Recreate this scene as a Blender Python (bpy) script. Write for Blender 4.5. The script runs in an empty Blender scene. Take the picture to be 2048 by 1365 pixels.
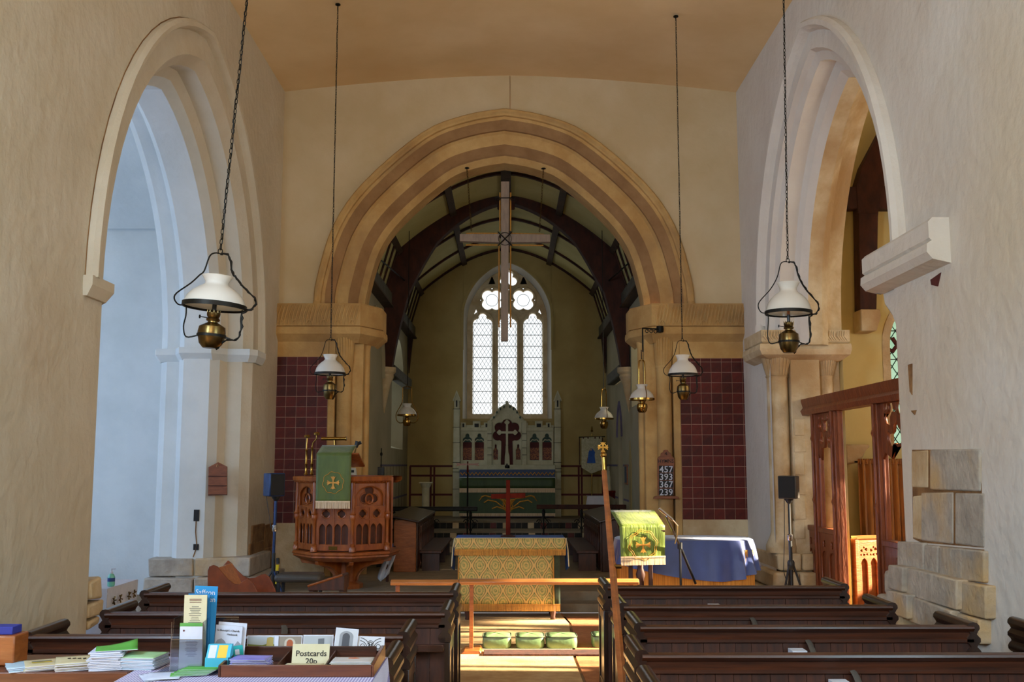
import bpy, bmesh, math, random
from math import sin, cos, tan, atan, pi, radians, sqrt, hypot
from mathutils import Vector, Matrix
random.seed(7)
scene = bpy.context.scene
C = scene.collection
EYE = 1.65; FP = 2048.0; PIT = atan(247.5/2048); YAW = -atan(6/2048)
# ---------------- camera
cd = bpy.data.cameras.new('camera'); cam = bpy.data.objects.new('camera', cd); C.objects.link(cam)
cam.location = (0, 0, EYE); cam.rotation_euler = (pi/2+PIT, 0, YAW)
cd.sensor_width = 36; cd.lens = 36; cd.clip_start = .05; cd.clip_end = 200
scene.camera = cam
scene.view_settings.view_transform = 'Standard'; scene.view_settings.look = 'None'
scene.view_settings.gamma = 1; scene.view_settings.use_curve_mapping = False
scene.view_settings.exposure = 0.18
# ---------------- world, sun, window daylight and added fill lamps
w = bpy.data.worlds.new('sky'); scene.world = w; w.use_nodes = True
bg = w.node_tree.nodes['Background']; bg.inputs[0].default_value = (.92, .96, 1.0, 1); bg.inputs[1].default_value = 1.35
SUN_DIR = Vector((-.90, .05, -.36)).normalized()
sl = bpy.data.lights.new('sun', 'SUN'); sl.energy = 52; sl.angle = radians(2.0); sl.color = (1, .84, .60)
so = bpy.data.objects.new('sun', sl); C.objects.link(so); so.location = (15, 5, 9)
so.rotation_euler = SUN_DIR.to_track_quat('-Z', 'Y').to_euler()
def area(name, loc, dirv, sx, sy, power, col):
    l = bpy.data.lights.new(name, 'AREA'); l.shape = 'RECTANGLE'; l.size = sx; l.size_y = sy
    l.energy = power; l.color = col
    o = bpy.data.objects.new(name, l); C.objects.link(o); o.location = loc
    o.rotation_euler = Vector(dirv).to_track_quat('-Z', 'Y').to_euler(); return o
area('fill_light_west', (0, -3.9, 4.0), (0, 1, .0), 2.4, 2.8, 185, (1, .92, .80))  # added warm fill behind the camera; the west wall has no opening
area('fill_light_north_nave', (-2.95, 1.2, 3.3), (1, .60, .02), 1.4, 1.6, 330, (.52, .75, 1))  # added cool fill for the right wall, set before solid wall
area('fill_light_south_nave', (2.95, 1.8, 2.6), (-1, .50, -.05), 1.4, 1.6, 95, (.56, .84, 1))  # added cool fill for the left wall
area('window_light_transept', (-7.6, 7.4, 2.6), (1, .62, -.12), 2.2, 2.4, 120, (.46, .66, 1))
area('fill_light_transept_north', (-8.2, 10.8, 2.3), (1, .10, -.06), 1.8, 2.2, 62, (.46, .66, 1))  # extra lamp added to cool and brighten the far right pier
area('window_light_aisle', (6.45, 9.4, 3.0), (-1, .1, -.1), 3.6, 1.9, 42, (1, .93, .80))
area('window_light_chancel_north', (-2.75, 19.6, 3.1), (1, -.1, -.1), 1.2, 1.6, 12, (.80, .92, 1))  # lamp inside the closed niche, stands in for the window's daylight
area('fill_light_chancel_south', (2.75, 17.0, 3.2), (-1, .1, -.2), 1.0, 1.6, 44, (1, .92, .66))  # added warm fill for the chancel, inside a closed niche

# ---------------- helpers
def at(px, py, X=None, Y=None, Z=None):
    dx = (px-1024)/FP; dz = (682.5-py)/FP
    d = Vector((dx, cos(PIT)-dz*sin(PIT), sin(PIT)+dz*cos(PIT)))
    d = Vector((d.x*cos(YAW)-d.y*sin(YAW), d.x*sin(YAW)+d.y*cos(YAW), d.z))
    t = X/d.x if X is not None else (Y/d.y if Y is not None else (Z-EYE)/d.z)
    return Vector((0, 0, EYE))+d*t
def tag(o, label=None, cat=None, group=None, kind=None):
    if label: o['label'] = label
    if cat: o['category'] = cat
    if group: o['group'] = group
    if kind: o['kind'] = kind
    return o
def thing(name, label, cat, loc=(0, 0, 0), rz=0, group=None, rot=None):
    o = bpy.data.objects.new(name, None); C.objects.link(o); o.location = loc
    o.rotation_euler = rot if rot else (0, 0, rz); o.empty_display_size = .1
    return tag(o, label, cat, group)
class MB:
    def __init__(s): s.v = []; s.f = []
    def add(s, vs, fs):
        o = len(s.v); s.v += [tuple(v) for v in vs]; s.f += [tuple(i+o for i in f) for f in fs]; return s
    def box(s, x0, x1, y0, y1, z0, z1):
        v = [(x, y, z) for z in (z0, z1) for x, y in ((x0, y0), (x1, y0), (x1, y1), (x0, y1))]
        return s.add(v, [(3, 2, 1, 0), (4, 5, 6, 7), (0, 1, 5, 4), (1, 2, 6, 5), (2, 3, 7, 6), (3, 0, 4, 7)])
    def cbox(s, c, size, rot=None):
        R = rot.to_matrix() if hasattr(rot, 'to_matrix') else (rot or Matrix.Identity(3))
        b = MB().box(*[k for i in range(3) for k in (-size[i]/2, size[i]/2)])
        return s.add([Vector(c)+R@Vector(v) for v in b.v], b.f)
    def tube(s, pts, r, n=8, closed=False, flat=1.0):
        pts = [Vector(p) for p in pts]; N = len(pts)
        rs = r if isinstance(r, (list, tuple)) else [r]*N
        vs = []; fs = []; prev = None
        for i, p in enumerate(pts):
            a = pts[(i-1) % N] if (closed or i > 0) else p; b = pts[(i+1) % N] if (closed or i < N-1) else p
            t = (b-a)
            t = t.normalized() if t.length > 1e-9 else Vector((0, 0, 1))
            if prev is None:
                u = t.orthogonal().normalized()
                if abs(t.z) < .99: u = t.cross(Vector((0, 0, 1))).normalized()
            else:
                u = (prev-t*prev.dot(t)); u = u.normalized() if u.length > 1e-6 else t.orthogonal().normalized()
            prev = u; q = t.cross(u)
            for k in range(n):
                an = 2*pi*k/n; vs.append(p+(u*cos(an)+q*sin(an)*flat)*rs[i])
        M = N if closed else N-1
        for i in range(M):
            for k in range(n):
                a = i*n+k; b = i*n+(k+1) % n; c = ((i+1) % N)*n+(k+1) % n; d = ((i+1) % N)*n+k
                fs.append((a, b, c, d))
        if not closed: fs += [tuple(range(n))[::-1], tuple((N-1)*n+k for k in range(n))]
        return s.add(vs, fs)
    def lathe(s, prof, c=(0, 0, 0), n=20, a0=0, a1=2*pi, ax='z'):
        full = abs(a1-a0-2*pi) < 1e-6; m = n if full else n+1; vs = []; fs = []
        for r, z in prof:
            for k in range(m):
                a = a0+(a1-a0)*k/n; x, y = r*cos(a), r*sin(a)
                p = (x, y, z) if ax == 'z' else ((x, z, y) if ax == 'y' else (z, x, y))
                vs.append((c[0]+p[0], c[1]+p[1], c[2]+p[2]))
        for i in range(len(prof)-1):
            for k in range(n):
                a = i*m+k; b = i*m+(k+1) % m; fs.append((a, b, b+m, a+m))
        if full and prof[0] != prof[-1]:
            if prof[0][0] > 1e-5: fs.append(tuple(range(m))[::-1])
            if prof[-1][0] > 1e-5: fs.append(tuple((len(prof)-1)*m+k for k in range(m)))
        return s.add(vs, fs)
    def prism(s, poly, ax, a, b):
        def P(u, v, w): return (u, w, v) if ax == 'y' else ((w, u, v) if ax == 'x' else (u, v, w))
        n = len(poly)
        vs = [P(u, v, a) for u, v in poly]+[P(u, v, b) for u, v in poly]
        fs = [tuple(range(n)), tuple(range(2*n-1, n-1, -1))]+[(i, i+n, (i+1) % n+n, (i+1) % n) for i in range(n)]
        return s.add(vs, fs)
    def grid(s, fn, nu, nv):
        vs = [fn(i/nu, j/nv) for i in range(nu+1) for j in range(nv+1)]
        return s.add(vs, [(i*(nv+1)+j, (i+1)*(nv+1)+j, (i+1)*(nv+1)+j+1, i*(nv+1)+j+1) for i in range(nu) for j in range(nv)])
    def strip(s, A, B):
        n = len(A); return s.add(list(A)+list(B), [(i, i+1, n+i+1, n+i) for i in range(n-1)])
    def mesh(s, name, m=None, smooth=30, off=None):
        me = bpy.data.meshes.new(name)
        vs = s.v if off is None else [(v[0]-off[0], v[1]-off[1], v[2]-off[2]) for v in s.v]
        me.from_pydata(vs, [], s.f); me.update()
        bm = bmesh.new(); bm.from_mesh(me); bmesh.ops.recalc_face_normals(bm, faces=bm.faces); bm.to_mesh(me); bm.free()
        if m: me.materials.append(m)
        if smooth:
            me.polygons.foreach_set('use_smooth', [True]*len(me.polygons)); me.set_sharp_from_angle(angle=radians(smooth))
        return me
    def build(s, name, m, parent=None, bev=0, smooth=35, loc=None, world=False, solid=0, rot=None):
        off = None
        if world: off = parent.location if parent is not None else loc
        o = bpy.data.objects.new(name, s.mesh(name, m, smooth, off)); C.objects.link(o)
        if parent is not None: o.parent = parent
        if loc is not None: o.location = loc
        if rot is not None: o.rotation_euler = rot
        return finish(o, bev, solid)
def finish(o, bev=0, solid=0):
    if solid:
        md = o.modifiers.new('solid', 'SOLIDIFY'); md.thickness = abs(solid); md.offset = -1 if solid > 0 else 1
    if bev:
        md = o.modifiers.new('bevel', 'BEVEL'); md.width = bev; md.segments = 2; md.limit_method = 'ANGLE'; md.angle_limit = radians(40)
    return o
def struct(mb, name, m, parent=None, **k):
    o = mb.build(name, m, parent, **k)
    if parent is None: o['kind'] = 'structure'
    return o
def inst(name, me, parent, loc=(0, 0, 0), rot=None, bev=0, scale=None):
    o = bpy.data.objects.new(name, me); C.objects.link(o); o.location = loc
    if parent is not None: o.parent = parent
    if rot: o.rotation_euler = rot
    if scale: o.scale = scale
    return finish(o, bev)
def dup(root, loc, rz=0, label=None, group=None, rot=None):
    kids = {}
    for o in C.objects: kids.setdefault(o.parent, []).append(o)
    def cp(o, par):
        c = o.copy(); C.objects.link(c)
        if par is not None: c.parent = par
        for k in kids.get(o, []): cp(k, c)
        return c
    r = cp(root, None); r.location = loc; r.rotation_euler = rot if rot else (0, 0, rz)
    if label: r['label'] = label
    if group: r['group'] = group
    return r
def plate(name, outer, holes, thick, m, parent=None, bev=0, loc=(0, 0, 0), rot=None, world=False):
    """flat traceried plate in the XZ plane, cut through by its holes, thickness along Y (front face at y=-thick/2)"""
    cu = bpy.data.curves.new(name, 'CURVE'); cu.dimensions = '2D'; cu.fill_mode = 'BOTH'
    cu.extrude = max(thick/2-bev, .0005); cu.bevel_depth = bev; cu.bevel_resolution = 0
    if bev: cu.offset = -bev
    for poly in [outer]+holes:
        sp = cu.splines.new('POLY'); sp.points.add(len(poly)-1)
        for i, (u, v) in enumerate(poly): sp.points[i].co = (u, v, 0, 1)
        sp.use_cyclic_u = True
    ob = bpy.data.objects.new(name, cu)
    me = bpy.data.meshes.new_from_object(ob); bpy.data.objects.remove(ob)
    me.transform(Matrix.Rotation(pi/2, 4, 'X')); me.name = name
    me.materials.clear(); me.materials.append(m)
    o = bpy.data.objects.new(name, me); C.objects.link(o)
    if parent is not None:
        o.parent = parent
        if world: loc = Vector(loc)-parent.location
    o.location = loc
    if rot: o.rotation_euler = rot
    return o
def text_mesh(name, txt, size, m, parent=None, loc=(0, 0, 0), rot=None, ext=.0006, align='CENTER', bold=0):
    cu = bpy.data.curves.new(name, 'FONT'); cu.body = txt; cu.size = size; cu.extrude = ext; cu.align_x = align
    cu.resolution_u = 2; cu.offset = bold
    ob = bpy.data.objects.new(name, cu); me = bpy.data.meshes.new_from_object(ob); bpy.data.objects.remove(ob)
    me.transform(Matrix.Rotation(pi/2, 4, 'X')); me.materials.clear(); me.materials.append(m)
    o = bpy.data.objects.new(name, me); C.objects.link(o)
    if parent is not None: o.parent = parent
    o.location = loc
    if rot: o.rotation_euler = rot
    return o
# 2D outlines
def ray_union(c, circles, a0=0, a1=2*pi, n=48, closed=True):
    out = []
    for i in range(n if closed else n+1):
        a = a0+(a1-a0)*i/n; d = (cos(a), sin(a)); best = 0
        for x, y, r in circles:
            ex, ey = c[0]-x, c[1]-y; b = ex*d[0]+ey*d[1]; q = b*b-(ex*ex+ey*ey-r*r)
            if q >= 0: best = max(best, -b+sqrt(q))
        out.append((c[0]+d[0]*best, c[1]+d[1]*best))
    return out
def foil(cx, cz, k, r, d, rot=pi/2, n=48):
    return ray_union((cx, cz), [(cx+d*cos(rot+2*pi*i/k), cz+d*sin(rot+2*pi*i/k), r) for i in range(k)]+[(cx, cz, d*.75)], n=n)
def circ(cx, cz, r, n=24): return [(cx+r*cos(2*pi*i/n), cz+r*sin(2*pi*i/n)) for i in range(n)]
def pointed(x0, x1, zs, rise, n=10):
    """pointed arch from (x0,zs) over the apex to (x1,zs)"""
    a = (x1-x0)/2; xc = (x0+x1)/2
    if rise <= a+1e-6:
        return [(xc-a*cos(pi*i/(2*n)), zs+rise*sin(pi*i/(2*n))) for i in range(2*n+1)]
    c = (rise*rise-a*a)/(2*a); R = a+c; th = math.asin(rise/R)
    L = [(xc+c-R*cos(th*i/n), zs+R*sin(th*i/n)) for i in range(n+1)]
    return L+[(2*xc-x, z) for x, z in L[-2::-1]]
def lancet(x0, x1, z0, zs, rise, n=8): return [(x0, z0)]+pointed(x0, x1, zs, rise, n)+[(x1, z0)]
def trefoil_light(x0, x1, z0, zs, rise, n=28):
    a = (x1-x0)/2; xc = (x0+x1)/2; r1 = a*.52
    cs = [(xc-a+r1, zs, r1), (xc+a-r1, zs, r1), (xc, zs+rise-a*.42, a*.42), (xc, zs+rise*.25, a*.55)]
    return [(x0, z0)]+ray_union((xc, zs), cs, pi, 0, n, closed=False)+[(x1, z0)]
def catmull(P, sub=5):
    out = []
    for i in range(len(P)-1):
        p0 = P[max(i-1, 0)]; p1 = P[i]; p2 = P[i+1]; p3 = P[min(i+2, len(P)-1)]
        for k in range(sub):
            t = k/sub
            out.append(tuple(.5*((2*b)+(-a+c)*t+(2*a-5*b+4*c-d)*t*t+(-a+3*b-3*c+d)*t**3) for a, b, c, d in zip(p0, p1, p2, p3)))
    return out+[tuple(P[-1])]
def offset_path(path, n):
    """move an open path sideways; positive = to the right of travel (inside, for a path going up-over-down)"""
    out = []; N = len(path)
    for i in range(N):
        def nn(a, b):
            d = Vector((b[0]-a[0], b[1]-a[1])); d.normalize(); return Vector((d.y, -d.x))
        m1 = nn(path[i-1], path[i]) if i > 0 else None; m2 = nn(path[i], path[i+1]) if i < N-1 else None
        m = (m1 or m2) if (m1 is None or m2 is None) else (m1+m2)
        if m1 is not None and m2 is not None: m.normalize(); k = 1/max(.5, m.dot(m1))
        else: k = 1
        out.append((path[i][0]+m.x*n*k, path[i][1]+m.y*n*k))
    return out
def sweep(mb, path, prof, fn, close=False):
    """prof = list of (inward offset n, depth d); fn(u,v,d) -> xyz"""
    rows = [[fn(u, v, d) for u, v in offset_path(path, n)] for n, d in prof]
    for a, b in zip(rows, rows[1:]): mb.strip(a, b)
    if close: mb.strip(rows[-1], rows[0])
    return mb
def arch_face(mb, u0, u1, v0, v1, path, fn, d, sill=None):
    """wall face at depth d, from u0..u1, v0..v1 with an opening bounded above by path (left foot..right foot)"""
    a, b = path[0], path[-1]
    mb.add([fn(u0, v0, d), fn(a[0], v0, d), fn(a[0], v1, d), fn(u0, v1, d)], [(0, 1, 2, 3)])
    mb.add([fn(b[0], v0, d), fn(u1, v0, d), fn(u1, v1, d), fn(b[0], v1, d)], [(0, 1, 2, 3)])
    mb.strip([fn(u, v, d) for u, v in path], [fn(u, v1, d) for u, v in path])
    if sill is not None: mb.add([fn(a[0], v0, d), fn(b[0], v0, d), fn(b[0], sill, d), fn(a[0], sill, d)], [(0, 1, 2, 3)])
    return mb
# ---------------- materials
def lin(h):
    h = h.lstrip('#'); out = []
    for i in (0, 2, 4):
        c = int(h[i:i+2], 16)/255; out.append(c/12.92 if c <= .04045 else ((c+.055)/1.055)**2.4)
    return (*out, 1)
def mat(name, c1, c2=None, rough=.7, metal=0, scale=4, bump=0, bscale=40, stretch=(1, 1, 1), vary=0, spec=.5, coat=0, c3=None, det=5, trans=0, world=False, contrast=(.35, .65), sub=0, sheen=0, alpha=1):
    m = bpy.data.materials.new(name); m.use_nodes = True; nt = m.node_tree; N = nt.nodes; L = nt.links
    b = N['Principled BSDF']; b.inputs['Roughness'].default_value = rough; b.inputs['Metallic'].default_value = metal
    b.inputs['Specular IOR Level'].default_value = spec; b.inputs['Coat Weight'].default_value = coat
    b.inputs['Coat Roughness'].default_value = .15; b.inputs['Transmission Weight'].default_value = trans
    b.inputs['Sheen Weight'].default_value = sheen; b.inputs['Alpha'].default_value = alpha
    if sub: b.inputs['Subsurface Weight'].default_value = sub; b.inputs['Subsurface Radius'].default_value = (.02, .02, .02)
    A = lin(c1)
    if world: src = N.new('ShaderNodeNewGeometry').outputs['Position']
    else: src = N.new('ShaderNodeTexCoord').outputs['Object']
    mp = N.new('ShaderNodeMapping'); mp.inputs['Scale'].default_value = stretch; L.new(src, mp.inputs['Vector'])
    col = None
    if c2:
        no = N.new('ShaderNodeTexNoise'); no.inputs['Scale'].default_value = scale; no.inputs['Detail'].default_value = det
        no.inputs['Roughness'].default_value = .6; L.new(mp.outputs[0], no.inputs['Vector'])
        r = N.new('ShaderNodeValToRGB'); r.color_ramp.elements[0].color = A; r.color_ramp.elements[1].color = lin(c2)
        r.color_ramp.elements[0].position = contrast[0]; r.color_ramp.elements[1].position = contrast[1]
        L.new(no.outputs['Fac'], r.inputs[0]); col = r.outputs[0]
        if c3:
            n3 = N.new('ShaderNodeTexNoise'); n3.inputs['Scale'].default_value = scale*.23; n3.inputs['Detail'].default_value = 7
            L.new(mp.outputs[0], n3.inputs['Vector'])
            r3 = N.new('ShaderNodeValToRGB'); r3.color_ramp.elements[0].position = .52; r3.color_ramp.elements[1].position = .68
            L.new(n3.outputs['Fac'], r3.inputs[0])
            mx = N.new('ShaderNodeMixRGB'); mx.inputs[2].default_value = lin(c3); L.new(r3.outputs[0], mx.inputs[0]); L.new(col, mx.inputs[1]); col = mx.outputs[0]
    if vary:
        oi = N.new('ShaderNodeObjectInfo'); hs = N.new('ShaderNodeHueSaturation')
        mr = N.new('ShaderNodeMapRange'); mr.inputs[3].default_value = 1-vary; mr.inputs[4].default_value = 1+vary
        L.new(oi.outputs['Random'], mr.inputs[0]); L.new(mr.outputs[0], hs.inputs['Value'])
        if col is not None: L.new(col, hs.inputs['Color'])
        else: hs.inputs['Color'].default_value = A
        col = hs.outputs[0]
    if col is not None: L.new(col, b.inputs['Base Color'])
    else: b.inputs['Base Color'].default_value = A
    if bump:
        nb = N.new('ShaderNodeTexNoise'); nb.inputs['Scale'].default_value = bscale; nb.inputs['Detail'].default_value = 5
        L.new(mp.outputs[0], nb.inputs['Vector'])
        bp = N.new('ShaderNodeBump'); bp.inputs['Strength'].default_value = bump; bp.inputs['Distance'].default_value = .02
        L.new(nb.outputs['Fac'], bp.inputs['Height']); L.new(bp.outputs[0], b.inputs['Normal'])
    return m
MT = dict(
 plaster=mat('nave_plaster', '#d8cdb8', '#cec0a6', .92, scale=1.3, bump=.9, bscale=9, world=True, c3='#c8baa0'),
 plaster_e=mat('warmlit_arch_plaster', '#d6c09a', '#cbb389', .92, scale=1.3, bump=.3, bscale=9, world=True, c3='#c4a97c'),  # warmer than the nave plaster: warm bounced light put into the colour
 plaster_s=mat('south_plaster', '#dfd8ce', '#d6ccc0', .92, scale=1.1, bump=.8, bscale=9, world=True, c3='#cfc0a8'),
 plaster_n=mat('transept_plaster', '#dfe1de', '#d2d5d2', .9, scale=1.3, bump=.5, bscale=8, world=True),
 white=mat('limewash', '#e2dfd8', '#d6d0c5', .9, scale=1.7, bump=.35, bscale=10, world=True),
 ceil=mat('ceiling_plaster', '#edcd9c', '#e2bf8b', .95, scale=.9, bump=.2, bscale=5, world=True, c3='#d9b27c'),
 yellow=mat('cream_paint', '#d8c486', '#cdb777', .9, scale=1.2, bump=.2, bscale=8, world=True),
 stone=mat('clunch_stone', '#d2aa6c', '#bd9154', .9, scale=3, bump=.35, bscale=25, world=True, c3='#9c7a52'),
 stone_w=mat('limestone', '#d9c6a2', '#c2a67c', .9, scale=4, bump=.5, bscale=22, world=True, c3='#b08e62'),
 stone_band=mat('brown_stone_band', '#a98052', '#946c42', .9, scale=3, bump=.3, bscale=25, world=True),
 stone_grey=mat('weathered_stone', '#bdb3a4', '#a3988a', .95, scale=6, bump=.7, bscale=20, world=True, c3='#c9a774', vary=.08),
 stone_brown=mat('bare_brown_stone', '#9c7448', '#6e4b2a', .95, scale=5, bump=.8, bscale=18, world=True, vary=.1),
 east=mat('east_wall_paint', '#b39c64', '#a48c55', .92, scale=1.3, bump=.2, bscale=8, world=True),
 chancel=mat('chancel_paint', '#b3a98c', '#a49a7c', .92, scale=1.0, bump=.2, bscale=8, world=True),
 roofpan=mat('roof_panel_paint', '#d2c78a', '#c6ba7d', .9, scale=1.5, world=True),
 tile=mat('red_tile', '#61190c', '#4c1208', .5, scale=14, vary=.3, bump=.15, bscale=30, spec=.3),
 grout=mat('tile_grout', '#c9a48c', '#b38e78', .9, scale=9, world=True),
 oak=mat('dark_oak', '#4c2410', '#30150a', .5, scale=5, bump=.08, bscale=14, stretch=(4, 4, 1), spec=.5, vary=.25),
 oakx=mat('dark_oak_long', '#4c230d', '#2b1307', .4, scale=7, bump=.06, bscale=10, stretch=(.3, 5, 5), spec=.5, coat=.12),
 pewend=mat('polished_dark_oak', '#321a0f', '#1c0e08', .3, scale=6, bump=.06, bscale=12, stretch=(3, .6, 1), spec=.6, coat=.3),
 beam=mat('roof_oak', '#4a2212', '#30140a', .85, scale=4, bump=.2, bscale=14, stretch=(2, 2, 1)),
 purlin=mat('purlin_oak', '#4e3822', '#3c2a18', .85, scale=4, bump=.2, bscale=14),
 plate_wood=mat('painted_wall_plate', '#5a5648', '#47402f', .8, scale=9, bump=.4, bscale=14, world=True),
 midbrown=mat('mid_brown_wood', '#6e3a1e', '#4f2613', .4, scale=6, bump=.05, stretch=(.5, 5, 5), coat=.2),
 warm=mat('orange_oak', '#a35c28', '#824619', .4, scale=5, bump=.15, bscale=16, stretch=(1, 1, 5), coat=.3),
 warmx=mat('orange_oak_long', '#be7a42', '#a0612e', .38, scale=5, bump=.15, bscale=16, stretch=(.6, 6, 6), coat=.3),
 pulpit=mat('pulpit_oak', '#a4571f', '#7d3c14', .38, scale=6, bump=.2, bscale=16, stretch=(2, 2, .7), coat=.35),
 pulpit_dark=mat('shaded_pulpit_oak', '#5a2a10', '#3e1c0a', .6, scale=6),  # darker oak behind the tracery, recess shade painted into its colour
 deskside=mat('prayer_desk_oak', '#8a4018', '#6c2f10', .42, scale=6, coat=.3),
 mahog=mat('red_mahogany', '#5e1a0c', '#481208', .8, scale=6, stretch=(3, 3, .6), spec=.1),
 screen=mat('screen_oak', '#8a4620', '#6e3416', .5, scale=6, bump=.3, bscale=14, stretch=(3, 3, .7), coat=.2),
 board=mat('board_oak', '#8a4c26', '#733c1b', .5, scale=7, bump=.1, stretch=(1, 1, 5)),
 iron=mat('black_iron', '#15130f', '#221d16', .5, .7, scale=20),
 brass=mat('brass', '#b48c46', '#8f6a2e', .24, 1, scale=9),
 brass_dull=mat('aged_brass', '#7a6338', '#59452a', .3, 1, scale=9),
 opal=mat('opal_glass', '#f2eee4', None, .12, spec=.7, sub=.15, coat=.4),
 black=mat('black_plastic', '#101012', '#17171a', .45, scale=30),
 cloth_black=mat('speaker_grille', '#0b0b0c', '#131314', .8, scale=200),
 chrome=mat('chrome', '#c9c9cc', None, .2, 1),
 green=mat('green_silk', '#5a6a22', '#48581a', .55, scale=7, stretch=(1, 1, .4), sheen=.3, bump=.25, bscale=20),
 green_lit=mat('sunlit_green_silk', '#74851f', '#5c7018', .42, scale=5, stretch=(3, 1, .5), sheen=.3, bump=.5, bscale=14),  # lighter copy of the green silk with the sunlight in its colour
 green_dk=mat('altar_green', '#37491c', '#2c3e16', .6, scale=4, stretch=(3, 1, .5), bump=.2, bscale=15),
 fringe=mat('cream_fringe', '#e8cfae', '#cfae86', .8, scale=80, stretch=(1, 1, .02)),
 goldfringe=mat('gold_fringe', '#c98d34', '#9a6520', .7, scale=90, stretch=(1, 1, .02)),
 gold=mat('gold_thread', '#e0a040', '#c48528', .5, scale=30),
 blue=mat('blue_cloth', '#1f55a6', '#1a4890', .7, scale=12),
 navy=mat('navy_velvet', '#32488c', '#293c78', .42, scale=4, sheen=.5, bump=.15, bscale=10),
 paper=mat('white_paper', '#cdced8', '#c0c2cc', .8, scale=8),
 cream=mat('cream_paper', '#cbc2a0', '#c0b692', .8, scale=8),
 ink=mat('black_ink', '#161514'),
 mat_floor=mat('jute_matting', '#c9a877', '#b89464', .95, scale=12, bump=.3, bscale=120, world=True, c3='#ab8658'),
 mat_red=mat('russet_matting', '#b07240', '#9c6034', .95, scale=12, bump=.3, bscale=120, world=True),
 floor=mat('floor_stone', '#8d7455', '#7a6147', .85, scale=3, bump=.2, bscale=15, world=True),
 slab=mat('step_stone', '#8f8068', '#7c6e58', .85, scale=4, bump=.3, bscale=22, world=True),
 kneeler=mat('green_vinyl', '#6f8a5c', '#5f7a4e', .38, scale=6, bump=.25, bscale=14),
 hassock_dk=mat('dark_green_hassock', '#33402a', '#262f20', .8, scale=10),
 maroon=mat('maroon_paint', '#5c2220', '#4c1a1a', .85, scale=6, world=True),
 mauve=mat('mauve_paint', '#6f6480', '#5d5470', .85, scale=6, world=True),
 blackline=mat('black_line', '#161412'),
 reredos=mat('reredos_stone', '#c2bca0', '#aea788', .85, scale=5, bump=.15, bscale=25),
 redback=mat('reredos_red', '#5d2420', '#4a1a18', .8, scale=6),
 tealback=mat('reredos_teal', '#44584f', '#38483f', .8, scale=20),
 lead=mat('lead_came', '#1d1f1e', rough=.6),
 velvet=mat('mustard_velvet', '#a8691a', '#7d4a0e', .75, scale=6, sheen=.4, stretch=(4, 4, .4)),
 bluegrey=mat('blue_metal', '#233a66', '#1a2c50', .35, .4, scale=10),
 vinyl_yellow=mat('yellow_tape', '#d8c01c'),
 lino=mat('grey_leather', '#4a443e', '#3c3732', .5, scale=7),
)
def opal_mat():
    m = bpy.data.materials.new('opal_glass_shade'); m.use_nodes = True; N = m.node_tree.nodes; L = m.node_tree.links
    b = N['Principled BSDF']; b.inputs['Base Color'].default_value = lin('#f4f0e8'); b.inputs['Roughness'].default_value = .12
    t = N.new('ShaderNodeBsdfTranslucent'); t.inputs[0].default_value = lin('#f4eee2'); x = N.new('ShaderNodeMixShader'); x.inputs[0].default_value = .42
    L.new(b.outputs[0], x.inputs[1]); L.new(t.outputs[0], x.inputs[2]); L.new(x.outputs[0], N['Material Output'].inputs[0]); return m
MT['opal'] = opal_mat()
def nodes_of(m): return m.node_tree.nodes, m.node_tree.links, m.node_tree.nodes['Principled BSDF']
def math_node(N, L, op, a, b=None, c=None):
    n = N.new('ShaderNodeMath'); n.operation = op
    for i, x in enumerate((a, b, c)):
        if x is None: continue
        if isinstance(x, (int, float)): n.inputs[i].default_value = x
        else: L.new(x, n.inputs[i])
    return n.outputs[0]
def brocade():
    m = mat('ogee_brocade', '#c0a050', rough=.6); N, L, b = nodes_of(m)
    co = N.new('ShaderNodeTexCoord').outputs['Object']; s = N.new('ShaderNodeSeparateXYZ'); L.new(co, s.inputs[0])
    mn = lambda *a: math_node(N, L, *a)
    x = mn('ADD', s.outputs[0], s.outputs[1]); W = .0825; Q = .26
    p = mn('DIVIDE', mn('PINGPONG', x, W), W)
    sv = mn('SINE', mn('MULTIPLY', s.outputs[2], 2*pi/Q))
    d = mn('SUBTRACT', p, mn('MULTIPLY_ADD', sv, .40, .5)); ad = mn('ABSOLUTE', d)
    zf = mn('FRACT', mn('DIVIDE', s.outputs[2], Q))
    def cell(px_, zc):
        a_ = mn('MULTIPLY', px_, W); b_ = mn('MULTIPLY', mn('SUBTRACT', zf, zc), Q*.8)
        return mn('SQRT', mn('ADD', mn('MULTIPLY', a_, a_), mn('MULTIPLY', b_, b_)))
    med = mn('MINIMUM', cell(mn('SUBTRACT', 1.0, p), .75), cell(p, .25))
    no = N.new('ShaderNodeTexNoise'); no.inputs['Scale'].default_value = 60; L.new(co, no.inputs['Vector'])
    ring = mn('MULTIPLY', mn('SINE', mn('ADD', mn('MULTIPLY', med, 2*pi/.027), mn('MULTIPLY', no.outputs['Fac'], 5.0))), .65)
    rib_ = mn('LESS_THAN', ad, .12); edge = mn('MULTIPLY', mn('LESS_THAN', ad, .20), mn('GREATER_THAN', ad, .12))
    tot = mn('ADD', mn('ADD', mn('MULTIPLY', ring, mn('SUBTRACT', 1.0, rib_)), mn('MULTIPLY', rib_, 1.3)), mn('ADD', mn('MULTIPLY', edge, -1.6), mn('MULTIPLY', mn('SUBTRACT', no.outputs['Fac'], .5), 2.2)))
    r = N.new('ShaderNodeValToRGB'); e = r.color_ramp.elements; r.color_ramp.interpolation = 'LINEAR'
    e[0].position = .1; e[0].color = lin('#4a5428'); e[1].position = .75; e[1].color = lin('#c9a35c')
    e.new(.4).color = lin('#9c9450')
    L.new(mn('MULTIPLY_ADD', tot, .3, .5), r.inputs[0]); L.new(r.outputs[0], b.inputs['Base Color']); return m
MT['brocade'] = brocade()
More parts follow.
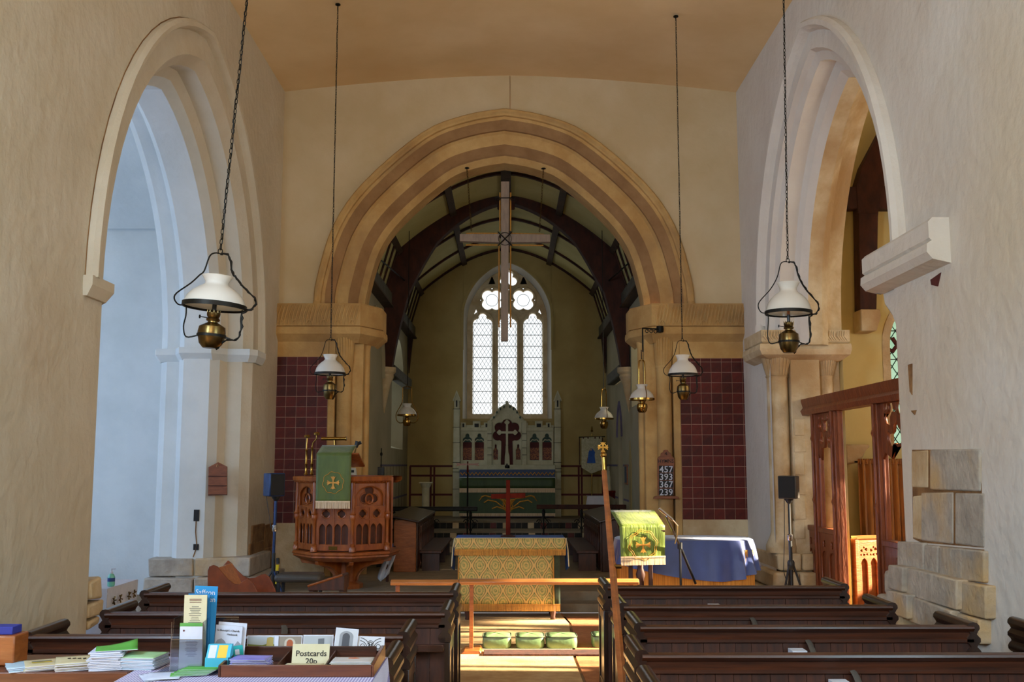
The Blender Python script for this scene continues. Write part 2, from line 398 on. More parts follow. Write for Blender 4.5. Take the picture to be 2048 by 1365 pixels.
def gingham():
    m = mat('purple_gingham', '#ffffff', rough=.85); N, L, b = nodes_of(m)
    co = N.new('ShaderNodeTexCoord').outputs['Object']; s = N.new('ShaderNodeSeparateXYZ'); L.new(co, s.inputs[0])
    mn = lambda *a: math_node(N, L, *a)
    st = lambda o: mn('GREATER_THAN', mn('FRACT', mn('MULTIPLY', o, 1/.011)), .5)
    f = mn('MULTIPLY', mn('ADD', st(s.outputs[0]), st(mn('ADD', s.outputs[1], s.outputs[2]))), .5)
    r = N.new('ShaderNodeValToRGB'); r.color_ramp.elements[0].color = lin('#e6e3f2'); r.color_ramp.elements[1].color = lin('#55489c')
    L.new(f, r.inputs[0]); L.new(r.outputs[0], b.inputs['Base Color']); return m
MT['gingham'] = gingham()
def glass(name, c, op):
    """thin window glass: tinted, lets the sky through"""
    m = bpy.data.materials.new(name); m.use_nodes = True; N = m.node_tree.nodes; L = m.node_tree.links
    N.remove(N['Principled BSDF']); o = N['Material Output']
    t = N.new('ShaderNodeBsdfTransparent'); t.inputs[0].default_value = lin(c)
    g = N.new('ShaderNodeBsdfGlossy'); g.inputs['Roughness'].default_value = .1
    x = N.new('ShaderNodeMixShader'); x.inputs[0].default_value = op
    L.new(t.outputs[0], x.inputs[1]); L.new(g.outputs[0], x.inputs[2]); L.new(x.outputs[0], o.inputs[0]); return m
MT['pane'] = glass('clear_leaded_glass', '#f4f6f4', .05)
MT['green_pane'] = glass('green_leaded_glass', '#8fae8c', .05)
MT['acrylic'] = glass('acrylic', '#e4e8ec', .16)
def flat(h, rough=.7, **k): return mat('flat_'+h.strip('#'), h, rough=rough, **k)
# =====================================================================  SETTING
XN, XS, YE = -3.09, 3.13, 13.6
# floors
f = MB(); f.box(-8.5, 8, -4.2, 11.75, -.1, 0); floor = struct(f, 'floor', MT['floor'], smooth=0)
f = MB(); f.box(-3.1, 3.1, 11.75, 12.05, 0, .1); struct(f, 'trim_1', MT['slab'], bev=.01)
f = MB(); f.box(-3.1, 3.1, 12.05, 17.3, 0, .2); struct(f, 'floor_chancel', MT['slab'], bev=.01)
f = MB(); f.box(-8.5, -3.1, 11.75, 13.6, -.1, .0); f.box(3.1, 8, 11.75, 13.6, -.1, 0); struct(f, 'floor_transept', MT['floor'], smooth=0)
# matting on the nave floor (two lengths with a dark seam)
seam = [at(1118, 1228, Z=0), at(1138, 1250, Z=0), at(1141, 1272, Z=0), at(1147, 1320, Z=0), at(1165, 1365, Z=0)]
seam = [(p.x, p.y) for p in seam]; seam.append((seam[-1][0]+.08, 3.5))
o = MB().prism([(-.95, 3.5)]+seam[::-1]+[(.5, 11.4), (-.95, 11.4)], 'z', 0, .012).build('floor_matting', MT['mat_floor'], loc=(0, 0, .0005), smooth=0)
tag(o, 'sandy woven matting running up the aisle to the communion table, left of the dark seam', 'matting')
rs = [(x+.025, y) for x, y in seam]
o = MB().prism(rs[::-1]+[(.56, 11.4), (1.55, 11.4), (1.55, 3.5)], 'z', 0, .010).build('floor_matting', MT['mat_red'], loc=(0, 0, .0005), smooth=0)
tag(o, 'russet matting on the aisle floor right of the dark seam', 'matting')
# ---- chancel arch wall (nave east wall)
hoodpx = [(380, 607), (374, 559), (341, 453), (279, 365), (165, 268), (80, 233), (0, 219)]
XC = -.065
def ewall(px, py, Y=YE):
    p = at(1018+px, py, Y=Y); return p
half = [(-(at(1018+a, b, Y=YE).x), at(1018+a, b, Y=YE).z) for a, b in hoodpx]
half = catmull(half, 4)
cpath = [(XC+x, z) for x, z in half]+[(XC-x, z) for x, z in half[-2::-1]]
ZSP = 3.79     # impost top
cpath = [(cpath[0][0], ZSP)]+cpath+[(cpath[-1][0], ZSP)]
fnE = lambda u, v, d: (u, YE+d, v)
e = MB()
def ztop(x): return 6.99-.23*(abs(x)/3.05)**1.6
a0, a1 = cpath[0], cpath[-1]
JL, JR = at(722, 800, Y=YE+.3).x, at(1309, 800, Y=YE+.3).x
e.strip([(u, YE, v) for u, v in cpath], [(u, YE, ztop(u)+.1) for u, v in cpath])
for s, xa, xw in ((-1, a0[0], -3.2), (1, a1[0], 3.2)):
    e.add([(xw, YE, ZSP-.05), (xa, YE, ZSP-.05), (xa, YE, ztop(xa)+.1), (xw, YE, ztop(xw)+.1)], [(0, 1, 2, 3)])
wall_e = struct(e, 'wall_east', MT['plaster_e'], smooth=20)
# arch orders (dressed clunch) as alternate bands
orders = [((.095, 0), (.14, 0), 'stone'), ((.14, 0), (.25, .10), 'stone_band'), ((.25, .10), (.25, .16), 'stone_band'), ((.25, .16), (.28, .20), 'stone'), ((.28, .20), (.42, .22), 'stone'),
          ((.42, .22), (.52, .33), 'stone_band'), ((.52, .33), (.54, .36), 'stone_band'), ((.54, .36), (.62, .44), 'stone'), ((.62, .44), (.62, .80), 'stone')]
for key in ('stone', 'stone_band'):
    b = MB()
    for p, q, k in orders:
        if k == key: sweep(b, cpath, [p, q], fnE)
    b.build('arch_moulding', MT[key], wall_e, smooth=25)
hood = sweep(MB(), cpath[1:-1], [(0, .01), (0, -.05), (.02, -.085), (.05, -.09), (.075, -.06), (.095, -.05), (.1, .01)], fnE)
hood.build('hood_mould', MT['stone'], wall_e, smooth=40)
for s, p in ((-1, cpath[1]), (1, cpath[-2])):
    MB().lathe([(.0, -.06), (.05, -.04), (.065, 0), (.045, .05), (0, .06)], (p[0]-s*.05, YE-.05, p[1]-.03), 10).build('label_stop', MT['stone'], wall_e)
# back of the arch wall, seen from the chancel
b = MB(); ip = offset_path(cpath, .62)
b.strip([(u, YE+.8, v) for u, v in ip], [(u, YE+.8, 7.1) for u, v in ip])
for s, x0, x1 in ((0, -3.2, ip[0][0]), (1, ip[-1][0], 3.2)):
    b.add([(x0, YE+.8, 0), (x1, YE+.8, 0), (x1, YE+.8, 7.1), (x0, YE+.8, 7.1)], [(0, 1, 2, 3)])
struct(b, 'wall_chancel_west', MT['chancel'], smooth=0)
# jambs either side: backing, stone pilaster, shafts, tiles, dado
TZ0, TZ1 = at(600, 1047, Y=YE).z, at(600, 714, Y=YE).z
def jamb(s):
    # s=-1 left, +1 right
    if s < 0: xw, xt, xp, xj = XN-.06, at(655, 800, Y=YE).x, at(700, 800, Y=YE).x, at(727, 800, Y=YE+.2).x
    else: xw, xt, xp, xj = XS+.08, at(1361, 800, Y=YE).x, at(1316, 800, Y=YE).x, at(1288, 800, Y=YE+.2).x
    lo, hi = sorted((xw, xt))
    z0, z1 = (TZ0, TZ1) if s < 0 else (at(1400, 1040, Y=YE).z, at(1400, 717, Y=YE).z)
    g = MB(); g.box(lo, hi, YE+.008, YE+.3, .2, ZSP); g.build('tile_backing', MT['grout'], wall_e, smooth=0)
    g = MB(); g.box(lo, hi, YE, YE+.3, z1, ZSP-.05); g.build('frieze_stone', MT['stone'], wall_e, smooth=0)
    g = MB(); g.box(lo, hi, YE, YE+.3, .2, z0); g.build('dado', MT['stone_w'], wall_e, smooth=0)
    # tiles, one object each
    T = .1385; ga = .006; n = 0
    tm = MB().box(-(T-ga)/2, (T-ga)/2, -.02, 0, -(T-ga)/2, (T-ga)/2).mesh('tile', MT['tile'], 0)
    rows = int((z1-z0)/T)+1
    for r in range(rows):
        zt = z0+r*T; zb = min(zt+T, z1)
        x = xt
        while (x < hi-.004) if s > 0 else (x > lo+.004):
            x2 = min(x+T, hi) if s > 0 else max(x-T, lo)
            wd = abs(x2-x); hh = zb-zt
            if wd > .02 and hh > .02:
                inst('tile', tm, wall_e, ((x+x2)/2, YE+.022-random.uniform(0, .002), (zt+zb)/2), scale=((wd-ga)/(T-ga), 1, (hh-ga)/(T-ga)),
                     rot=(0, 0, random.uniform(-.006, .006)))
            x = x2
    # pilaster and half shafts
    lo, hi = sorted((xt, xp))
    g = MB()
    px_ = at(669, 800, Y=YE).x if s < 0 else at(1347, 800, Y=YE).x
    lo, hi = sorted((xt, px_)); g.box(lo, hi, YE, YE+.7, .2, ZSP-.05)
    x3, x4 = sorted((px_, xj)); g.box(x3, x4, YE+.13, YE+.78, .2, ZSP-.05)
    g.build('jamb_stone', MT['stone'], wall_e, bev=.012)
    xa = at(686, 800, Y=YE).x if s < 0 else at(1330, 800, Y=YE).x; r = .10
    cz = at(700, 735, Y=YE).z
    g = MB(); g.lathe([(r*1.25, .2), (r*1.25, .32), (r*1.05, .36), (r, .4), (r, cz-.02), (r*1.12, cz), (r*1.1, cz+.02)], (xa, YE+.08, 0), 20)
    g.build('shaft', MT['stone'], wall_e)
    g = MB(); g.lathe([(r*1.08, cz+.02), (r*1.2, cz+.10), (r*1.38, ZSP-.36), (r*1.38, ZSP-.28)], (xa, YE+.08, 0), 20)
    g.build('capital', MT['stone'], wall_e)
    g = MB()
    for k in range(7):
        a = -pi/2+(k-3)*.28
        g.tube([(xa+r*1.10*cos(a), YE+.08+r*1.10*sin(a), cz+.03), (xa+r*1.42*cos(a), YE+.08+r*1.42*sin(a), ZSP-.34)], [.006, .018], 5)
    g.build('capital_leaf', MT['stone'], wall_e)
    xb = xj+(.0 if s < 0 else 0)
    g = MB(); g.lathe([(.06, .2), (.06, 3.2), (.1, 3.46)], (xj, YE+.36, 0), 12); g.build('shaft', MT['stone'], wall_e)
    # impost: carved band over a plain roll, chamfered below; returns along the reveal
    xi = at(716, 640, Y=YE-.1).x if s < 0 else at(1308, 640, Y=YE-.1).x
    lo, hi = sorted((xw, xi)); zb1 = at(700, 652, Y=YE-.1).z; zb2 = at(700, 671, Y=YE-.1).z
    prof = [(-.10, zb1+.004), (-.115, zb1-.02), (-.115, zb2+.02), (-.09, zb2), (0, zb2-.06)]
    g = MB()
    so = -s
    # plan path: wall -> arris -> back into the opening
    P = [(xw, YE), (xi-so*0, YE), (xi+so*.17, YE+.42), (xi+so*.17, YE+.80)]
    def ring(off, z):
        return [(P[0][0], YE+off, z), (P[1][0]+so*(-off)*.3, YE+off, z), (P[2][0]+so*(-off), P[2][1]+off*.5, z), (P[3][0]+so*(-off), P[3][1], z)]
    rings = [ring(o_, z_) for o_, z_ in [(.1, ZSP), (-.09, ZSP), (-.10, ZSP-.02), (-.10, zb1+.004), (-.08, zb1), (-.115, zb1-.015), (-.12, (zb1+zb2)/2), (-.115, zb2+.02), (-.09, zb2), (.02, zb2-.09)]]
    for A, B in zip(rings, rings[1:]): g.strip(A, B)
    g.build('impost', MT['stone'], wall_e, smooth=30)
    g = MB(); L = abs(xi-xw); n = int(L/.165)
    for k in range(n):
        x0 = lo+.02+k*L/n; wd = L/n; base = zb1+.012; H = ZSP-zb1-.03
        for j in range(4):
            q = j/4
            pts = [(x0+wd*(q*.9+.08*0), YE-.104, base), (x0+wd*(q*.9+.10+.1*q), YE-.112, base+H*.5), (x0+wd*min(1, q*.9+.32), YE-.108, base+H)]
            g.tube(pts, [.007, .014, .007], 5)
        g.tube([(x0+wd*(.5+.2*cos(t)), YE-.108, base+.02+.05*sin(t)) for t in (0, .8, 1.6, 2.4, 3.1)], .011, 5)
    tag(g.build('carved_leaf_band', MT['stone'], wall_e), kind='stuff')
jamb(-1); jamb(1)
# ---- left (north) nave wall with its arch
def two_centred(y0, y1, zs, rise, n=16): return pointed(y0, y1, zs, rise, n)
NA = two_centred(7.69, 12.3, 3.0, 2.72)
NAP = [(7.69, 0.6)]+NA+[(12.3, 0.6)]
NAfull = [(7.69, 0)]+NA+[(12.3, 0)]
fnN = lambda u, v, d: (XN-d, u, v)
b = arch_face(MB(), -4, YE+.02, 0, 6.9, [(7.69, 0)]+NA+[(12.3, 0)], fnN, 0)
wall_n = struct(b, 'wall_north', MT['plaster'], smooth=20)
b = arch_face(MB(), -4, YE+.02, 0, 6.9, [(7.69, 0)]+NA+[(12.3, 0)], fnN, 1.1)
b.build('transept_side', MT['plaster_n'], wall_n, smooth=20)
bands = [((0, 0), (.10, .10)), ((.10, .10), (.10, .28)), ((.10, .28), (.20, .34)), ((.20, .34), (.29, .43)), ((.29, .43), (.29, .74)), ((.29, .74), (.20, .82)), ((.20, .82), (.10, .84)), ((.10, .84), (.10, 1.0)), ((.10, 1.0), (0, 1.1))]
b = MB()
for p, q in bands[:3]: sweep(b, NAfull, [p, q], fnN)
b.build('arch_moulding', MT['plaster'], wall_n, smooth=20)
b = MB()
for p, q in bands[3:]: sweep(b, NAfull, [p, q], fnN)
b.build('arch_moulding', MT['plaster_n'], wall_n, smooth=20)
hp = offset_path(NA, -.33)
hoodprof = [(0, .01), (0, -.05), (.03, -.085), (.07, -.08), (.09, -.04), (.10, .01)]
sweep(MB(), hp, hoodprof, fnN).build('hood_mould', MT['plaster'], wall_n, smooth=40)
MB().tube([fnN(u, v, -.002) for u, v in offset_path(hp, -.006)[:22]], .005, 4).build('crack', MT['stone_brown'], wall_n)
def impost_n(far):
    s = -1 if far else 1; yb = 12.3 if far else 7.69
    pl = [(-.36, -.07), (.05, -.07), (.16, .0), (.17, .26), (.36, .40), (.36, .78), (.17, .88), (.16, 1.12), (.0, 1.18), (-.2, 1.18), (-.2, .9), (-.36, 0)]
    P = [(XN-d, yb+s*n) for n, d in pl]; c = (XN-.5, yb-s*.3)
    Q = [(c[0]+(x-c[0])*.93, c[1]+(y-c[1])*.86) for x, y in P]
    g = MB(); n = len(P); zt, zm, zb = 3.02, 2.95, 2.87
    vs = [(x, y, zt) for x, y in P]+[(x, y, zm) for x, y in P]+[(x, y, zb) for x, y in Q]
    fs = [tuple(range(n))]+[(i, (i+1) % n, n+(i+1) % n, n+i) for i in range(n)]+[(n+i, n+(i+1) % n, 2*n+(i+1) % n, 2*n+i) for i in range(n)]+[tuple(range(3*n-1, 2*n-1, -1))]
    g.add(vs, fs).build('impost', MT['plaster_n'] if far else MT['plaster'], wall_n, smooth=0)
impost_n(True); impost_n(False)
# plinth stones under the far jamb
def block(parent, name, m, x0, x1, y0, y1, z0, z1, j=.008, bev=.015):
    b = MB().box(x0, x1, y0, y1, z0, z1)
    b.v = [tuple(c+random.uniform(-j, j) for c in v) for v in b.v]
    return b.build(name, m, parent, bev=bev, smooth=40)
for z0, z1, yo, xl, xr in ((.38, .585, 11.98, at(297, 1120, Y=11.98).x, at(500, 1120, Y=11.98).x), (.13, .37, 11.86, at(285, 1180, Y=11.86).x, at(525, 1180, Y=11.86).x), (-.02, .125, 11.74, at(272, 1210, Y=11.74).x, at(530, 1210, Y=11.74).x)):
    xc = at(386, 1150, Y=yo).x
    block(wall_n, 'stone', MT['stone_grey'], xl, xc-.006, yo, 13.0, z0, z1)
    block(wall_n, 'stone', MT['stone_grey'], xc+.006, xr, yo, 13.0, z0, z1)
for (a, b_, c, d) in ((388, 1020, 398, 1043), (387, 1089, 397, 1101)):
    p, q = at(a, b_, Y=12.005), at(c, d, Y=12.005)
    MB().box(p.x, q.x, 12.0, 12.05, q.z, p.z).build('dark_hole_block', MT['blackline'], wall_n, smooth=0)  # black block painted in for the shade inside a wall hole
MB().tube([at(392, 1043, Y=12.005), at(391, 1065, Y=12.003), at(393, 1089, Y=12.005), at(391, 1101, Y=12.005), at(386, 1115, Y=12.005)], .006, 5).build('crack', MT['stone_brown'], wall_n)
# bare stones low on the corner of the north wall
for (a, b_, c, d) in ((505, 1052, 528, 1085), (530, 1050, 552, 1095), (500, 1087, 527, 1120), (529, 1097, 552, 1130), (504, 1122, 530, 1150), (532, 1132, 552, 1165), (506, 1152, 530, 1180)):
    p, q = at(a, b_, X=XN+.02), at(c, d, X=XN+.02); y0, y1 = sorted((p.y, q.y)); z0, z1 = sorted((p.z, q.z))
    block(wall_n, 'stone', MT['stone_brown'], XN-.05, XN+.025, y0+.01, y1-.01, z0+.008, z1-.008, .006, .01)
for (a, b_, c, d) in ((198, 1160, 221, 1205), (203, 1207, 226, 1240), (200, 1242, 215, 1262)):
    yq = 7.72; p, q = at(a, b_, Y=yq), at(c, d, Y=yq)
    block(wall_n, 'stone', MT['stone_w'], XN-.35, XN+.008, yq, yq+.22+.04*(a > 200), q.z+.006, p.z-.006, .012, .02)
# transept
b = MB(); b.box(-8.5, XN-1.05, 13.4, 13.6, 0, 7.5); struct(b, 'wall_transept_east', MT['plaster_n'], smooth=0)
b = MB(); b.box(-8.6, -8.4, 4.5, 13.6, 0, 7.5); struct(b, 'wall_transept_north', MT['plaster_n'], smooth=0)
b = MB(); b.box(-8.5, -4.19, 4.4, 4.6, 0, 7.5); struct(b, 'wall_transept_west', MT['plaster_n'], smooth=0)
b = MB(); b.add([(-8.5, 13.4, 4.85), (-4.1, 13.4, 4.85), (-4.1, 9.2, 7.6), (-8.5, 9.2, 7.6), (-4.1, 4.5, 5), (-8.5, 4.5, 5)], [(0, 1, 2, 3), (3, 2, 4, 5)])
struct(b, 'ceiling_transept', MT['plaster_n'], smooth=0, solid=.1)
# ---- right (south) nave wall with its arch
SA = two_centred(8.2, 12.2, 3.32, 2.62)
fnS = lambda u, v, d: (XS+d, u, v)
b = arch_face(MB(), 6.2, YE+.02, 0, 6.9, [(8.2, 0)]+SA+[(12.2, 0)], fnS, 0)
# western end, with a small window low down behind the pews
WO = pointed(1.2, 2.2, 2.6, .6, 6)
arch_face(b, -4, 6.2, 0, 6.9, WO, fnS, 0, sill=1.4)
wall_s = struct(b, 'wall_south', MT['plaster_s'], smooth=20)
b = arch_face(MB(), 6.0, YE+.02, 0, 6.9, [(8.2, 0)]+SA+[(12.2, 0)], fnS, .87); b.build('aisle_side', MT['yellow'], wall_s, smooth=20)
sb = [((0, 0), (.03, .06)), ((.03, .06), (.12, .10)), ((.12, .10), (.12, .27)), ((.12, .27), (.22, .31)), ((.22, .31), (.29, .39)), ((.29, .39), (.29, .55)), ((.29, .55), (.21, .64)), ((.21, .64), (.08, .68)), ((.08, .68), (.02, .8)), ((.02, .8), (0, .87))]
for lo_, hi_, mm in ((0, 5, 'plaster_s'), (5, 10, 'stone_w')):
    b = MB()
    for p, q in sb[lo_:hi_]: sweep(b, [(8.2, 3.05)]+SA+[(12.2, 3.05)], [p, q], fnS)
    b.build('arch_moulding', MT[mm], wall_s, smooth=20)
hpS = offset_path(SA, -.3); sweep(MB(), hpS, [(0, .01), (0, -.06), (.03, -.10), (.08, -.10), (.11, -.05), (.13, .01)], fnS).build('hood_mould', MT['plaster_s'], wall_s, smooth=40)
for k in (0, -1):
    MB().lathe([(0, -.1), (.06, -.06), (.07, .0), (.05, .06), (0, .08)], (XS-.05, hpS[k][0]+(.06 if k == 0 else -.06), hpS[k][1]-.03), 10).build('label_stop', MT['plaster_s'], wall_s)
# far jamb: core, two engaged shafts with fan capitals
b = MB()
X0, X1 = at(1586, 900, Y=12.2).x, at(1645, 900, Y=12.2).x
b.box(XS+.01, X0, 12.33, YE, 0, 3.3); b.box(X0, X1, 12.2, YE, 0, 3.3); b.box(X1, XS+.87, 12.33, YE, 0, 3.3); b.build('jamb_stone', MT['stone_w'], wall_s, bev=.01)
zc0, zc1 = at(1560, 752, Y=12.2).z, at(1560, 712, Y=12.2).z
for cx, r in ((at(1562, 900, Y=12.25).x, .125), (at(1662, 900, Y=12.25).x, .075)):
    MB().lathe([(r*1.5, .62), (r*1.5, .70), (r*1.15, .8), (r, .86), (r, zc0-.02), (r*1.12, zc0), (r, zc0+.01)], (cx, 12.33, 0), 20).build('shaft', MT['stone_w'], wall_s)
    g = MB(); R1 = r*1.5 if r > .1 else r*1.7
    g.lathe([(r, zc0), (r*1.15, zc0+.06), (R1, zc1-.01), (R1, zc1+.05)], (cx, 12.33, 0), 20); g.build('capital', MT['stone_w'], wall_s)
    g = MB()
    for k in range(9):
        a = -pi/2+(k-4)*.26; g.tube([(cx+r*1.05*cos(a), 12.33+r*1.05*sin(a), zc0+.01), (cx+R1*1.02*cos(a), 12.33+R1*1.02*sin(a), zc1-.01)], [.004, .009], 5)
    g.build('capital_leaf', MT['stone_w'], wall_s)
zi = [at(1600, y, Y=12.05).z for y in (660, 683, 688, 709)]
def ring_s(off, z):
    return [(XS+.02, 13.2, z), (XS+off, 13.0+off*.3, z), (XS+off, 12.2+off, z), (XS+.87-off*.4, 12.2+off, z), (XS+.87-off*.4, YE, z)]
g = MB(); R = [ring_s(o_, z_) for o_, z_ in [(.3, zi[0]), (-.13, zi[0]), (-.13, zi[1]), (-.11, (zi[1]+zi[2])/2), (-.15, zi[2]), (-.16, (zi[2]+zi[3])/2), (-.13, zi[3]), (.02, zi[3]-.06), (.1, zi[3]-.07)]]
for A, B in zip(R, R[1:]): g.strip(A, B)
g.build('impost', MT['stone_w'], wall_s, smooth=30)
g = MB(); L = XS+.87-XS+.13; n = 8
for k in range(n):
    x0 = XS-.12+k*L/n; wd = L/n; H = zi[0]-zi[1]
    for j in range(4):
        q = j*.22; g.tube([(x0+wd*(q+.42), 12.07, zi[1]+.015), (x0+wd*(q+.12), 12.058, zi[1]+H*.45), (x0+wd*(q+.2), 12.064, zi[0]-.015)], [.008, .016, .008], 5)
tag(g.build('carved_leaf_band', MT['stone_w'], wall_s), kind='stuff')
# bases of the far jamb
for z0, z1, yo, xl, xr in ((.42, .62, 12.10, 1556, 1650), (.22, .41, 12.02, 1545, 1652), (0, .21, 11.95, 1536, 1660)):
    pl = at(xl, 1120, Y=yo).x; pr = at(xr, 1120, Y=yo).x; xm = pl+(pr-pl)*.52
    block(wall_s, 'stone', MT['stone_w'], pl, xm-.005, yo, YE-.1, z0+.005, z1, .006, .03); block(wall_s, 'stone', MT['stone_w'], xm+.005, pr, yo, YE-.1, z0+.005, z1, .006, .03)
y1_ = 12.02
for (a, b_, c, d) in ((1588, 838, 1610, 872), (1587, 876, 1612, 905), (1588, 908, 1609, 950), (1590, 953, 1613, 990), (1588, 993, 1612, 1040), (1589, 1043, 1611, 1078)):
    p, q = at(a, b_, Y=12.19), at(c, d, Y=12.19); block(wall_s, 'stone', MT['stone_w'], p.x, q.x, 12.185, 12.3, q.z, p.z, .004, .008)
# near jamb: plain reveal and heavy impost
b = MB(); b.prism([(XS+.006, 8.2), (XS+.05, 8.24), (XS+.25, 8.28), (XS+.6, 8.28), (XS+.8, 8.24), (XS+.87, 8.2), (XS+.86, 8.0), (XS+.006, 8.0)], 'z', 0, 3.3)
b.build('jamb_stone', MT['plaster_s'], wall_s, smooth=25)
zj = (3.10, 3.2, 3.25, 3.40)
y0_, yA = 7.12, 8.58
g = MB()
pl = lambda off: [(XS+.03, y0_), (XS-.13-off, y0_), (XS-.13-off, yA-.08), (XS-.05, yA+off), (XS+.92, yA+off), (XS+.95, 8.1)]
R = [[(x, y, z) for x, y in pl(o_)] for o_, z in ((-.2, zj[3]), (-.01, zj[3]), (.02, zj[3]-.03), (.02, zj[2]), (0, zj[2]-.015), (.035, zj[1]+.01), (.04, zj[0]+.05), (.0, zj[0]), (-.13, zj[0]-.03))]
for A, B in zip(R, R[1:]): g.strip(A, B)
g.build('impost', MT['plaster_s'], wall_s, smooth=30)
g = MB(); g.prism([(8.15, 3.1), (8.5, 3.1), (8.46, 2.98), (8.3, 2.86), (8.18, 2.7), (8.1, 2.7)], 'x', XS+.008, XS+.5); g.build('corbelled_plaster', MT['plaster_s'], wall_s, smooth=60, bev=.02)
# bare stones, each one proud of the plaster
def wstone(a, b_, c, d, e_, f_, off=.012, name='stone', m='stone_grey'):
    """left edge px a with top y b_ / bottom c ; right edge px d with top e_ / bottom f_"""
    P = [at(a, b_, X=XS-off), at(d, e_, X=XS-off), at(d, f_, X=XS-off), at(a, c, X=XS-off)]
    poly = [(p.y, p.z) for p in P]; cy = sum(p[0] for p in poly)/4; cz = sum(p[1] for p in poly)/4
    poly = [(cy+(y-cy)*.995, cz+(z-cz)*.985) for y, z in poly]
    g = MB().prism(poly, 'x', XS-off+random.uniform(-.006, .006), XS+.06); g.build(name, MT[m], wall_s, bev=.012, smooth=50)
for P in ([(1824, 900), (1960, 899), (1967, 1096), (1842, 1086), (1826, 1078)], [(1795, 1085), (1968, 1100), (1969, 1165), (1795, 1138)]):
    Q = [at(a, b_, X=XS-.003) for a, b_ in P]; MB().prism([(p.y, p.z) for p in Q], 'x', XS-.003, XS+.03).build('mortar_bed', MT['stone_brown'], wall_s, smooth=0)
wstone(1823, 902, 976, 1856, 900, 977, .006, m='stone_w'); wstone(1860, 899, 981, 1960, 898, 984)
wstone(1826, 992, 1078, 1846, 990, 1082, .004, m='stone_w'); wstone(1841, 985, 1083, 1905, 984, 1090); wstone(1908, 985, 1090, 1966, 986, 1097)
wstone(1793, 1083, 1138, 1845, 1086, 1146, .04); wstone(1848, 1090, 1147, 1875, 1093, 1155, .03); wstone(1878, 1093, 1156, 1968, 1102, 1167, .03)
wstone(1777, 1130, 1178, 1806, 1135, 1186, .14); wstone(1806, 1134, 1190, 1912, 1160, 1222, .11); wstone(1915, 1162, 1226, 1970, 1172, 1240, .07)
wstone(1772, 1180, 1226, 1814, 1190, 1240, .17); wstone(1817, 1192, 1245, 1900, 1222, 1275, .13); wstone(1903, 1224, 1276, 1958, 1240, 1290, .08)
g = MB()   # plinth nosings round the near jamb
for z0, z1, yy, xx in ((.82, 1.02, 8.30, .04), (.62, .81, 8.40, .12), (.40, .61, 8.5, .16), (0, .39, 8.56, .19)):
    block(wall_s, 'stone', MT['stone_grey'], XS-xx, XS+.5, 8.0, yy, z0, z1, .008, .035)
for (a, b_, c, d) in ((1816, 730, 1827, 790), (1822, 822, 1833, 830), (1861, 560, 1883, 570)):
    p, q = at(a, b_, X=XS-.004), at(c, d, X=XS-.004); y0, y1 = sorted((p.y, q.y))
    MB().prism([(y1, p.z), (y0, p.z+.02*(a > 1850)), (y0+(y1-y0)*.35, q.z), (y1-.01, q.z+.03)], 'x', XS-.006, XS+.02).build('exposed_patch', MT['stone_brown'] if a < 1850 else MT['redback'], wall_s, smooth=0)
# aisle shell
wx0, wx1 = at(1784, 800, Y=13.3).x, at(1784, 800, Y=13.3).x+.75
wz0, wz1 = at(1784, 893, Y=13.3).z, at(1784, 690, Y=13.3).z
AW = pointed(wx0, wx1, wz1, .62, 8); fnA = lambda u, v, d: (u, 13.3+d, v)
aisle_e = struct(arch_face(MB(), XS+.6, 8.1, 0, 8, AW, fnA, 0, sill=wz0), 'wall_aisle_east', MT['yellow'], smooth=0)
fr = [(wx0, wz0)]+AW+[(wx1, wz0), (wx0, wz0)]
MB().strip([fnA(u, v, -.01) for u, v in fr], [fnA(u, v, .2) for u, v in fr]).build('window_reveal', MT['stone_w'], aisle_e, smooth=20)
sweep(MB(), [(wx0, wz0)]+AW+[(wx1, wz0)], [(-.10, .0), (-.10, -.012), (0, -.012), (0, .1)], fnA).build('window_dressing', MT['stone_w'], aisle_e, smooth=20)
w2 = bpy.data.objects.new('window_2', None); C.objects.link(w2); w2.location = (0, 13.42, 0); w2['kind'] = 'structure'
g = MB(); g.add([(u, 0, v) for u, v in fr[:-1]], [tuple(range(len(fr)-1))]); g.build('pane', MT['green_pane'], w2, smooth=0)
g = MB()
for i in range(-3, 14):
    for sg in (1, -1):
        z0 = wz0+i*.19; g.tube([(wx0, -.01, z0 if sg > 0 else z0+.38), (wx0+.25, -.01, z0+.38 if sg > 0 else z0)], .006, 4)
    g.box(wx0, wx1, -.012, .0, wz0+i*.19*2-.006, wz0+i*.19*2+.006)
tag(g.build('leading', MT['lead'], w2, smooth=0), kind='stuff')
g = MB(); g.tube([(wx0+.06, -.06, wz1+.1), (wx0+.12, -.06, wz1), (wx0+.06, -.06, wz1-.08), (wx0, -.06, wz1-.05)], .03, 8); g.build('cusp', MT['redback'], w2)
b = MB(); XA = 6.7; prev = 3.0
for a, c, z0s, z1s in ((7.6, 9.3, 1.2, 3.3), (9.5, 10.25, 2.6, 3.4), (10.5, 11.35, 1.2, 2.75), (11.6, 12.25, 1.2, 2.1)):  # unseen openings, sized and placed to steer where the sun falls
    b.box(XA, XA+.1, prev, a, 0, 6); b.box(XA, XA+.1, a, c, 0, z0s); b.box(XA, XA+.1, a, c, z1s, 6); prev = c
    b.box(XA, XA+.06, (a+c)/2-.03, (a+c)/2+.03, z0s, z1s)
    if z0s > 2:
        for k in range(3): b.box(XA, XA+.06, a+.08+k*.22, a+.17+k*.22, z0s, z1s)  # bars added to thin the sun on the lectern
        b.box(XA, XA+.06, a, c, z0s+.35, z0s+.44)
b.box(XA, XA+.1, prev, 13.5, 0, 6)
struct(b, 'wall_aisle_south', MT['yellow'], smooth=0)
b = MB(); b.box(XS, 8.1, 2.9, 3.05, 0, 7); struct(b, 'wall_aisle_west', MT['yellow'], smooth=0)
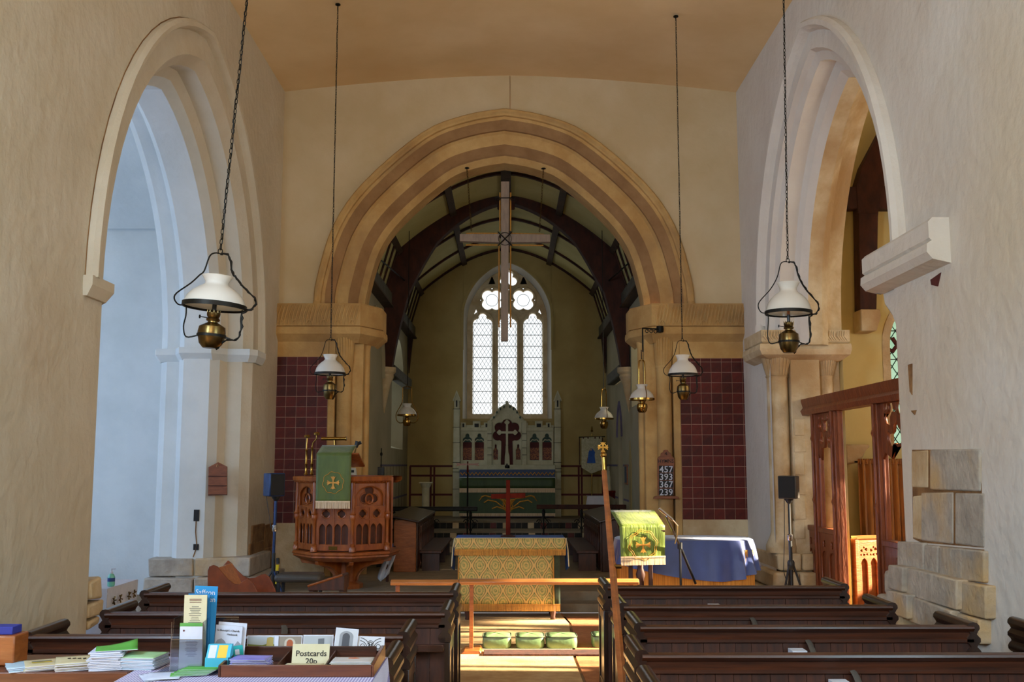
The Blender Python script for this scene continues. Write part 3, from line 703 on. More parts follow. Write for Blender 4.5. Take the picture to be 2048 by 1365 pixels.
b = MB(); b.add([(XS+.8, 3, 7.6), (XS+.8, 13.4, 7.6), (7.5, 13.4, 4.6), (7.5, 3, 4.6)], [(0, 1, 2, 3)]); struct(b, 'ceiling_aisle', MT['yellow'], smooth=0, solid=-.1)
# ---- nave west wall and ceiling
b = MB(); b.box(-3.3, 3.3, -4.2, -4.0, 0, 7.2); struct(b, 'wall_west', MT['plaster'], smooth=0)
b = MB(); xs = [-3.25+6.5*i/24 for i in range(25)]
b.strip([(x, -4.2, ztop(x)) for x in xs], [(x, YE+.01, ztop(x)) for x in xs]); struct(b, 'ceiling', MT['ceil'], smooth=60)
MB().tube([at(1020, 152, Y=YE-.003), at(1020, 219, Y=YE-.003)], .006, 4).build('crack', MT['stone_band'], wall_e)
# =====================================================================  CHANCEL SHELL
XL, XR, YF = -2.12, 2.04, 21.5
ZW = 4.42
fnC = lambda s: (lambda u, v, d: ((XL-d) if s < 0 else (XR+d), u, v))
# north wall: deep splayed window; south wall: blocked window niche, doorway, small piscina
b = MB()
NW = pointed(18.5, 20.5, 3.3, .75, 8)
arch_face(b, YE+.8, 21.5, 0, ZW+.02, NW, fnC(-1), 0, sill=1.95)
sill = [(18.5, 1.95)]+NW+[(20.5, 1.95), (18.5, 1.95)]
b.strip([fnC(-1)(u, v, 0) for u, v in sill], [fnC(-1)(19.5+(u-19.5)*.5, v-.05+(.25 if v < 2 else 0), .65) for u, v in sill])
wall_cn = struct(b, 'wall_chancel_north', MT['chancel'], smooth=25)
b = MB(); SW = pointed(15.6, 17.0, 3.5, .6, 8); ND = pointed(18.55, 19.2, 2.15, .55, 6)
arch_face(b, YE+.8, 17.5, 0, ZW+.02, SW, fnC(1), 0, sill=2.6)
arch_face(b, 17.5, 21.5, 0, ZW+.02, [(18.55, .35)]+ND+[(19.2, .35)], fnC(1), 0)
sill = [(15.6, 2.6)]+SW+[(17.0, 2.6), (15.6, 2.6)]
b.strip([fnC(1)(u, v, 0) for u, v in sill], [fnC(1)(16.3+(u-16.3)*.55, v, .65) for u, v in sill])
nd = [(18.55, .33)]+ND+[(19.2, .33)]
b.strip([fnC(1)(u, v, 0) for u, v in nd], [fnC(1)(u, v, .35) for u, v in nd])
wall_cs = struct(b, 'wall_chancel_south', MT['chancel'], smooth=25)
MB().box(XR+.75, XR+.8, 15.4, 17.2, 2.4, 4.3).build('light_blocker', MT['white'], wall_cs, smooth=0)  # added panel closing the opening to keep the sun out
MB().box(XL-.8, XL-.75, 18.3, 20.7, 1.7, 4.3).build('light_blocker', MT['white'], wall_cn, smooth=0)  # added panel closing the opening behind its lamp
MB().box(XR+.3, XR+.36, 18.5, 19.25, .3, 2.8).build('door_leaf', MT['beam'], wall_cs, smooth=0)
mm = sweep(MB(), offset_path(ND, -.1), [(0, 0), (.01, -.03), (.05, -.03), (.06, 0)], fnC(1)); mm.build('door_hood', MT['mauve'], wall_cs)
g = MB(); g.prism([(17.15, .9), (17.15, 1.75), (17.3, 2.05), (17.45, 1.75), (17.45, .9)], 'x', XR-.01, XR+.2); g.build('piscina_recess', MT['east'], wall_cs, smooth=0)
# gothic relief arch over the north door near the arch (plain recess outline)
sweep(MB(), pointed(15.0, 17.2, 3.1, 1.05, 8), [(0, 0), (0, -.04), (.12, -.05), (.14, 0)], fnC(-1)).build('recess_arch', MT['chancel'], wall_cn)
# painted bands on the side walls
for fn_, par in ((fnC(-1), wall_cn), (fnC(1), wall_cs)):
    for z in (1.02, 1.62):
        for ya, yb in ((17.6, 18.4), (19.35, 21.45)) if par is wall_cs else ((17.0, 21.45),):
            p = fn_(ya, z, -.004); q = fn_(yb, z+.035, .01)
            MB().box(min(p[0], q[0]), max(p[0], q[0]), ya, yb, z, z+.035).build('painted_band', MT['mauve'], par, smooth=0)
    for k in range(8):
        ya = 17.4+k*.5
        if par is wall_cs: continue
        p = fn_(ya, 1, -.003); q = fn_(ya, 1, .01)
        MB().box(min(p[0], q[0]), max(p[0], q[0]), ya, ya+.012, .35, 1.62).build('painted_line', MT['maroon'], par, smooth=0)
# east wall with its window opening
def Epx(px, py, Y=21.5): p = at(px, py, Y=Y); return (p.x, p.z)
eh = [Epx(926, 700), Epx(926, 640), Epx(929, 610), Epx(940, 583), Epx(958, 558), Epx(985, 536), Epx(1014, 524)]
eh = catmull(eh, 3); xc = Epx(1014.5, 600)[0]; EO = [(xc-abs(x-xc), z) for x, z in eh]; EO = EO+[(2*xc-x, z) for x, z in EO[-2::-1]]
SILL = Epx(1014, 838)[1]
fnX = lambda u, v, d: (u, YF+d, v)
b = arch_face(MB(), XL-.05, XR+.05, 0, 6.6, EO, fnX, 0, sill=SILL)
inner = [(xc+(u-xc)*.87, SILL+(v-SILL)*.955 if v > SILL else v) for u, v in EO]
full = [(EO[0][0], SILL)]+EO+[(EO[-1][0], SILL), (EO[0][0], SILL)]
finn = [(inner[0][0], SILL)]+inner+[(inner[-1][0], SILL), (inner[0][0], SILL)]
wall_ce = struct(b, 'wall_chancel_east', MT['east'], smooth=20)
MB().strip([fnX(u, v, 0) for u, v in full], [fnX(u, v, .35) for u, v in finn]).build('window_splay', MT['white'], wall_ce, smooth=25)
sweep(MB(), [EO[0]]+EO[1:-1]+[EO[-1]], [(-.045, 0), (-.04, -.03), (0, -.035), (.012, 0)], fnX).build('hood_mould', MT['east'], wall_ce, smooth=30)
# tracery plate
YT = YF+.30
def T(px, py): return Epx(px, py, YT)
outer = [(xc+(u-xc)*.93, SILL-.05+(v-SILL)*.985) for u, v in [(EO[0][0], SILL)]+EO+[(EO[-1][0], SILL)]]
holes = []; S = YT*1.02/FP
lights = []
for a, c in ((945, 984), (996, 1034), (1047, 1085)):
    x0, z0 = T(a, 829); x1, _ = T(c, 829); zs = T(a, 648)[1]; zt = T(a, 631)[1]
    h = trefoil_light(x0, x1, z0, zs, zt-zs+.04, 28); holes.append(h); lights.append((x0, x1, z0, zs))
quat = []
for cx, cy, k, rr in ((984, 601, 4, 11.5), (1046.5, 601, 4, 11.5)):
    u, v = T(cx, cy); holes.append(foil(u, v, 4, rr*S, rr*1.02*S, pi/4)); quat.append((u, v, 25*S))
    for a in (0, pi/2, pi, 3*pi/2):
        holes.append(circ(u+cos(a)*23.2*S, v+sin(a)*23.2*S, 1.9*S, 8))
u, v = T(1017, 559); holes.append(foil(u, v, 3, 9*S, 9*S, pi/2)); quat.append((u, v, 20*S))
def tri(px, py, r, up=1):
    u, v = T(px, py); return [(u-r*S, v-r*S*up), (u+r*S, v-r*S*up), (u, v+1.5*r*S*up)]
for px, py in ((952, 625), (1079, 625), (984, 564), (1047, 564), (1015, 577)): holes.append(tri(px, py, 4.2))
win = bpy.data.objects.new('window_1', None); C.objects.link(win); win.location = (0, YT, 0); win['kind'] = 'structure'
plate('tracery', outer, holes, .16, MT['stone_w'], win, bev=.02)
g = MB()
for u, v, r in quat: g.tube([(u+r*cos(t*pi/14), -.08, v+r*sin(t*pi/14)) for t in range(28)], .022, 6, closed=True)
for x0, x1, z0, zs in lights:
    p = [(x0-.03, z0)]+pointed(x0-.03, x1+.03, zs, .26, 8)+[(x1+.03, z0)]
    g.tube([(a, -.08, b_) for a, b_ in p], .02, 6)
g.build('roll_mould', MT['stone_w'], win)
g = MB(); g.prism([(-.34, SILL-.05), (.1, SILL-.02), (.1, SILL+.02), (-.1, SILL+.01)], 'x', outer[0][0]-.1, outer[-1][0]+.1); g.build('window_sill', MT['stone_w'], win, bev=.02)
# panes: one sheet per opening
for h in holes:
    cx = sum(p[0] for p in h)/len(h); cz = sum(p[1] for p in h)/len(h)
    pg = [(cx+(u-cx)*1.02, cz+(v-cz)*1.01) for u, v in h]
    g = MB(); n = len(pg); g.add([(u, .01, v) for u, v in pg], [tuple(range(n))]); g.build('pane', MT['pane'], win, smooth=0)
g = MB()   # lead lattice, saddle bars and border leads
for x0, x1, z0, zs in lights:
    zt = zs+.05; wd = x1-x0; n = 5; pit = wd/n
    k = 0
    for i in range(-40, 45):
        for sg in (1, -1):
            pts = []
            xa = x0+i*pit
            # line x = xa + sg*(z-z0)*.62
            sl_ = sg*.62
            zA, zB = z0, zt+.12
            zs_ = sorted(((x0-xa)/sl_+z0, (x1-xa)/sl_+z0)); za = max(zA, zs_[0]); zb = min(zB, zs_[1])
            if zb-za > .03: g.tube([(xa+sl_*(za-z0), 0, za), (xa+sl_*(zb-z0), 0, zb)], .0042, 3)
    for q in range(9):
        z = z0+(zs-z0)*q/8; g.box(x0, x1, -.008, .008, z-.006, z+.006)
    for x in (x0+.022, x1-.022): g.box(x-.004, x+.004, -.004, .004, z0, zs)
for u, v, r in quat[:2]:
    g.tube([(u+12*S*cos(t*pi/10), 0, v+12*S*sin(t*pi/10)) for t in range(20)], .006, 4, closed=True)
tag(g.build('leading', MT['lead'], win, smooth=0), kind='stuff')
# ---- chancel roof
apex = Epx(1013, 497, 21.45); knee = Epx(842, 583, 21.45); XCR = -.05
kx = abs(knee[0]-XCR)
def roofline(t, dn=0):
    """t in -1..1 across the curved ceiling"""
    zz = knee[1]+(apex[1]-knee[1])*(1-abs(t)**1.75); return (XCR+t*kx, zz-dn)
ts = [-1+2*i/24 for i in range(25)]
rl = [roofline(t) for t in ts]
b = MB(); b.strip([(x, YE+.75, z) for x, z in rl], [(x, YF+.05, z) for x, z in rl])
for s in (-1, 1):
    x, z = rl[0] if s < 0 else rl[-1]; xw = XL-.02 if s < 0 else XR+.02
    b.add([(x, YE+.75, z), (x, YF+.05, z), (xw, YF+.05, ZW), (xw, YE+.75, ZW)], [(0, 1, 2, 3)])
ceil_c = struct(b, 'ceiling_chancel', MT['roofpan'], smooth=60)
def rib(Y, name, wd, dp, m):
    g = MB(); up = [roofline(t, -.01) for t in ts]; dn = [roofline(t, dp) for t in ts]
    poly = up+dn[::-1]; g.prism(poly, 'y', Y-wd/2, Y+wd/2); return g.build(name, m, ceil_c, smooth=0)
for Y in (15.7, 18.7, 20.2, 21.44): rib(Y, 'roof_rib', .07, .045, MT['beam'])
for t, wd in ((0, .16), (-.5, .11), (.5, .11), (-1, .10), (1, .10)):
    x, z = roofline(t)
    MB().cbox((x, (YE+.8+YF)/2, z-.04), (wd, YF-YE-.8, .09), rot=Matrix.Rotation(t*.75, 3, 'Y')).build('purlin', MT['purlin'], ceil_c, smooth=0)
for s in (-1, 1):
    x, z = rl[0] if s < 0 else rl[-1]; xw = XL if s < 0 else XR
    for i in range(16):
        Y = 14.7+i*.44
        MB().tube([(x-s*.01, Y, z-.03), (xw-s*.03, Y, ZW+.05)], .018, 4).build('batten', MT['beam'], ceil_c, smooth=0)
    MB().box(min(xw, xw-s*.14), max(xw, xw-s*.14), YE+.8, YF, ZW-.10, ZW+.12).build('wall_plate', MT['plate_wood'], ceil_c, bev=.01)
    MB().box(min(xw, xw-s*.17), max(xw, xw-s*.17), YE+.8, YF, ZW-.13, ZW-.10).build('plate_moulding', MT['purlin'], ceil_c, smooth=0)
# arched truss on corbels
tr = thing('roof_truss', 'dark arch-braced oak roof truss spanning the chancel on stone corbels', 'roof truss', (XCR, 17.25, 3.3))
def truss_half(s):
    up = [roofline(s*t, -.005) for t in [i/12 for i in range(13)]]
    low = []
    for i in range(13):
        t = i/12; x, z = roofline(s*t); low.append((x-s*(.02+.30*t**2.2), z-.11-.20*t-.55*max(0, t-.75)))
    xw = (XL if s < 0 else XR)
    zc = 3.28
    up += [(xw-s*.01, ZW+.1), (xw-s*.01, zc)]
    low += [(xw-s*.42, 4.55), (xw-s*.28, 4.0), (xw-s*.20, 3.6), (xw-s*.15, zc)]
    return up+low[::-1]
for s in (-1, 1):
    MB().prism(truss_half(s), 'y', 17.13, 17.37).build('brace', MT['beam'], tr, smooth=0, world=True, bev=.012)
for s in (-1, 1):
    xw = XL if s < 0 else XR
    g = MB(); g.lathe([(.19, 3.28), (.19, 3.2), (.15, 3.16), (.16, 3.12), (.11, 3.02), (.1, 2.98), (.085, 2.9), (.0, 2.5)], (xw-s*.02, 17.25, 0), 14)
    g.build('corbel', MT['stone_w'], tr, world=True)
g = MB(); g.cbox((XCR, 17.1, roofline(0)[1]-.2), (.3, .04, .12)); 
g.build('boss', MT['beam'], tr, world=True, bev=.02)
for s in (-1, 1):
    xw = XL if s < 0 else XR
    o = MB().tube([(xw-s*.02, 15.1, 4.85), (xw-s*.35, 17.1, 4.75)], .012, 5).build('tie_rod', MT['iron'], tr, world=True)
for s, lb in ((-1, 'left'), (1, 'right')):
    xw = XL if s < 0 else XR
    MB().box(min(xw, xw-s*.16), max(xw, xw-s*.16), 17.5, 20.6 if s < 0 else 19.6, 3.16, 3.36).build('old_wall_beam', MT['plate_wood'], wall_cn if s < 0 else wall_cs, bev=.02)
    MB().prism([(xw, 4.3), (xw-s*.10, 4.28), (xw-s*.03, 3.55)], 'y', 21.2, 21.4).build('wall_post', MT['beam'], ceil_c, smooth=0)
# dado bands on the east wall
for s, xa, xb in ((-1, Epx(820, 900)[0], Epx(905, 900)[0]), (1, Epx(1122, 900)[0], Epx(1208, 900)[0])):
    for py in (933, 952, 990):
        z = Epx(900, py)[1]; MB().box(xa, xb, YF-.006, YF+.01, z-.02, z+.02).build('painted_band', MT['maroon'], wall_ce, smooth=0)
    for px in ((821, 862, 869) if s < 0 else (1157, 1163, 1205)):
        x = Epx(px, 900)[0]; MB().box(x-.02, x+.02, YF-.007, YF+.01, .6, Epx(900, 933)[1]).build('painted_band', MT['maroon'], wall_ce, smooth=0)
# ---- sanctuary steps with tiled risers
def step(y0, y1, z0, z1, rows, name):
    g = MB(); g.box(-2.1, 2.03, y0, y1, z0-.1, z1); st = struct(g, name, MT['slab'], smooth=0)
    n = 34; wd = 4.0/n; t1 = MB().box(-wd/2+.003, wd/2-.003, -.012, 0, 0, (z1-z0-.03)/rows-.006)
    mA = t1.mesh('tile', MT['stone_w'], 0); mB_ = t1.mesh('tile', MT['tile'], 0); mC = t1.mesh('tile', MT['iron'], 0)
    for r in range(rows):
        for k in range(n):
            inst('tile', [mA, mC, mB_, mC][(k+r*2) % 4] if k % 3 else mC, st, (-2.0+wd*(k+.5), y0, z0+.003+r*(z1-z0-.03)/rows))
step(17.3, 18.7, .2, .33, 1, 'floor_sanctuary'); step(18.7, 19.5, .33, .46, 1, 'trim_2'); step(19.5, 21.5, .46, .60, 1, 'trim_3')
# =====================================================================  FURNITURE
def mir(P): return P+[(-x, z) for x, z in P[::-1]]
CAPP = [(.0, .0), (.02, -.004), (.032, -.018), (.034, -.034), (.022, -.05), (.016, -.062), (.026, -.074), (.036, -.084), (.036, -.102), (.022, -.116), (.016, -.128), (.030, -.142), (.038, -.156), (.036, -.172), (.022, -.186)]
def end_parts(root, x, z=.82, y0=.0, y1=.43, H=None):
    p = MB().prism(mir([(.02, 0), (.02, z-.17)]), 'y', y0+.02, y1-.02)
    e = MB(); e.box(x-.02, x+.02, y0+.02, y1-.01, 0, z-.15)
    e = e.build('end_panel', MT['pewend'], root, bev=.004)
    g = MB(); poly = [(x+a, z+b) for a, b in CAPP]+[(x-a, z+b) for a, b in CAPP[:0:-1]]
    g.prism(poly, 'y', y0-.01, y1); g.build('end_moulding', MT['pewend'], e, smooth=40)
    g = MB()
    for yy in (y0+.01, y1-.05): g.box(x-.03, x+.03, yy, yy+.045, 0, z-.19)
    g.box(x-.027, x+.027, y0+.05, y1-.05, .02, .12); g.box(x-.027, x+.027, y0+.05, y1-.05, z-.27, z-.2)
    g.build('end_stile', MT['pewend'], e, bev=.004)
def make_pew(name, label, x0, x1, Y, group, bracket=None, H=.80):
    r = thing(name, label, 'pew', (0, Y, 0), 0, group)
    prof = [(-.018, H-.022), (-.026, H-.012), (-.022, H-.002), (-.008, H+.002), (.03, H+.002), (.036, H-.01), (.03, H-.03), (.02, H-.04), (.02, H-.09), (.002, H-.09), (-.010, H-.084), (-.010, H-.068), (.0, H-.060), (-.002, H-.034)]
    MB().prism([(y, z) for y, z in prof], 'x', x0, x1).build('top_rail', MT['oakx'], r, smooth=25)
    n = int((x1-x0)/.082); wd = (x1-x0)/n
    pm = MB().box(-wd/2+.0012, wd/2-.0012, 0, .016, .08, H-.08).mesh('plank', MT['oak'], 0)
    for k in range(n): inst('plank', pm, r, (x0+wd*(k+.5), .004+random.uniform(0, .003), 0))
    g = MB(); g.box(x0, x1, -.13, .004, .60, .622); g.box(x0, x1, -.135, -.12, .6, .64); g.build('book_ledge', MT['oakx'], r, bev=.003)
    g = MB(); g.box(x0, x1, .03, .40, .40, .43); g.build('seat', MT['oakx'], r, bev=.006)
    g = MB(); g.box(x0, x1, .0, .03, 0, .09); g.build('bottom_rail', MT['oakx'], r, smooth=0)
    if bracket:
        bx = at(bracket, 1280, Y=Y).x
        g = MB(); g.tube([(bx-.008, -.012, H-.07), (bx, -.03, H-.09), (bx+.012, -.11, .63)], .018, 4, flat=.25); g.build('bracket', MT['lino'], r)
    end_parts(r, x0); end_parts(r, x1)
    return r
GL, GR = 'oak pews left of the aisle', 'oak pews right of the aisle'
make_pew('pew', 'front dark oak pew on the left of the aisle, its top rail worn and scuffed', at(290, 1185, Y=6.99).x, -.37, 6.99, GL)
make_pew('pew', 'second dark oak pew from the front on the left, iron bracket on its back', at(212, 1225, Y=6.07).x, -.37, 6.07, GL, 571)
make_pew('pew', 'third dark oak pew from the front on the left, behind the leaflet holder', at(55, 1265, Y=5.28).x, -.53, 5.28, GL)
make_pew('pew', 'dark oak pew nearest the postcard table on the left, rearmost of that block', -2.95, -.535, 4.59, GL)
make_pew('pew', 'front dark oak pew on the right, before the blue draped piano', .695, at(1688, 1172, Y=7.36).x, 7.36, GR)
make_pew('pew', 'second dark oak pew from the front on the right, iron bracket on its back', .695, at(1783, 1210, Y=6.36).x, 6.36, GR, 1507)
make_pew('pew', 'third dark oak pew from the front on the right, a paper lying on its ledge', .695, at(1945, 1252, Y=5.57).x, 5.57, GR, 1617)
make_pew('pew', 'fourth dark oak pew on the right, filling the bottom of the view', .60, at(2160, 1300, Y=4.76).x, 4.76, GR, 1705)
make_pew('pew', 'nearest dark oak pew on the right, only its sloping end knob in view', .565, 2.6, 3.98, GR)
r = thing('pew_end', 'dark oak pew end with moulded top against the right wall by the frame edge', 'pew end', (2.78, 5.35, 0)); end_parts(r, 0, z=.82)
# sloping rails at the wall ends of the pews
for (a, b_, Y, lb) in ((278, 1207, 6.5, None),): pass
# ---------------- octagonal pulpit
PX, PY = at(694.5, 1030, Y=12.4).x, 12.42
pul = thing('pulpit', 'octagonal carved oak pulpit with gothic tracery panels and corbelled foot', 'pulpit', (PX, PY, .2))
R = .593; AP = R*cos(pi/8); L = 2*R*sin(pi/8)
zz = lambda py: at(690, py, Y=11.88).z-.2
z = dict(t=zz(953), c=zz(966), a1=zz(974), a0=zz(1014), q1=zz(1017), q0=zz(1040), l1=zz(1043), l0=zz(1090), b=zz(1103), m=zz(1122), k=zz(1150))
def oct_ring(mb, prof, a_from=0, faces=8, rot0=radians(14.6)):
    return mb.lathe([(r, h) for r, h in prof], (0, 0, 0), faces, rot0, rot0+faces*pi/4) if faces < 8 else mb.lathe(prof, (0, 0, 0), 8, rot0, rot0+2*pi)
for al in (-98, -53, -8, 37, 127, 172, -143):
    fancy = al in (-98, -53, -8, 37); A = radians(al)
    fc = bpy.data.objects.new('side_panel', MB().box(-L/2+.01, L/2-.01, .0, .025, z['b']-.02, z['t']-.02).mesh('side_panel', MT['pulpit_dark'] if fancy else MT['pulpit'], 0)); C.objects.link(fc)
    fc.parent = pul; fc.location = ((AP-.05)*sin(A), -(AP-.05)*cos(A), 0); fc.rotation_euler = (0, 0, A)
    if not fancy: continue
    h = L/2-.045
    out = [(-L/2+.02, z['b']), (L/2-.02, z['b']), (L/2-.02, z['c']), (-L/2+.02, z['c'])]
    q = h/2; qz = (z['q0']+z['q1'])/2; qr = (z['q1']-z['q0'])/2-.012
    arch = [(-h, z['a0'])]+pointed(-h, h, z['a0']+.10, z['a1']-z['a0']-.10, 8)+[(h, z['a0'])]
    hs = [arch, foil(-q, qz, 4, qr*.42, qr*.42, pi/2, 24), foil(q, qz, 4, qr*.42, qr*.42, pi/2, 24)]
    for sx in (-1, 1):
        for k in (0, 1):
            x0 = sx*q+(-h/2+.012 if k == 0 else .006); x1 = x0+h/2-.018
            hs.append(lancet(x0, x1, z['l0'], z['l1']-.09, .055, 5))
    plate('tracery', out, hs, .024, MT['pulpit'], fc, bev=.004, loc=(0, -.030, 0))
    tz = z['a0']+.02
    tr_ = [(-h-.005, z['a0']), (h+.005, z['a0']), (h+.005, z['a1']), (-h-.005, z['a1'])]
    H_ = z['a1']-z['a0']
    cs = foil(0, z['a0']+H_*.50, 3, h*.32, h*.34, pi/2, 36)
    plate('trefoil', tr_, [cs], .012, MT['pulpit'], fc, bev=.003, loc=(0, -.012, 0))
    g = MB(); g.tube([(p[0]*1.1, -.020, p[1]*1+.01) for p in cs[::1]], .006, 5, closed=True); g.tube([(a, -.044, b_) for a, b_ in arch], .007, 5)
    for sx in (-1, 1): g.tube([(sx*q+qr*cos(t), -.044, qz+qr*sin(t)) for t in [k*pi/8 for k in range(16)]], .006, 5, closed=True)
    g.tube([(.75*h*cos(t)*.35, -.022, z['a0']+H_*.36+h*.3*sin(t)) for t in [k*pi/8 for k in range(16)]], .012, 5, closed=True)
    g.box(-L/2+.02, L/2-.02, -.05, -.03, z['a0']-.012, z['a0']+.004); g.box(-L/2+.02, L/2-.02, -.05, -.03, z['q0']-.008, z['q0']+.004)
    g.box(-.008, .008, -.05, -.03, z['l0']-.02, z['q1'])
    g.build('mouldings', MT['pulpit'], fc, smooth=40)
g = MB()
for be in (-120.4, -75.4, -30.4, 14.6, 59.6):
    B = radians(be); x, y = (R-.0)*sin(B), -(R-.0)*cos(B)
    g = MB(); g.lathe([(.040, z['b']-.01), (.040, z['b']+.03), (.03, z['b']+.05), (.034, z['b']+.07), (.020, z['b']+.085), (.019, z['q0']-.02), (.03, z['q0']), (.036, z['q0']+.02), (.03, z['q0']+.05), (.038, z['q0']+.065), (.024, z['q0']+.09), (.022, z['c'])], (x, y, 0), 10)
    g.build('colonnette', MT['pulpit'], pul)
oct_ring(MB(), [(R-.03, z['c']-.012), (R+.0, z['c']-.01), (R+.02, z['c']+.004), (R+.055, z['c']+.02), (R+.06, z['t']-.018), (R+.05, z['t']-.004), (R-.05, z['t']), (R-.06, z['c'])], faces=7).build('cornice', MT['pulpit'], pul, smooth=15)
g = MB()
for k in range(8*14):
    fa = k//14
    if fa == 7: continue
    t = (k % 14+.5)/14; b0 = radians(14.6+45*fa); b1 = radians(14.6+45*(fa+1))
    x = (R+.035)*((1-t)*cos(b0)+t*cos(b1)); y = (R+.035)*((1-t)*sin(b0)+t*sin(b1)); g.lathe([(0, -.012), (.011, 0), (0, .012)], (x, y, z['c']+.008), 5)
tag(g.build('bead_row', MT['pulpit'], pul), kind='stuff')
oct_ring(MB(), [(0, z['b']-.02), (R-.02, z['b']-.01), (R+.035, z['b']-.02), (R+.05, z['b']-.045), (R+.03, z['b']-.06), (R+.035, z['m']+.03), (R, z['m']+.01), (R-.06, z['m']-.02), (R-.14, z['m']-.03), (0, z['m']-.03)]).build('base_moulding', MT['pulpit'], pul, smooth=15)
oct_ring(MB(), [(.20, -.0), (.20, .05), (.13, .08), (.12, z['m']-.05), (.16, z['m'])]).build('stem', MT['pulpit'], pul, smooth=15)
for be in range(8):
    B = radians(-30.4+45*be); g = MB()
    poly = [(.12, .06), (.12, z['m']-.02), (R-.05, z['m']-.02), (R-.07, z['m']-.06)]+[(R-.10-(R-.24)*sin(t), z['m']-.07-(z['m']-.16)*(1-cos(t))) for t in [k*pi/12 for k in range(1, 7)]]
    g.prism(poly, 'y', -.025, .025); o = g.build('bracket', MT['pulpit'], pul, bev=.004); o.rotation_euler = (0, 0, B-pi/2)
dz = at(668, 908, Y=11.75).z-.2
A = radians(-8)
g = MB(); g.cbox((0, 0, 0), (.40, .30, .02), Matrix.Rotation(radians(-28), 3, 'X')); g.box(-.03, .03, -.02, .04, -.26, 0)
o = g.build('book_desk', MT['pulpit'], pul); o.location = (.045-.0, -AP-.02, dz-.07); o.rotation_euler = (0, 0, A)
g = MB(); g.box(-.05, .05, -.002, .006, 0, .04); o = g.build('brass_plate', MT['brass'], pul); o.location = ((AP+.0)*sin(A), -(AP+.0)*cos(A), z['b']+.012); o.rotation_euler = (0, 0, A); o['label'] = 'small brass name plate'
# embroidered fall: cloth with a cross in a ring and a fringe
def pattee(mb, cx, cz, r, y, d=.003, w0=.18, w1=.62):
    for k in range(4):
        a = k*pi/2; poly = []
        for (t, u) in ((.08, -w0*.5), (.45, -w0*.7), (.92, -w1*.62), (.86, -w1*.2), (1.0, 0), (.86, w1*.2), (.92, w1*.62), (.45, w0*.7), (.08, w0*.5)):
            poly.append((cx+r*(t*cos(a)-u*sin(a)), cz+r*(t*sin(a)+u*cos(a))))
        mb.prism(poly, 'y', y-d, y)
    mb.lathe([(0, y-d*1.3), (r*.17, y-d*1.3), (r*.17, y)], (cx, 0, cz), 10, ax='y')
def ring_flat(mb, cx, cz, r, w_, y, n=40):
    mb.tube([(cx+r*(1+.06*sin(8*t))*cos(t), y, cz+r*(1+.06*sin(8*t))*sin(t)) for t in [2*pi*k/n for k in range(n)]], w_, 4, closed=True)
def fall(name, label, loc, rz, wd, top, bot, fr, m, mf, slope=None, group=None, cat='cloth', amp=.006, cross=.3, ringn=1):
    t = thing(name, label, cat, loc, rz, group)
    H = top-bot
    g = MB(); g.grid(lambda u, v: ((u-.5)*wd*(1-.02*v), -abs(amp)*(1+sin(u*9+v*2))*v-.001, top-H*v), 14, 16); g.build('cloth_panel', m, t, solid=.004)
    if slope: 
        g = MB(); sy_, sz_ = slope; g.grid(lambda u, v: ((u-.5)*wd, v*sy_, top+v*sz_+.001), 8, 6); g.build('cloth_top', m, t, solid=.004)
    n = int(wd/.009); g = MB()
    for k in range(n):
        x = (k+.5)/n*wd-wd/2; j = random.uniform(-.003, .003)
        g.tube([(x*.98, -abs(amp)*1.6, bot+.012), (x*.98+j, -abs(amp)*1.8, bot-fr)], .0048, 4)
    g.box(-wd/2*.98, wd/2*.98, -abs(amp)*2-.005, -.002, bot-.002, bot+.014)
    tag(g.build('fringe', mf, t), kind='stuff')
    g = MB(); cz = bot+H*.40; pattee(g, 0, cz, wd*cross*.62, -abs(amp)*2-.004); g.build('embroidered_cross', MT['gold'], t, smooth=0)
    g = MB()
    for q in range(ringn): ring_flat(g, 0, cz, wd*cross*(.98+.14*q), .0028, -abs(amp)*2-.003)
    g.build('embroidered_ring', MT['gold'], t)
    return t
p = at(668, 908, Y=11.70); q = at(668, 1005, Y=11.70); k_ = at(668, 1018, Y=11.7)
fall('pulpit_fall', 'green silk pulpit fall with gold cross and cream fringe hanging on the pulpit', (p.x, 11.70, 0), radians(-6), .405, p.z, q.z, q.z-k_.z, MT['green'], MT['fringe'], slope=(.22, .10), amp=.004)
# things standing on the pulpit
def candle_stand(): pass
p = at(617, 951, Y=12.1)
t = thing('brass_lamp_bracket', 'pair of tall brass tube lamp fittings on the left rim of the pulpit', 'lamp', (p.x, 12.1, p.z))
for dx, h, tx in ((-.03, .44, -.025), (.035, .47, .085)):
    g = MB(); g.lathe([(.025, 0), (.028, .01), (.016, .03), (.014, .12), (.02, .13), (.013, .15), (.012, h*.62), (.017, h*.66), (.009, h*.7)], (dx, 0, 0), 10); g.tube([(dx, 0, h*.68), (dx+(tx-dx)*.2, 0, h*.8), (tx, 0, h*.9), (tx, 0, h)], .008, 6)
    g.lathe([(0, h-.01), (.035, h), (.038, h+.02), (.03, h+.03), (0, h+.025)], (tx, 0, 0), 12); g.build('stem', MT['brass'], t)
p = at(669, 878, Y=11.95); q = at(667, 905, Y=11.95)
t = thing('pulpit_light', 'horizontal brass tube reading light above the green pulpit fall', 'lamp', (p.x, 11.95, q.z-.05))
h = p.z-q.z+.05
g = MB(); g.tube([(-.14, 0, h), (.135, 0, h)], .019, 12); g.tube([(-.15, 0, h), (-.14, 0, h)], .023, 12); g.tube([(.125, 0, h), (.14, 0, h+.002)], .025, 12); g.build('tube_shade', MT['brass'], t)
g = MB(); g.tube([(0, 0, h), (.003, 0, h*.6), (0, 0, .05)], .008, 8); g.lathe([(.012, h*.42), (.018, h*.48), (.012, h*.54)], (0, 0, 0), 8); g.build('stem', MT['brass'], t)
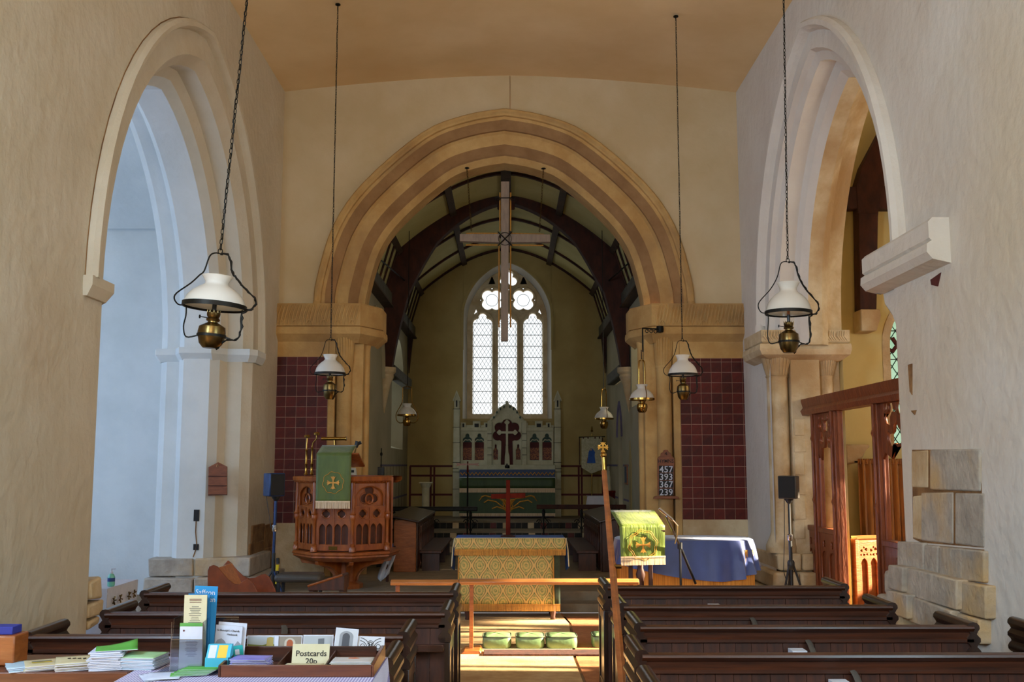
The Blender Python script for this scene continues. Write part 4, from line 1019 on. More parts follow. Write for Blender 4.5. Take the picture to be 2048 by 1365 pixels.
MB().tube([(0, 0, .09), (.01, -.01, .03), (.02, 0, 0)], [.012, .018, .02], 8).build('socket', MT['black'], t)
p = at(706, 951, Y=12.0)
t = thing('clock_case', 'small white box with dark window standing on the pulpit rim by the green fall', 'box', (p.x, 12.0, p.z))
MB().prism([(-.04, 0), (.045, 0), (.03, .085), (-.03, .085)], 'y', -.03, .03).build('case', flat('#cfc8b8'), t, bev=.004); MB().box(-.016, .016, -.034, -.029, .03, .06).build('dial', MT['black'], t, smooth=0)
p = at(707, 905, Y=12.05)
t = thing('gooseneck_microphone', 'black microphone on a dark stalk rising from the right of the pulpit desk', 'microphone', (p.x, 12.06, at(707, 935, Y=12.05).z))
MB().tube([(0, 0, 0), (.0, 0, .08), (.01, 0, .15), (.03, 0, .24)], [.018, .02, .01, .008], 8).build('stalk', MT['brass_dull'], t)
MB().tube([(.025, 0, .23), (.045, 0, .30)], [.022, .028], 10).build('head', MT['black'], t)
MB().tube([(.05, 0, .27), (.085, 0, .29)], [.018, .02], 10).build('clip', MT['black'], t)
t = thing('altar_candle_snuffer', 'thin black rod with small finial on a dark block behind the pulpit', 'rod', (at(762, 950, Y=14.9).x, 14.9, 1.0))
MB().box(-.045, .045, -.045, .045, 0, at(762, 935, Y=14.9).z-1.0).build('block', MT['black'], t, bev=.004)
g = MB(); z9 = at(762, 897, Y=14.9).z-1; g.tube([(0, 0, .6), (0, 0, z9)], .007, 6); g.lathe([(0, z9-.12), (.018, z9-.1), (.018, z9-.07), (0, z9-.05)], (0, 0, 0), 8); g.build('rod', MT['iron'], t)
t['label'] = 'thin black rod on a dark post standing behind the right edge of the pulpit'
MB().box(-.04, .04, -.04, .04, -.8, 0.01).build('post', MT['black'], t, smooth=0)
p = at(778, 1095, Y=13.0); 
o = MB().grid(lambda u, v: (-.07+.15*u+.02*sin(v*5)-.05*v, .02*sin(u*11+v*3), -(.42-.14*abs(u-.3))*v), 10, 10).build('towel', MT['paper'], None, loc=(p.x, 13.0, p.z), solid=.006)
tag(o, 'white towel hanging over the stair rail to the right of the pulpit', 'towel')
o = MB().tube([(-.10, 0, 0), (.10, 0, .0)], .022, 8).build('stair_rail', MT['beam'], None, loc=(p.x-.02, 13.03, p.z-.008)); tag(o, 'short dark wooden rail with a towel on it beside the pulpit', 'rail')
MB().tube([(0, 0, 0), (0, 0, -(p.z-.21))], .02, 6).build('post', MT['beam'], o)
o2 = MB().grid(lambda u, v: (-.08+.13*u, -.015-.01*sin(u*7), .03-.05*v), 6, 3).build('blue_cloth', MT['blue'], None, loc=(p.x, 13.0, p.z+.01), solid=.01); tag(o2, 'folded blue cloth on top of the white towel beside the pulpit', 'cloth')
# ---------------- communion table in the nave
TY = 11.1; tz = at(1020, 1077, Y=TY).z
tx0, tx1 = at(909, 1080, Y=TY).x, at(1132, 1080, Y=TY).x
t = thing('communion_table', 'wooden communion table wholly covered by cloths, standing at the head of the aisle', 'table', ((tx0+tx1)/2, TY+.28, 0))
W2 = (tx1-tx0)/2-.02
MB().box(-W2, W2, -.25, .27, tz-.05, tz-.012).build('tabletop', MT['warmx'], t, bev=.005)
for sx in (-1, 1):
    for yy in (-.2, .22):
        MB().lathe([(.02, .0), (.028, .02), (.024, .04), (.035, .1), (.03, tz-.05)], (sx*(W2-.12), yy, 0), 10).build('leg', MT['oak'], t)
o = MB(); 
def drape_top(u, v):
    return ((u-.5)*2*(W2+.012), -.262+.55*v, tz-.004+.002*sin(u*20))
g = MB().grid(drape_top, 12, 4)
for sx in (-1, 1):
    g.grid(lambda u, v: (sx*(W2+.014+.03*v+.012*sin(u*9)*v), -.25+.52*u, tz-.004-(.26+.10*sin(u*3))*v), 10, 8)
o = g.build('table_cloth', MT['blue'], None, loc=((tx0+tx1)/2, TY+.28, 0), solid=.004); tag(o, 'plain blue cloth over the top and ends of the communion table', 'cloth')
MB().tube([(-W2-.012, -.268, tz-.002), (0, -.27, tz-.001), (W2+.012, -.268, tz-.002)], .006, 6).build('white_edge', MT['cream'], o)
for sx in (-1, 1): MB().tube([(sx*(W2+.05), -.25, tz-.30), (sx*(W2+.04), -.262, tz-.12), (sx*(W2+.02), -.266, tz)], .006, 6).build('white_edge', MT['cream'], o)
p0 = at(917, 1110, Y=TY-.0); p1 = at(1107, 1110, Y=TY); pb = at(1020, 1210, Y=TY); pb2 = at(1020, 1223, Y=TY)
cx = (tx0+tx1)/2
fr = thing('altar_frontal', 'gold and green brocade frontal with fringed border on the communion table', 'cloth', (cx, TY, 0))
g = MB().grid(lambda u, v: (p0.x-cx+(p1.x-p0.x)*u, -.004+.006*sin(u*13)*v, pb.z+(tz-.03-pb.z)*(1-v)), 24, 10); g.build('frontal_panel', MT['brocade'], fr, solid=.004)
zf = at(1020, 1100, Y=TY).z; zf2 = at(1020, 1111, Y=TY).z
g = MB().grid(lambda u, v: (tx0-cx+.002+(tx1-tx0-.004)*u, -.022-.008*v+.004*sin(u*16)*v, tz-.002-(tz-zf)*v), 24, 4); g.build('top_band', MT['brocade'], fr, solid=.004)
def fringe(x0, x1, y, z0, z1, m, par, name='fringe', st=.008):
    g = MB(); n = max(2, int((x1-x0)/st))
    for k in range(n):
        x = x0+(x1-x0)*(k+.5)/n; g.tube([(x, y, z0), (x+random.uniform(-.002, .002), y-.003, z1)], st*.55, 4)
    g.box(x0, x1, y-.004, y+.004, z0-.006, z0+.006)
    return tag(g.build(name, m, par), kind='stuff')
fringe(tx0-cx+.004, tx1-cx-.004, -.032, zf, zf2, MT['goldfringe'], fr)
fringe(p0.x-cx, p1.x-cx+.07, -.006, pb.z, pb2.z, MT['goldfringe'], fr)
g = MB().grid(lambda u, v: (p1.x-cx+.0+.07*u, .006+.01*u, pb.z+(tz-.1-pb.z)*(1-v)), 3, 6); g.build('side_strip', MT['hassock_dk'], fr, solid=.004)
MB().tube([(p1.x-cx, -.006, pb.z), (p1.x-cx, -.006, tz-.2)], .006, 5).build('gold_edge', MT['goldfringe'], fr); MB().tube([(p0.x-cx, -.006, pb.z), (p0.x-cx, -.006, tz-.2)], .006, 5).build('gold_edge', MT['goldfringe'], fr)
p = at(1016, 1068, Y=TY+.22)
t = thing('wooden_cross', 'dark red wooden cross on a small square base on the communion table', 'cross', (p.x, TY+.22, tz-.002))
hz = lambda py: at(1016, py, Y=TY+.22).z-tz
MB().prism([(-.024, .02), (.026, .02), (.022, hz(960)), (-.02, hz(960))], 'y', -.018, .018).build('upright', MT['mahog'], t, bev=.003)
MB().prism([(-.185, hz(998)), (.19, hz(996)), (.19, hz(986)), (-.185, hz(988.5))], 'y', -.017, .017).build('arm', MT['mahog'], t, bev=.003)
g = MB(); g.box(-.08, .08, -.06, .06, .002, .012); g.box(-.05, .05, -.04, .04, .012, .022); g.build('base', MT['beam'], t, bev=.003)
# communion rail and kneelers
RY = 9.3; rz_ = at(1000, 1160, Y=RY).z; rx0, rx1 = at(782, 1166, Y=RY).x, at(1277, 1163, Y=RY).x; rj = at(919, 1166, Y=RY).x
t = thing('communion_rail', 'low orange oak communion rail crossing in front of the communion table', 'rail', (0, RY, 0))
g = MB(); g.prism([(-.05, rz_-.045), (.04, rz_-.045), (.05, rz_-.02), (.035, rz_), (-.03, rz_), (-.055, rz_-.02)], 'x', rx0, rj-.002); g.build('handrail', MT['warmx'], t, bev=.004)
g = MB(); g.prism([(-.05, rz_-.04), (.04, rz_-.04), (.05, rz_-.015), (.035, rz_+.006), (-.03, rz_+.006), (-.055, rz_-.015)], 'x', rj, rx1); g.build('handrail', MT['warmx'], t, bev=.004)
for px, yy in ((943, 0), (795, 0), (1262, 0)):
    x = at(px, 1200, Y=RY).x; MB().box(x-.018, x+.018, -.018, .018, .03, rz_-.04).build('upright', MT['warm'], t, bev=.003)
    g = MB(); g.prism([(x-.10, 0), (x+.10, 0), (x+.08, .045), (x-.06, .04)], 'y', -.13, .13); g.build('foot', MT['warm'], t, bev=.006)
def hassock(label, cx, Y, wd, dp, h, m, group, rz=0, zb=.013):
    t = thing('hassock', label, 'hassock', (cx, Y, zb), rz, group)
    def P(u, v, w):
        return 0
    g = MB(); n = 12
    def sup(t_, e=.35): return (abs(cos(t_))**e*math.copysign(1, cos(t_)), abs(sin(t_))**e*math.copysign(1, sin(t_)))
    ring = [sup(2*pi*k/28) for k in range(28)]
    prof = [(0, .0), (.94, 0), (.99, .05), (1.03, .5), (1.0, .88), (.96, .96), (.7, 1.06), (.35, 1.10), (0, 1.11)]
    vs = []; fs = []
    for r_, hh in prof:
        for k, (a, b_) in enumerate(ring): vs.append((a*wd/2*r_, b_*dp/2*r_, hh*h*(1-.02*sin(k*2.3))))
    m_ = len(ring)
    for i in range(len(prof)-1):
        for k in range(m_): fs.append((i*m_+k, i*m_+(k+1) % m_, (i+1)*m_+(k+1) % m_, (i+1)*m_+k))
    g.add(vs, fs).build('cushion', m, t, smooth=60)
    MB().tube([(a*wd/2*1.0, b_*dp/2*1.0, h*.94) for a, b_ in ring], .006, 5, closed=True).build('piping', MT['hassock_dk'], t)
GK = 'pale green vinyl hassocks along the communion rail'
for a, b_, lb in ((965, 1022, 'pale green vinyl hassock nearest the rail post, leftmost in the row'), (1032, 1089, 'pale green vinyl hassock, middle one of the row of three'), (1093, 1155, 'creased pale green hassock at the right of the row of three'), (1187, 1228, 'pale green hassock half hidden by the right hand pew ends')):
    p = at(a, 1299, Z=.012); q = at(b_, 1299, Z=.012); Y = p.y if a < 1180 else p.y+.05
    hassock(lb, (p.x+q.x)/2, Y+.14, q.x-p.x, .26, .105, MT['kneeler'], GK)
o = MB().box(-.22, .9, RY-.22, RY-.0, .012, .03).build('kneeling_board', MT['beam'], None, bev=.004); tag(o, 'dark kneeling board on the floor under the row of green hassocks', 'board')
o.location.z = 0
# ---------------- brass eagle-less lectern with a gold-green fall
LY = 10.3
p = at(1282, 1024, Y=LY+.25); fz = at(1282, 1050, Y=LY).z; bz = at(1285, 1115, Y=LY).z; bz2 = at(1285, 1130, Y=LY).z
lx = at(1284, 1080, Y=LY).x
t = thing('lectern', 'dark carved wooden lectern holding the gold green fall, right of the aisle', 'lectern', (lx, LY+.15, 0))
MB().cbox((0, .0, fz+.0), (.46, .34, .02), Matrix.Rotation(radians(22), 3, 'X')).build('book_rest', MT['oak'], t, bev=.004)
g = MB(); g.lathe([(.05, .25), (.055, .3), (.03, .34), (.035, .5), (.05, .56), (.03, .62), (.03, fz-.06), (.07, fz-.02)], (0, 0, 0), 12); g.build('column', MT['oak'], t)
g = MB()
for k in range(4):
    g = MB(); g.prism([(.0, .05), (.24, .0), (.26, .03), (.10, .14), (.03, .3), (0, .3)], 'y', -.02, .02); o = g.build('foot', MT['oak'], t, bev=.004); o.rotation_euler = (0, 0, k*pi/2)
for sx in (-1, 1): MB().box(sx*.10-.02, sx*.10+.02, -.02, .02, .12, fz-.05).build('side_post', MT['oak'], t, bev=.004)
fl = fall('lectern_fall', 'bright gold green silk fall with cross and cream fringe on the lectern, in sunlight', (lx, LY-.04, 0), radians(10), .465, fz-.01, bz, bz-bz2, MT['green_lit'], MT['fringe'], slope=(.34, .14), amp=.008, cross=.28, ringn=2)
# microphone on a boom stand
p0 = at(1318, 1018, Y=10.1); p1 = at(1345, 1040, Y=10.1); p2 = at(1360, 1092, Y=10.3); p3 = at(1391, 1168, Y=10.5)
t = thing('microphone_stand', 'chrome microphone boom with dark tripod stand angled towards the lectern', 'microphone stand', (p2.x, 10.3, 0))
W_ = lambda v: (v.x-p2.x, v.y-10.3, v.z)
MB().tube([W_(p0), W_(p1)], [.016, .013], 10).build('microphone', MT['chrome'], t)
MB().tube([W_(at(1332, 1034, Y=10.1)), W_(p2)], .011, 8).build('boom', MT['chrome'], t)
MB().tube([W_(p2), W_(p3)], .013, 8).build('counter_arm', MT['black'], t)
MB().tube([W_(p1), W_(at(1356, 1052, Y=10.1)), W_(at(1355, 1070, Y=10.15)), W_(at(1350, 1088, Y=10.2))], .006, 6).build('cable', MT['chrome'], t)
g = MB(); g.tube([(0, 0, .1), (0, 0, W_(p2)[2])], .012, 8); g.lathe([(0, W_(p2)[2]-.04), (.025, W_(p2)[2]-.03), (.025, W_(p2)[2]+.03), (0, W_(p2)[2]+.035)], (0, 0, 0), 10); g.build('pole', MT['black'], t)
for k in range(3): MB().tube([(0, 0, .14), (.17*cos(k*2.09+.5), .17*sin(k*2.09+.5), .012)], .009, 6).build('leg', MT['black'], t)
# ---------------- blue draped piano
DY = 11.25; x0, x1 = at(1237, 1100, Y=DY).x, at(1520, 1100, Y=DY).x; dz = at(1400, 1083, Y=DY).z
t = thing('piano', 'low boxed piano with pleated gold skirt under a blue cloth', 'piano', ((x0+x1)/2, DY+.4, 0))
hw = (x1-x0)/2-.03
MB().box(-hw+.10, hw-.10, -.27, .27, .1, dz-.02).build('case', MT['oak'], t, bev=.05)
g = MB(); n = 160
def oval(k, n_, a, b_, e=.4):
    t_ = 2*pi*k/n_; return (a*abs(cos(t_))**e*math.copysign(1, cos(t_)), b_*abs(sin(t_))**e*math.copysign(1, sin(t_)))
pts = [oval(k, n, hw+.012+.006*(k % 2), .375+.006*(k % 2)) for k in range(n)]
g.strip([(x, y, .06) for x, y in pts+pts[:1]], [(x, y, dz-.1) for x, y in pts+pts[:1]]); g.build('pleated_skirt', MT['goldfringe'], t, smooth=0)
NR = 120
def dr(k, v):
    x, y = oval(k, NR, hw+.02+.05*v, .385+.05*v, .5)
    th = 2*pi*k/NR; xx = (x/hw+1)/2
    hem = .40+.17*abs(1-xx*1.35)**1.6 if xx < .74 else .40+.09*((xx-.74)/.26)**2
    w_ = v*(.010*sin(k*1.9+v*2)+.018*sin(k*.63+2*v)+.008*sin(k*3.1))
    if xx > .55: w_ += (v**.7)*.045*sin(k*.95+v)
    r_ = 1+w_
    return (x*r_, y*r_, dz-(dz-hem)*v)
g = MB(); g.add([dr(k, v/10) for v in range(11) for k in range(NR)], [(v*NR+k, v*NR+(k+1) % NR, (v+1)*NR+(k+1) % NR, (v+1)*NR+k) for v in range(10) for k in range(NR)])
base = len(g.v); top = [(dr(k, 0)[0], dr(k, 0)[1], dz) for k in range(NR)]; inn = [(x*.97, y*.94, dz+.012) for x, y, _ in top]
g.add(top+inn, [(k, (k+1) % NR, NR+(k+1) % NR, NR+k) for k in range(NR)]+[tuple(range(NR, 2*NR))])
o = g.build('piano_cover', MT['navy'], None, loc=((x0+x1)/2, DY+.4, 0), smooth=50); tag(o, 'crumpled blue velvet cloth draped over the low piano right of the lectern', 'cloth')
# ---------------- churchwarden's staff
a = at(1204, 888, Y=6.45); b_ = at(1208, 942, Y=6.4); c = at(1245, 1365, Y=5.35)
c = b_+(c-b_)*1.12
t = thing('wardens_staff', "tall square oak warden's staff topped by a brass cross, leaning at the right pews", 'staff', c)
d = (b_-c)
g = MB(); g.tube([(0, 0, 0), d], [.024, .017], 4); g.build('shaft', MT['warm'], t, smooth=0, bev=.003)
e = Vector((a.x-c.x, b_.y-c.y, a.z-c.z)); 
g = MB(); g.tube([d-d*.002, d+(e-d)*.65], [.012, .010], 10); g.lathe([(.01, -.01), (.02, 0), (.02, .012), (.01, .02)], d+(e-d)*.55, 10); g.build('ferrule', MT['brass'], t)
g = MB(); pattee(g, 0, 0, .034, .003, .006, .25, .8); ring_flat(g, 0, 0, .022, .003, 0, 20); o = g.build('cross_finial', MT['brass'], t, smooth=0); o.location = d+(e-d)*.86
t2 = MB().tube([(0, 0, 0), (.05, 0, .0)], .012, 8).build('staff_bracket', MT['brass_dull'], t, loc=d*.55)
# ---------------- oak parclose screen in the south arch
SX = 3.56
yy = lambda px: at(px, 1000, X=SX).y
zs = lambda py, px: at(px, py, X=SX).z
sc_ = thing('oak_screen', 'tall carved oak screen with traceried lights filling the right hand arch', 'screen', (SX, 10.3, 0))
ZT = zs(800, 1614); ZB = ZT-.19
g = MB(); g.prism([(-.07, ZB), (.07, ZB), (.09, ZB+.05), (.06, ZB+.09), (.08, ZT-.03), (.08, ZT), (-.08, ZT), (-.08, ZT-.03), (-.06, ZB+.09), (-.09, ZB+.05)], 'y', 8.5-10.3, 12.2-10.3); g.build('head_beam', MT['screen'], sc_, smooth=20)
def post(Y, wd=.08, zt=None, fin=True):
    g = MB(); g.box(-.05, .05, Y-10.3-wd/2, Y-10.3+wd/2, 0, ZB); g.lathe([(.02, 0), (.02, ZB)], (-.06, Y-10.3, 0), 8)
    g.build('post', MT['screen'], sc_, bev=.008)
    if fin:
        for zf_ in (1.95, 1.25): MB().prism([(-.05, zf_-.10), (-.085, zf_), (-.075, zf_+.03), (-.05, zf_+.14)], 'y', Y-10.3-.02, Y-10.3+.02).build('buttress_offset', MT['screen'], sc_)
YP = [yy(1617), yy(1640), yy(1679), yy(1766), 8.4]
for Y, wd in zip(YP, (.10, .09, .12, .12, .1)): post(Y, wd)
def bay(Ya, Yb, tracery=True, solid=True):
    yc = (Ya+Yb)/2; wd = Ya-Yb
    o = bpy.data.objects.new('lower_panel', MB().box(-wd/2, wd/2, -.012, .012, .08, .90).mesh('lower_panel', MT['screen'], 0)); C.objects.link(o); o.parent = sc_
    o.location = (0, yc-10.3, 0); o.rotation_euler = (0, 0, -pi/2)
    h = wd/2-.02
    n = 2 if wd > .35 else 1
    hs = []
    for k in range(n):
        xa = -h+k*2*h/n+.02; xb = -h+(k+1)*2*h/n-.02
        hs.append(lancet(xa, xb, .14, .60, .09, 5)); hs.append(foil((xa+xb)/2, .77, 4, .022, .026, pi/4, 20))
    plate('lower_tracery', [(-wd/2, .08), (wd/2, .08), (wd/2, .90), (-wd/2, .90)], hs, .02, MT['screen'], o, bev=.004, loc=(0, -.022, 0))
    for za_, zb_ in ((.89, .95), (0, .08)): MB().box(-wd/2, wd/2, -.05, .05, za_, zb_).build('rail', MT['screen'], o, bev=.008)
    if tracery:
        T0 = 1.78; hh = wd/2
        low = [(hh, ZB), (-hh, ZB), (-hh, T0-.10), (-hh*.86, T0-.02), (-hh*.62, T0-.08), (-hh*.55, T0+.05), (-hh*.2, T0+.06), (0, T0+.20), (hh*.2, T0+.06), (hh*.55, T0+.05), (hh*.62, T0-.08), (hh*.86, T0-.02), (hh, T0-.10)]
        hs = []
        for sx in (-1, 1):
            hs += [foil(sx*hh*.5, T0+.17, 3, hh*.13, hh*.15, pi/2, 18), foil(sx*hh*.62, T0+.31, 4, hh*.11, hh*.12, 0, 16), circ(sx*hh*.3, ZB-.06, hh*.1, 8), circ(sx*hh*.78, ZB-.05, hh*.08, 8)]
        hs += [foil(0, T0+.30, 4, hh*.13, hh*.13, pi/4, 20)]
        plate('head_tracery', low, hs, .03, MT['screen'], o, bev=.006)
    for x in (-wd/2+.012, wd/2-.012): MB().tube([(x, 0, .95), (x, 0, ZB)], .014, 6).build('mullion', MT['screen'], o)
bay(YP[0]-.05, YP[1]+.045, False); bay(YP[1]-.045, YP[2]+.06); bay(YP[3]-.06, YP[4]+.05)
g = MB(); g.tube([(-.01, YP[2]-.10-10.3, 0), (-.01, YP[2]-.10-10.3, ZB)], .022, 4); g.build('door_stop', MT['screen'], sc_)
# carved bench front beyond the screen doorway
BY = 12.3; p = at(1707, 1072, Y=BY); q = at(1764, 1215, Y=BY)
t = thing('bench_front', 'carved oak bench front with pierced tracery band, sunlit beyond the screen doorway', 'bench front', ((p.x+q.x)/2, BY, 0), radians(22))
wd = q.x-p.x; zt = p.z; 
hs = []
for k in range(2):
    xa = -wd/2+.03+k*(wd/2-.01); cx_ = xa+(wd/2-.05)/2+.0
    for (dx, dz_, r_) in ((-.035, .0, .014), (.03, .012, .016), (0, -.05, .012), (-.045, -.05, .009), (.045, -.045, .010), (.0, .035, .010)): hs.append(foil(cx_+dx, zt-.17+dz_, 3, r_*.6, r_*.6, k+dx*30, 14))
    hs.append(lancet(cx_-.045, cx_+.045, .08, zt-.33, .07, 5))
plate('front_tracery', [(-wd/2, .02), (wd/2, .02), (wd/2, zt-.06), (-wd/2, zt-.06)], hs, .024, MT['warm'], t, bev=.004, loc=(0, -.02, 0))
MB().box(-wd/2, wd/2, -.002, .02, .02, zt-.06).build('back_panel', MT['warm'], t, smooth=0)
g = MB(); g.prism([(-.06, zt), (.05, zt), (.05, zt-.02), (.02, zt-.04), (.02, zt-.07), (-.03, zt-.07), (-.03, zt-.05), (-.05, zt-.03)], 'x', -wd/2-.03, wd/2+.02); g.build('capping', MT['warmx'], t, smooth=20)
MB().box(-wd/2-.05, -wd/2, -.04, .04, 0, zt-.03).build('end_post', MT['warm'], t, bev=.004)
# curtain on the aisle wall
p = at(1714, 921, Y=13.03); q = at(1860, 1086, Y=13.03)
cu = thing('curtain', 'mustard velvet curtain with gathered heading on the far wall of the right aisle', 'curtain', (p.x, 13.03, q.z))
wd = q.x-p.x; H = p.z-q.z
MB().grid(lambda u, v: (wd*u, -.02+.028*sin(u*wd*75)+.012*sin(u*wd*170+2)*(1-v), H*v), 120, 8).build('drape', MT['velvet'], cu, solid=.004, smooth=60)
MB().tube([(-.03, 0, H-.02), (wd+.02, 0, H-.02)], .012, 6).build('rail', MT['iron'], cu)
for x_ in (.25, wd-.02): MB().tube([(x_, 0, H-.02), (x_, .275, H-.02)], .010, 6).build('rail_bracket', MT['iron'], cu)
MB().grid(lambda u, v: (wd*u, -.035+.012*sin(u*wd*210), H-.05+.07*v), 160, 2).build('heading', MT['velvet'], cu, solid=.003)
p = at(1707, 890, Y=13.3); 
g = MB(); k9 = at(1707, 927, Y=13.3).z-p.z
g.prism([(-.16, 0), (.15, .0), (.15, -.04), (.11, -.06), (.06, -.16), (-.02, k9), (-.16, k9-.02)], 'y', -.16, .02); o = g.build('stone_bracket', MT['stone_w'], None, loc=(p.x, 13.28, p.z), bev=.02); tag(o, 'worn carved stone bracket on the cream wall beyond the screen', 'bracket')
# aisle roof truss
at_ = lambda a, b_: at(a, b_, Y=13.1)
p = at_(1733, 622)
t = thing('roof_truss', 'reddish oak wall post and curved brace of the right aisle roof', 'roof truss', (p.x, 13.1, p.z))
def rel(*pp): return [(at_(a, b_).x-p.x, at_(a, b_).z-p.z) for a, b_ in pp]
MB().prism(rel((1715, 622), (1748, 622), (1750, 500), (1751, 430), (1712, 430)), 'y', -.1, .12).build('wall_post', MT['beam'], t, bev=.01)
MB().prism(rel((1688, 377), (1800, 373), (1800, 420), (1688, 420)), 'y', -.08, .1).build('tie_beam', MT['beam'], t, bev=.01)
MB().prism(rel((1712, 440), (1708, 375), (1720, 335), (1757, 265), (1800, 200), (1830, 220), (1786, 320), (1756, 395), (1751, 440)), 'y', -.09, .11).build('brace', MT['beam'], t, bev=.01)
MB().prism(rel((1714, 622), (1752, 622), (1755, 634), (1746, 665), (1716, 665)), 'y', -.14, .18).build('corbel', MT['stone_w'], t, bev=.012)
# =====================================================================  CHANCEL FURNITURE
# hanging wooden cross with rods and chains
HY = 14.0
H = lambda px, py: at(px, py, Y=HY)
c = H(1010, 480)
t = thing('hanging_cross', 'large pale wooden cross with brass rods hung on chains in the chancel arch', 'cross', c)
h = lambda px, py: (H(px, py).x-c.x, H(px, py).z-c.z)
pale = mat('silvered_wood', '#8f7a66', '#7d6958', .6, scale=6, stretch=(4, 4, 1))
(xa, za), (xb, zb) = h(1001.5, 365), h(1018.5, 683)
MB().prism([(h(1002, 365)[0], za), (h(1018.5, 365)[0], za), (h(1016, 683)[0], zb), (h(1002, 683)[0], zb)], 'y', -.05, .05).build('upright', pale, t, bev=.004)
MB().prism([h(920, 470), h(999, 470), h(999, 487), h(920, 484)], 'y', -.06, .04).build('arm', pale, t, bev=.004)
MB().prism([h(1019, 470), h(1100, 471), h(1100, 486), h(1019, 487)], 'y', -.06, .04).build('arm', pale, t, bev=.004)
for P in (((932, 467), (996, 467)), ((1021, 467), (1088, 469)), ((932, 490), (996, 490)), ((1021, 490), (1087, 491)), ((1000, 385), (1000, 462)), ((1021, 385), (1021, 462)), ((998, 492), (998, 655)), ((1021, 492), (1021, 655))):
    a, b_ = h(*P[0]), h(*P[1]); MB().tube([(a[0], .01, a[1]), (b_[0], .01, b_[1])], .011, 6).build('rod', MT['goldfringe'], t)
g = MB(); g.tube([(-.10, -.07, .10), (.10, -.07, -.10)], .008, 5); g.tube([(-.10, -.07, -.10), (.10, -.07, .10)], .008, 5)
g.tube([(.09*cos(k*pi/8), -.065, .0+.09*sin(k*pi/8)) for k in range(16)], .005, 4, closed=True); g.build('crown_of_wire', MT['iron'], t)
a = h(1000, 398); b_ = h(1021, 398); g = MB(); g.tube([(a[0]-.05, -.05, a[1]), (b_[0]+.05, -.05, b_[1])], .008, 5)
for sx, q in ((-1, a), (1, b_)): g.tube([(q[0]+sx*(.03+.03*cos(k*pi/5)), -.05, q[1]-.01+.03*sin(k*pi/5)) for k in range(10)], .006, 4, closed=True)
g.build('wire_scroll', MT['iron'], t)
def chain(mb, a, b_, link=.034, r=.0032, n=None):
    a, b_ = Vector(a), Vector(b_); d = b_-a; n = n or max(2, int(d.length/(link*.78))); u = d.normalized(); s1 = u.orthogonal().normalized(); s2 = u.cross(s1)
    for k in range(n):
        cc = a+d*((k+.5)/n); w_ = s1 if k % 2 else s2; L_ = d.length/n*.62
        mb.tube([cc+u*L_*cos(q*pi/3)+w_*L_*.45*sin(q*pi/3) for q in range(6)], r, 3, closed=True)
for (x1_, y1_, x2_, y2_) in ((934, 337, 943, 462), (1087, 338, 1079, 464)):
    a, b_ = H(x1_, y1_), H(x2_, y2_); g = MB(); chain(g, a-c, b_-c, .05, .004); tag(g.build('chain', MT['brass_dull'], t), kind='stuff')
    MB().lathe([(.0, .02), (.03, .01), (.035, 0), (0, -.01)], (a.x-c.x, 0, a.z-c.z), 10).build('ceiling_hook', MT['iron'], t)
# reredos
RY_ = 21.25; rx = lambda px, py: (at(px, py, Y=RY_).x, at(px, py, Y=RY_).z)
c0 = rx(1014, 1040); O = (c0[0], RY_, .6)
t = thing('reredos', 'gothic stone reredos with battlements, side pinnacles and a central cross', 'reredos', O)
def R2(px, py): a = rx(px, py); return (a[0]-O[0], a[1]-O[2])
def Rp(*pp): return [R2(a, b_) for a, b_ in pp]
ctr = lambda x: 2028-x   # mirror about 1014
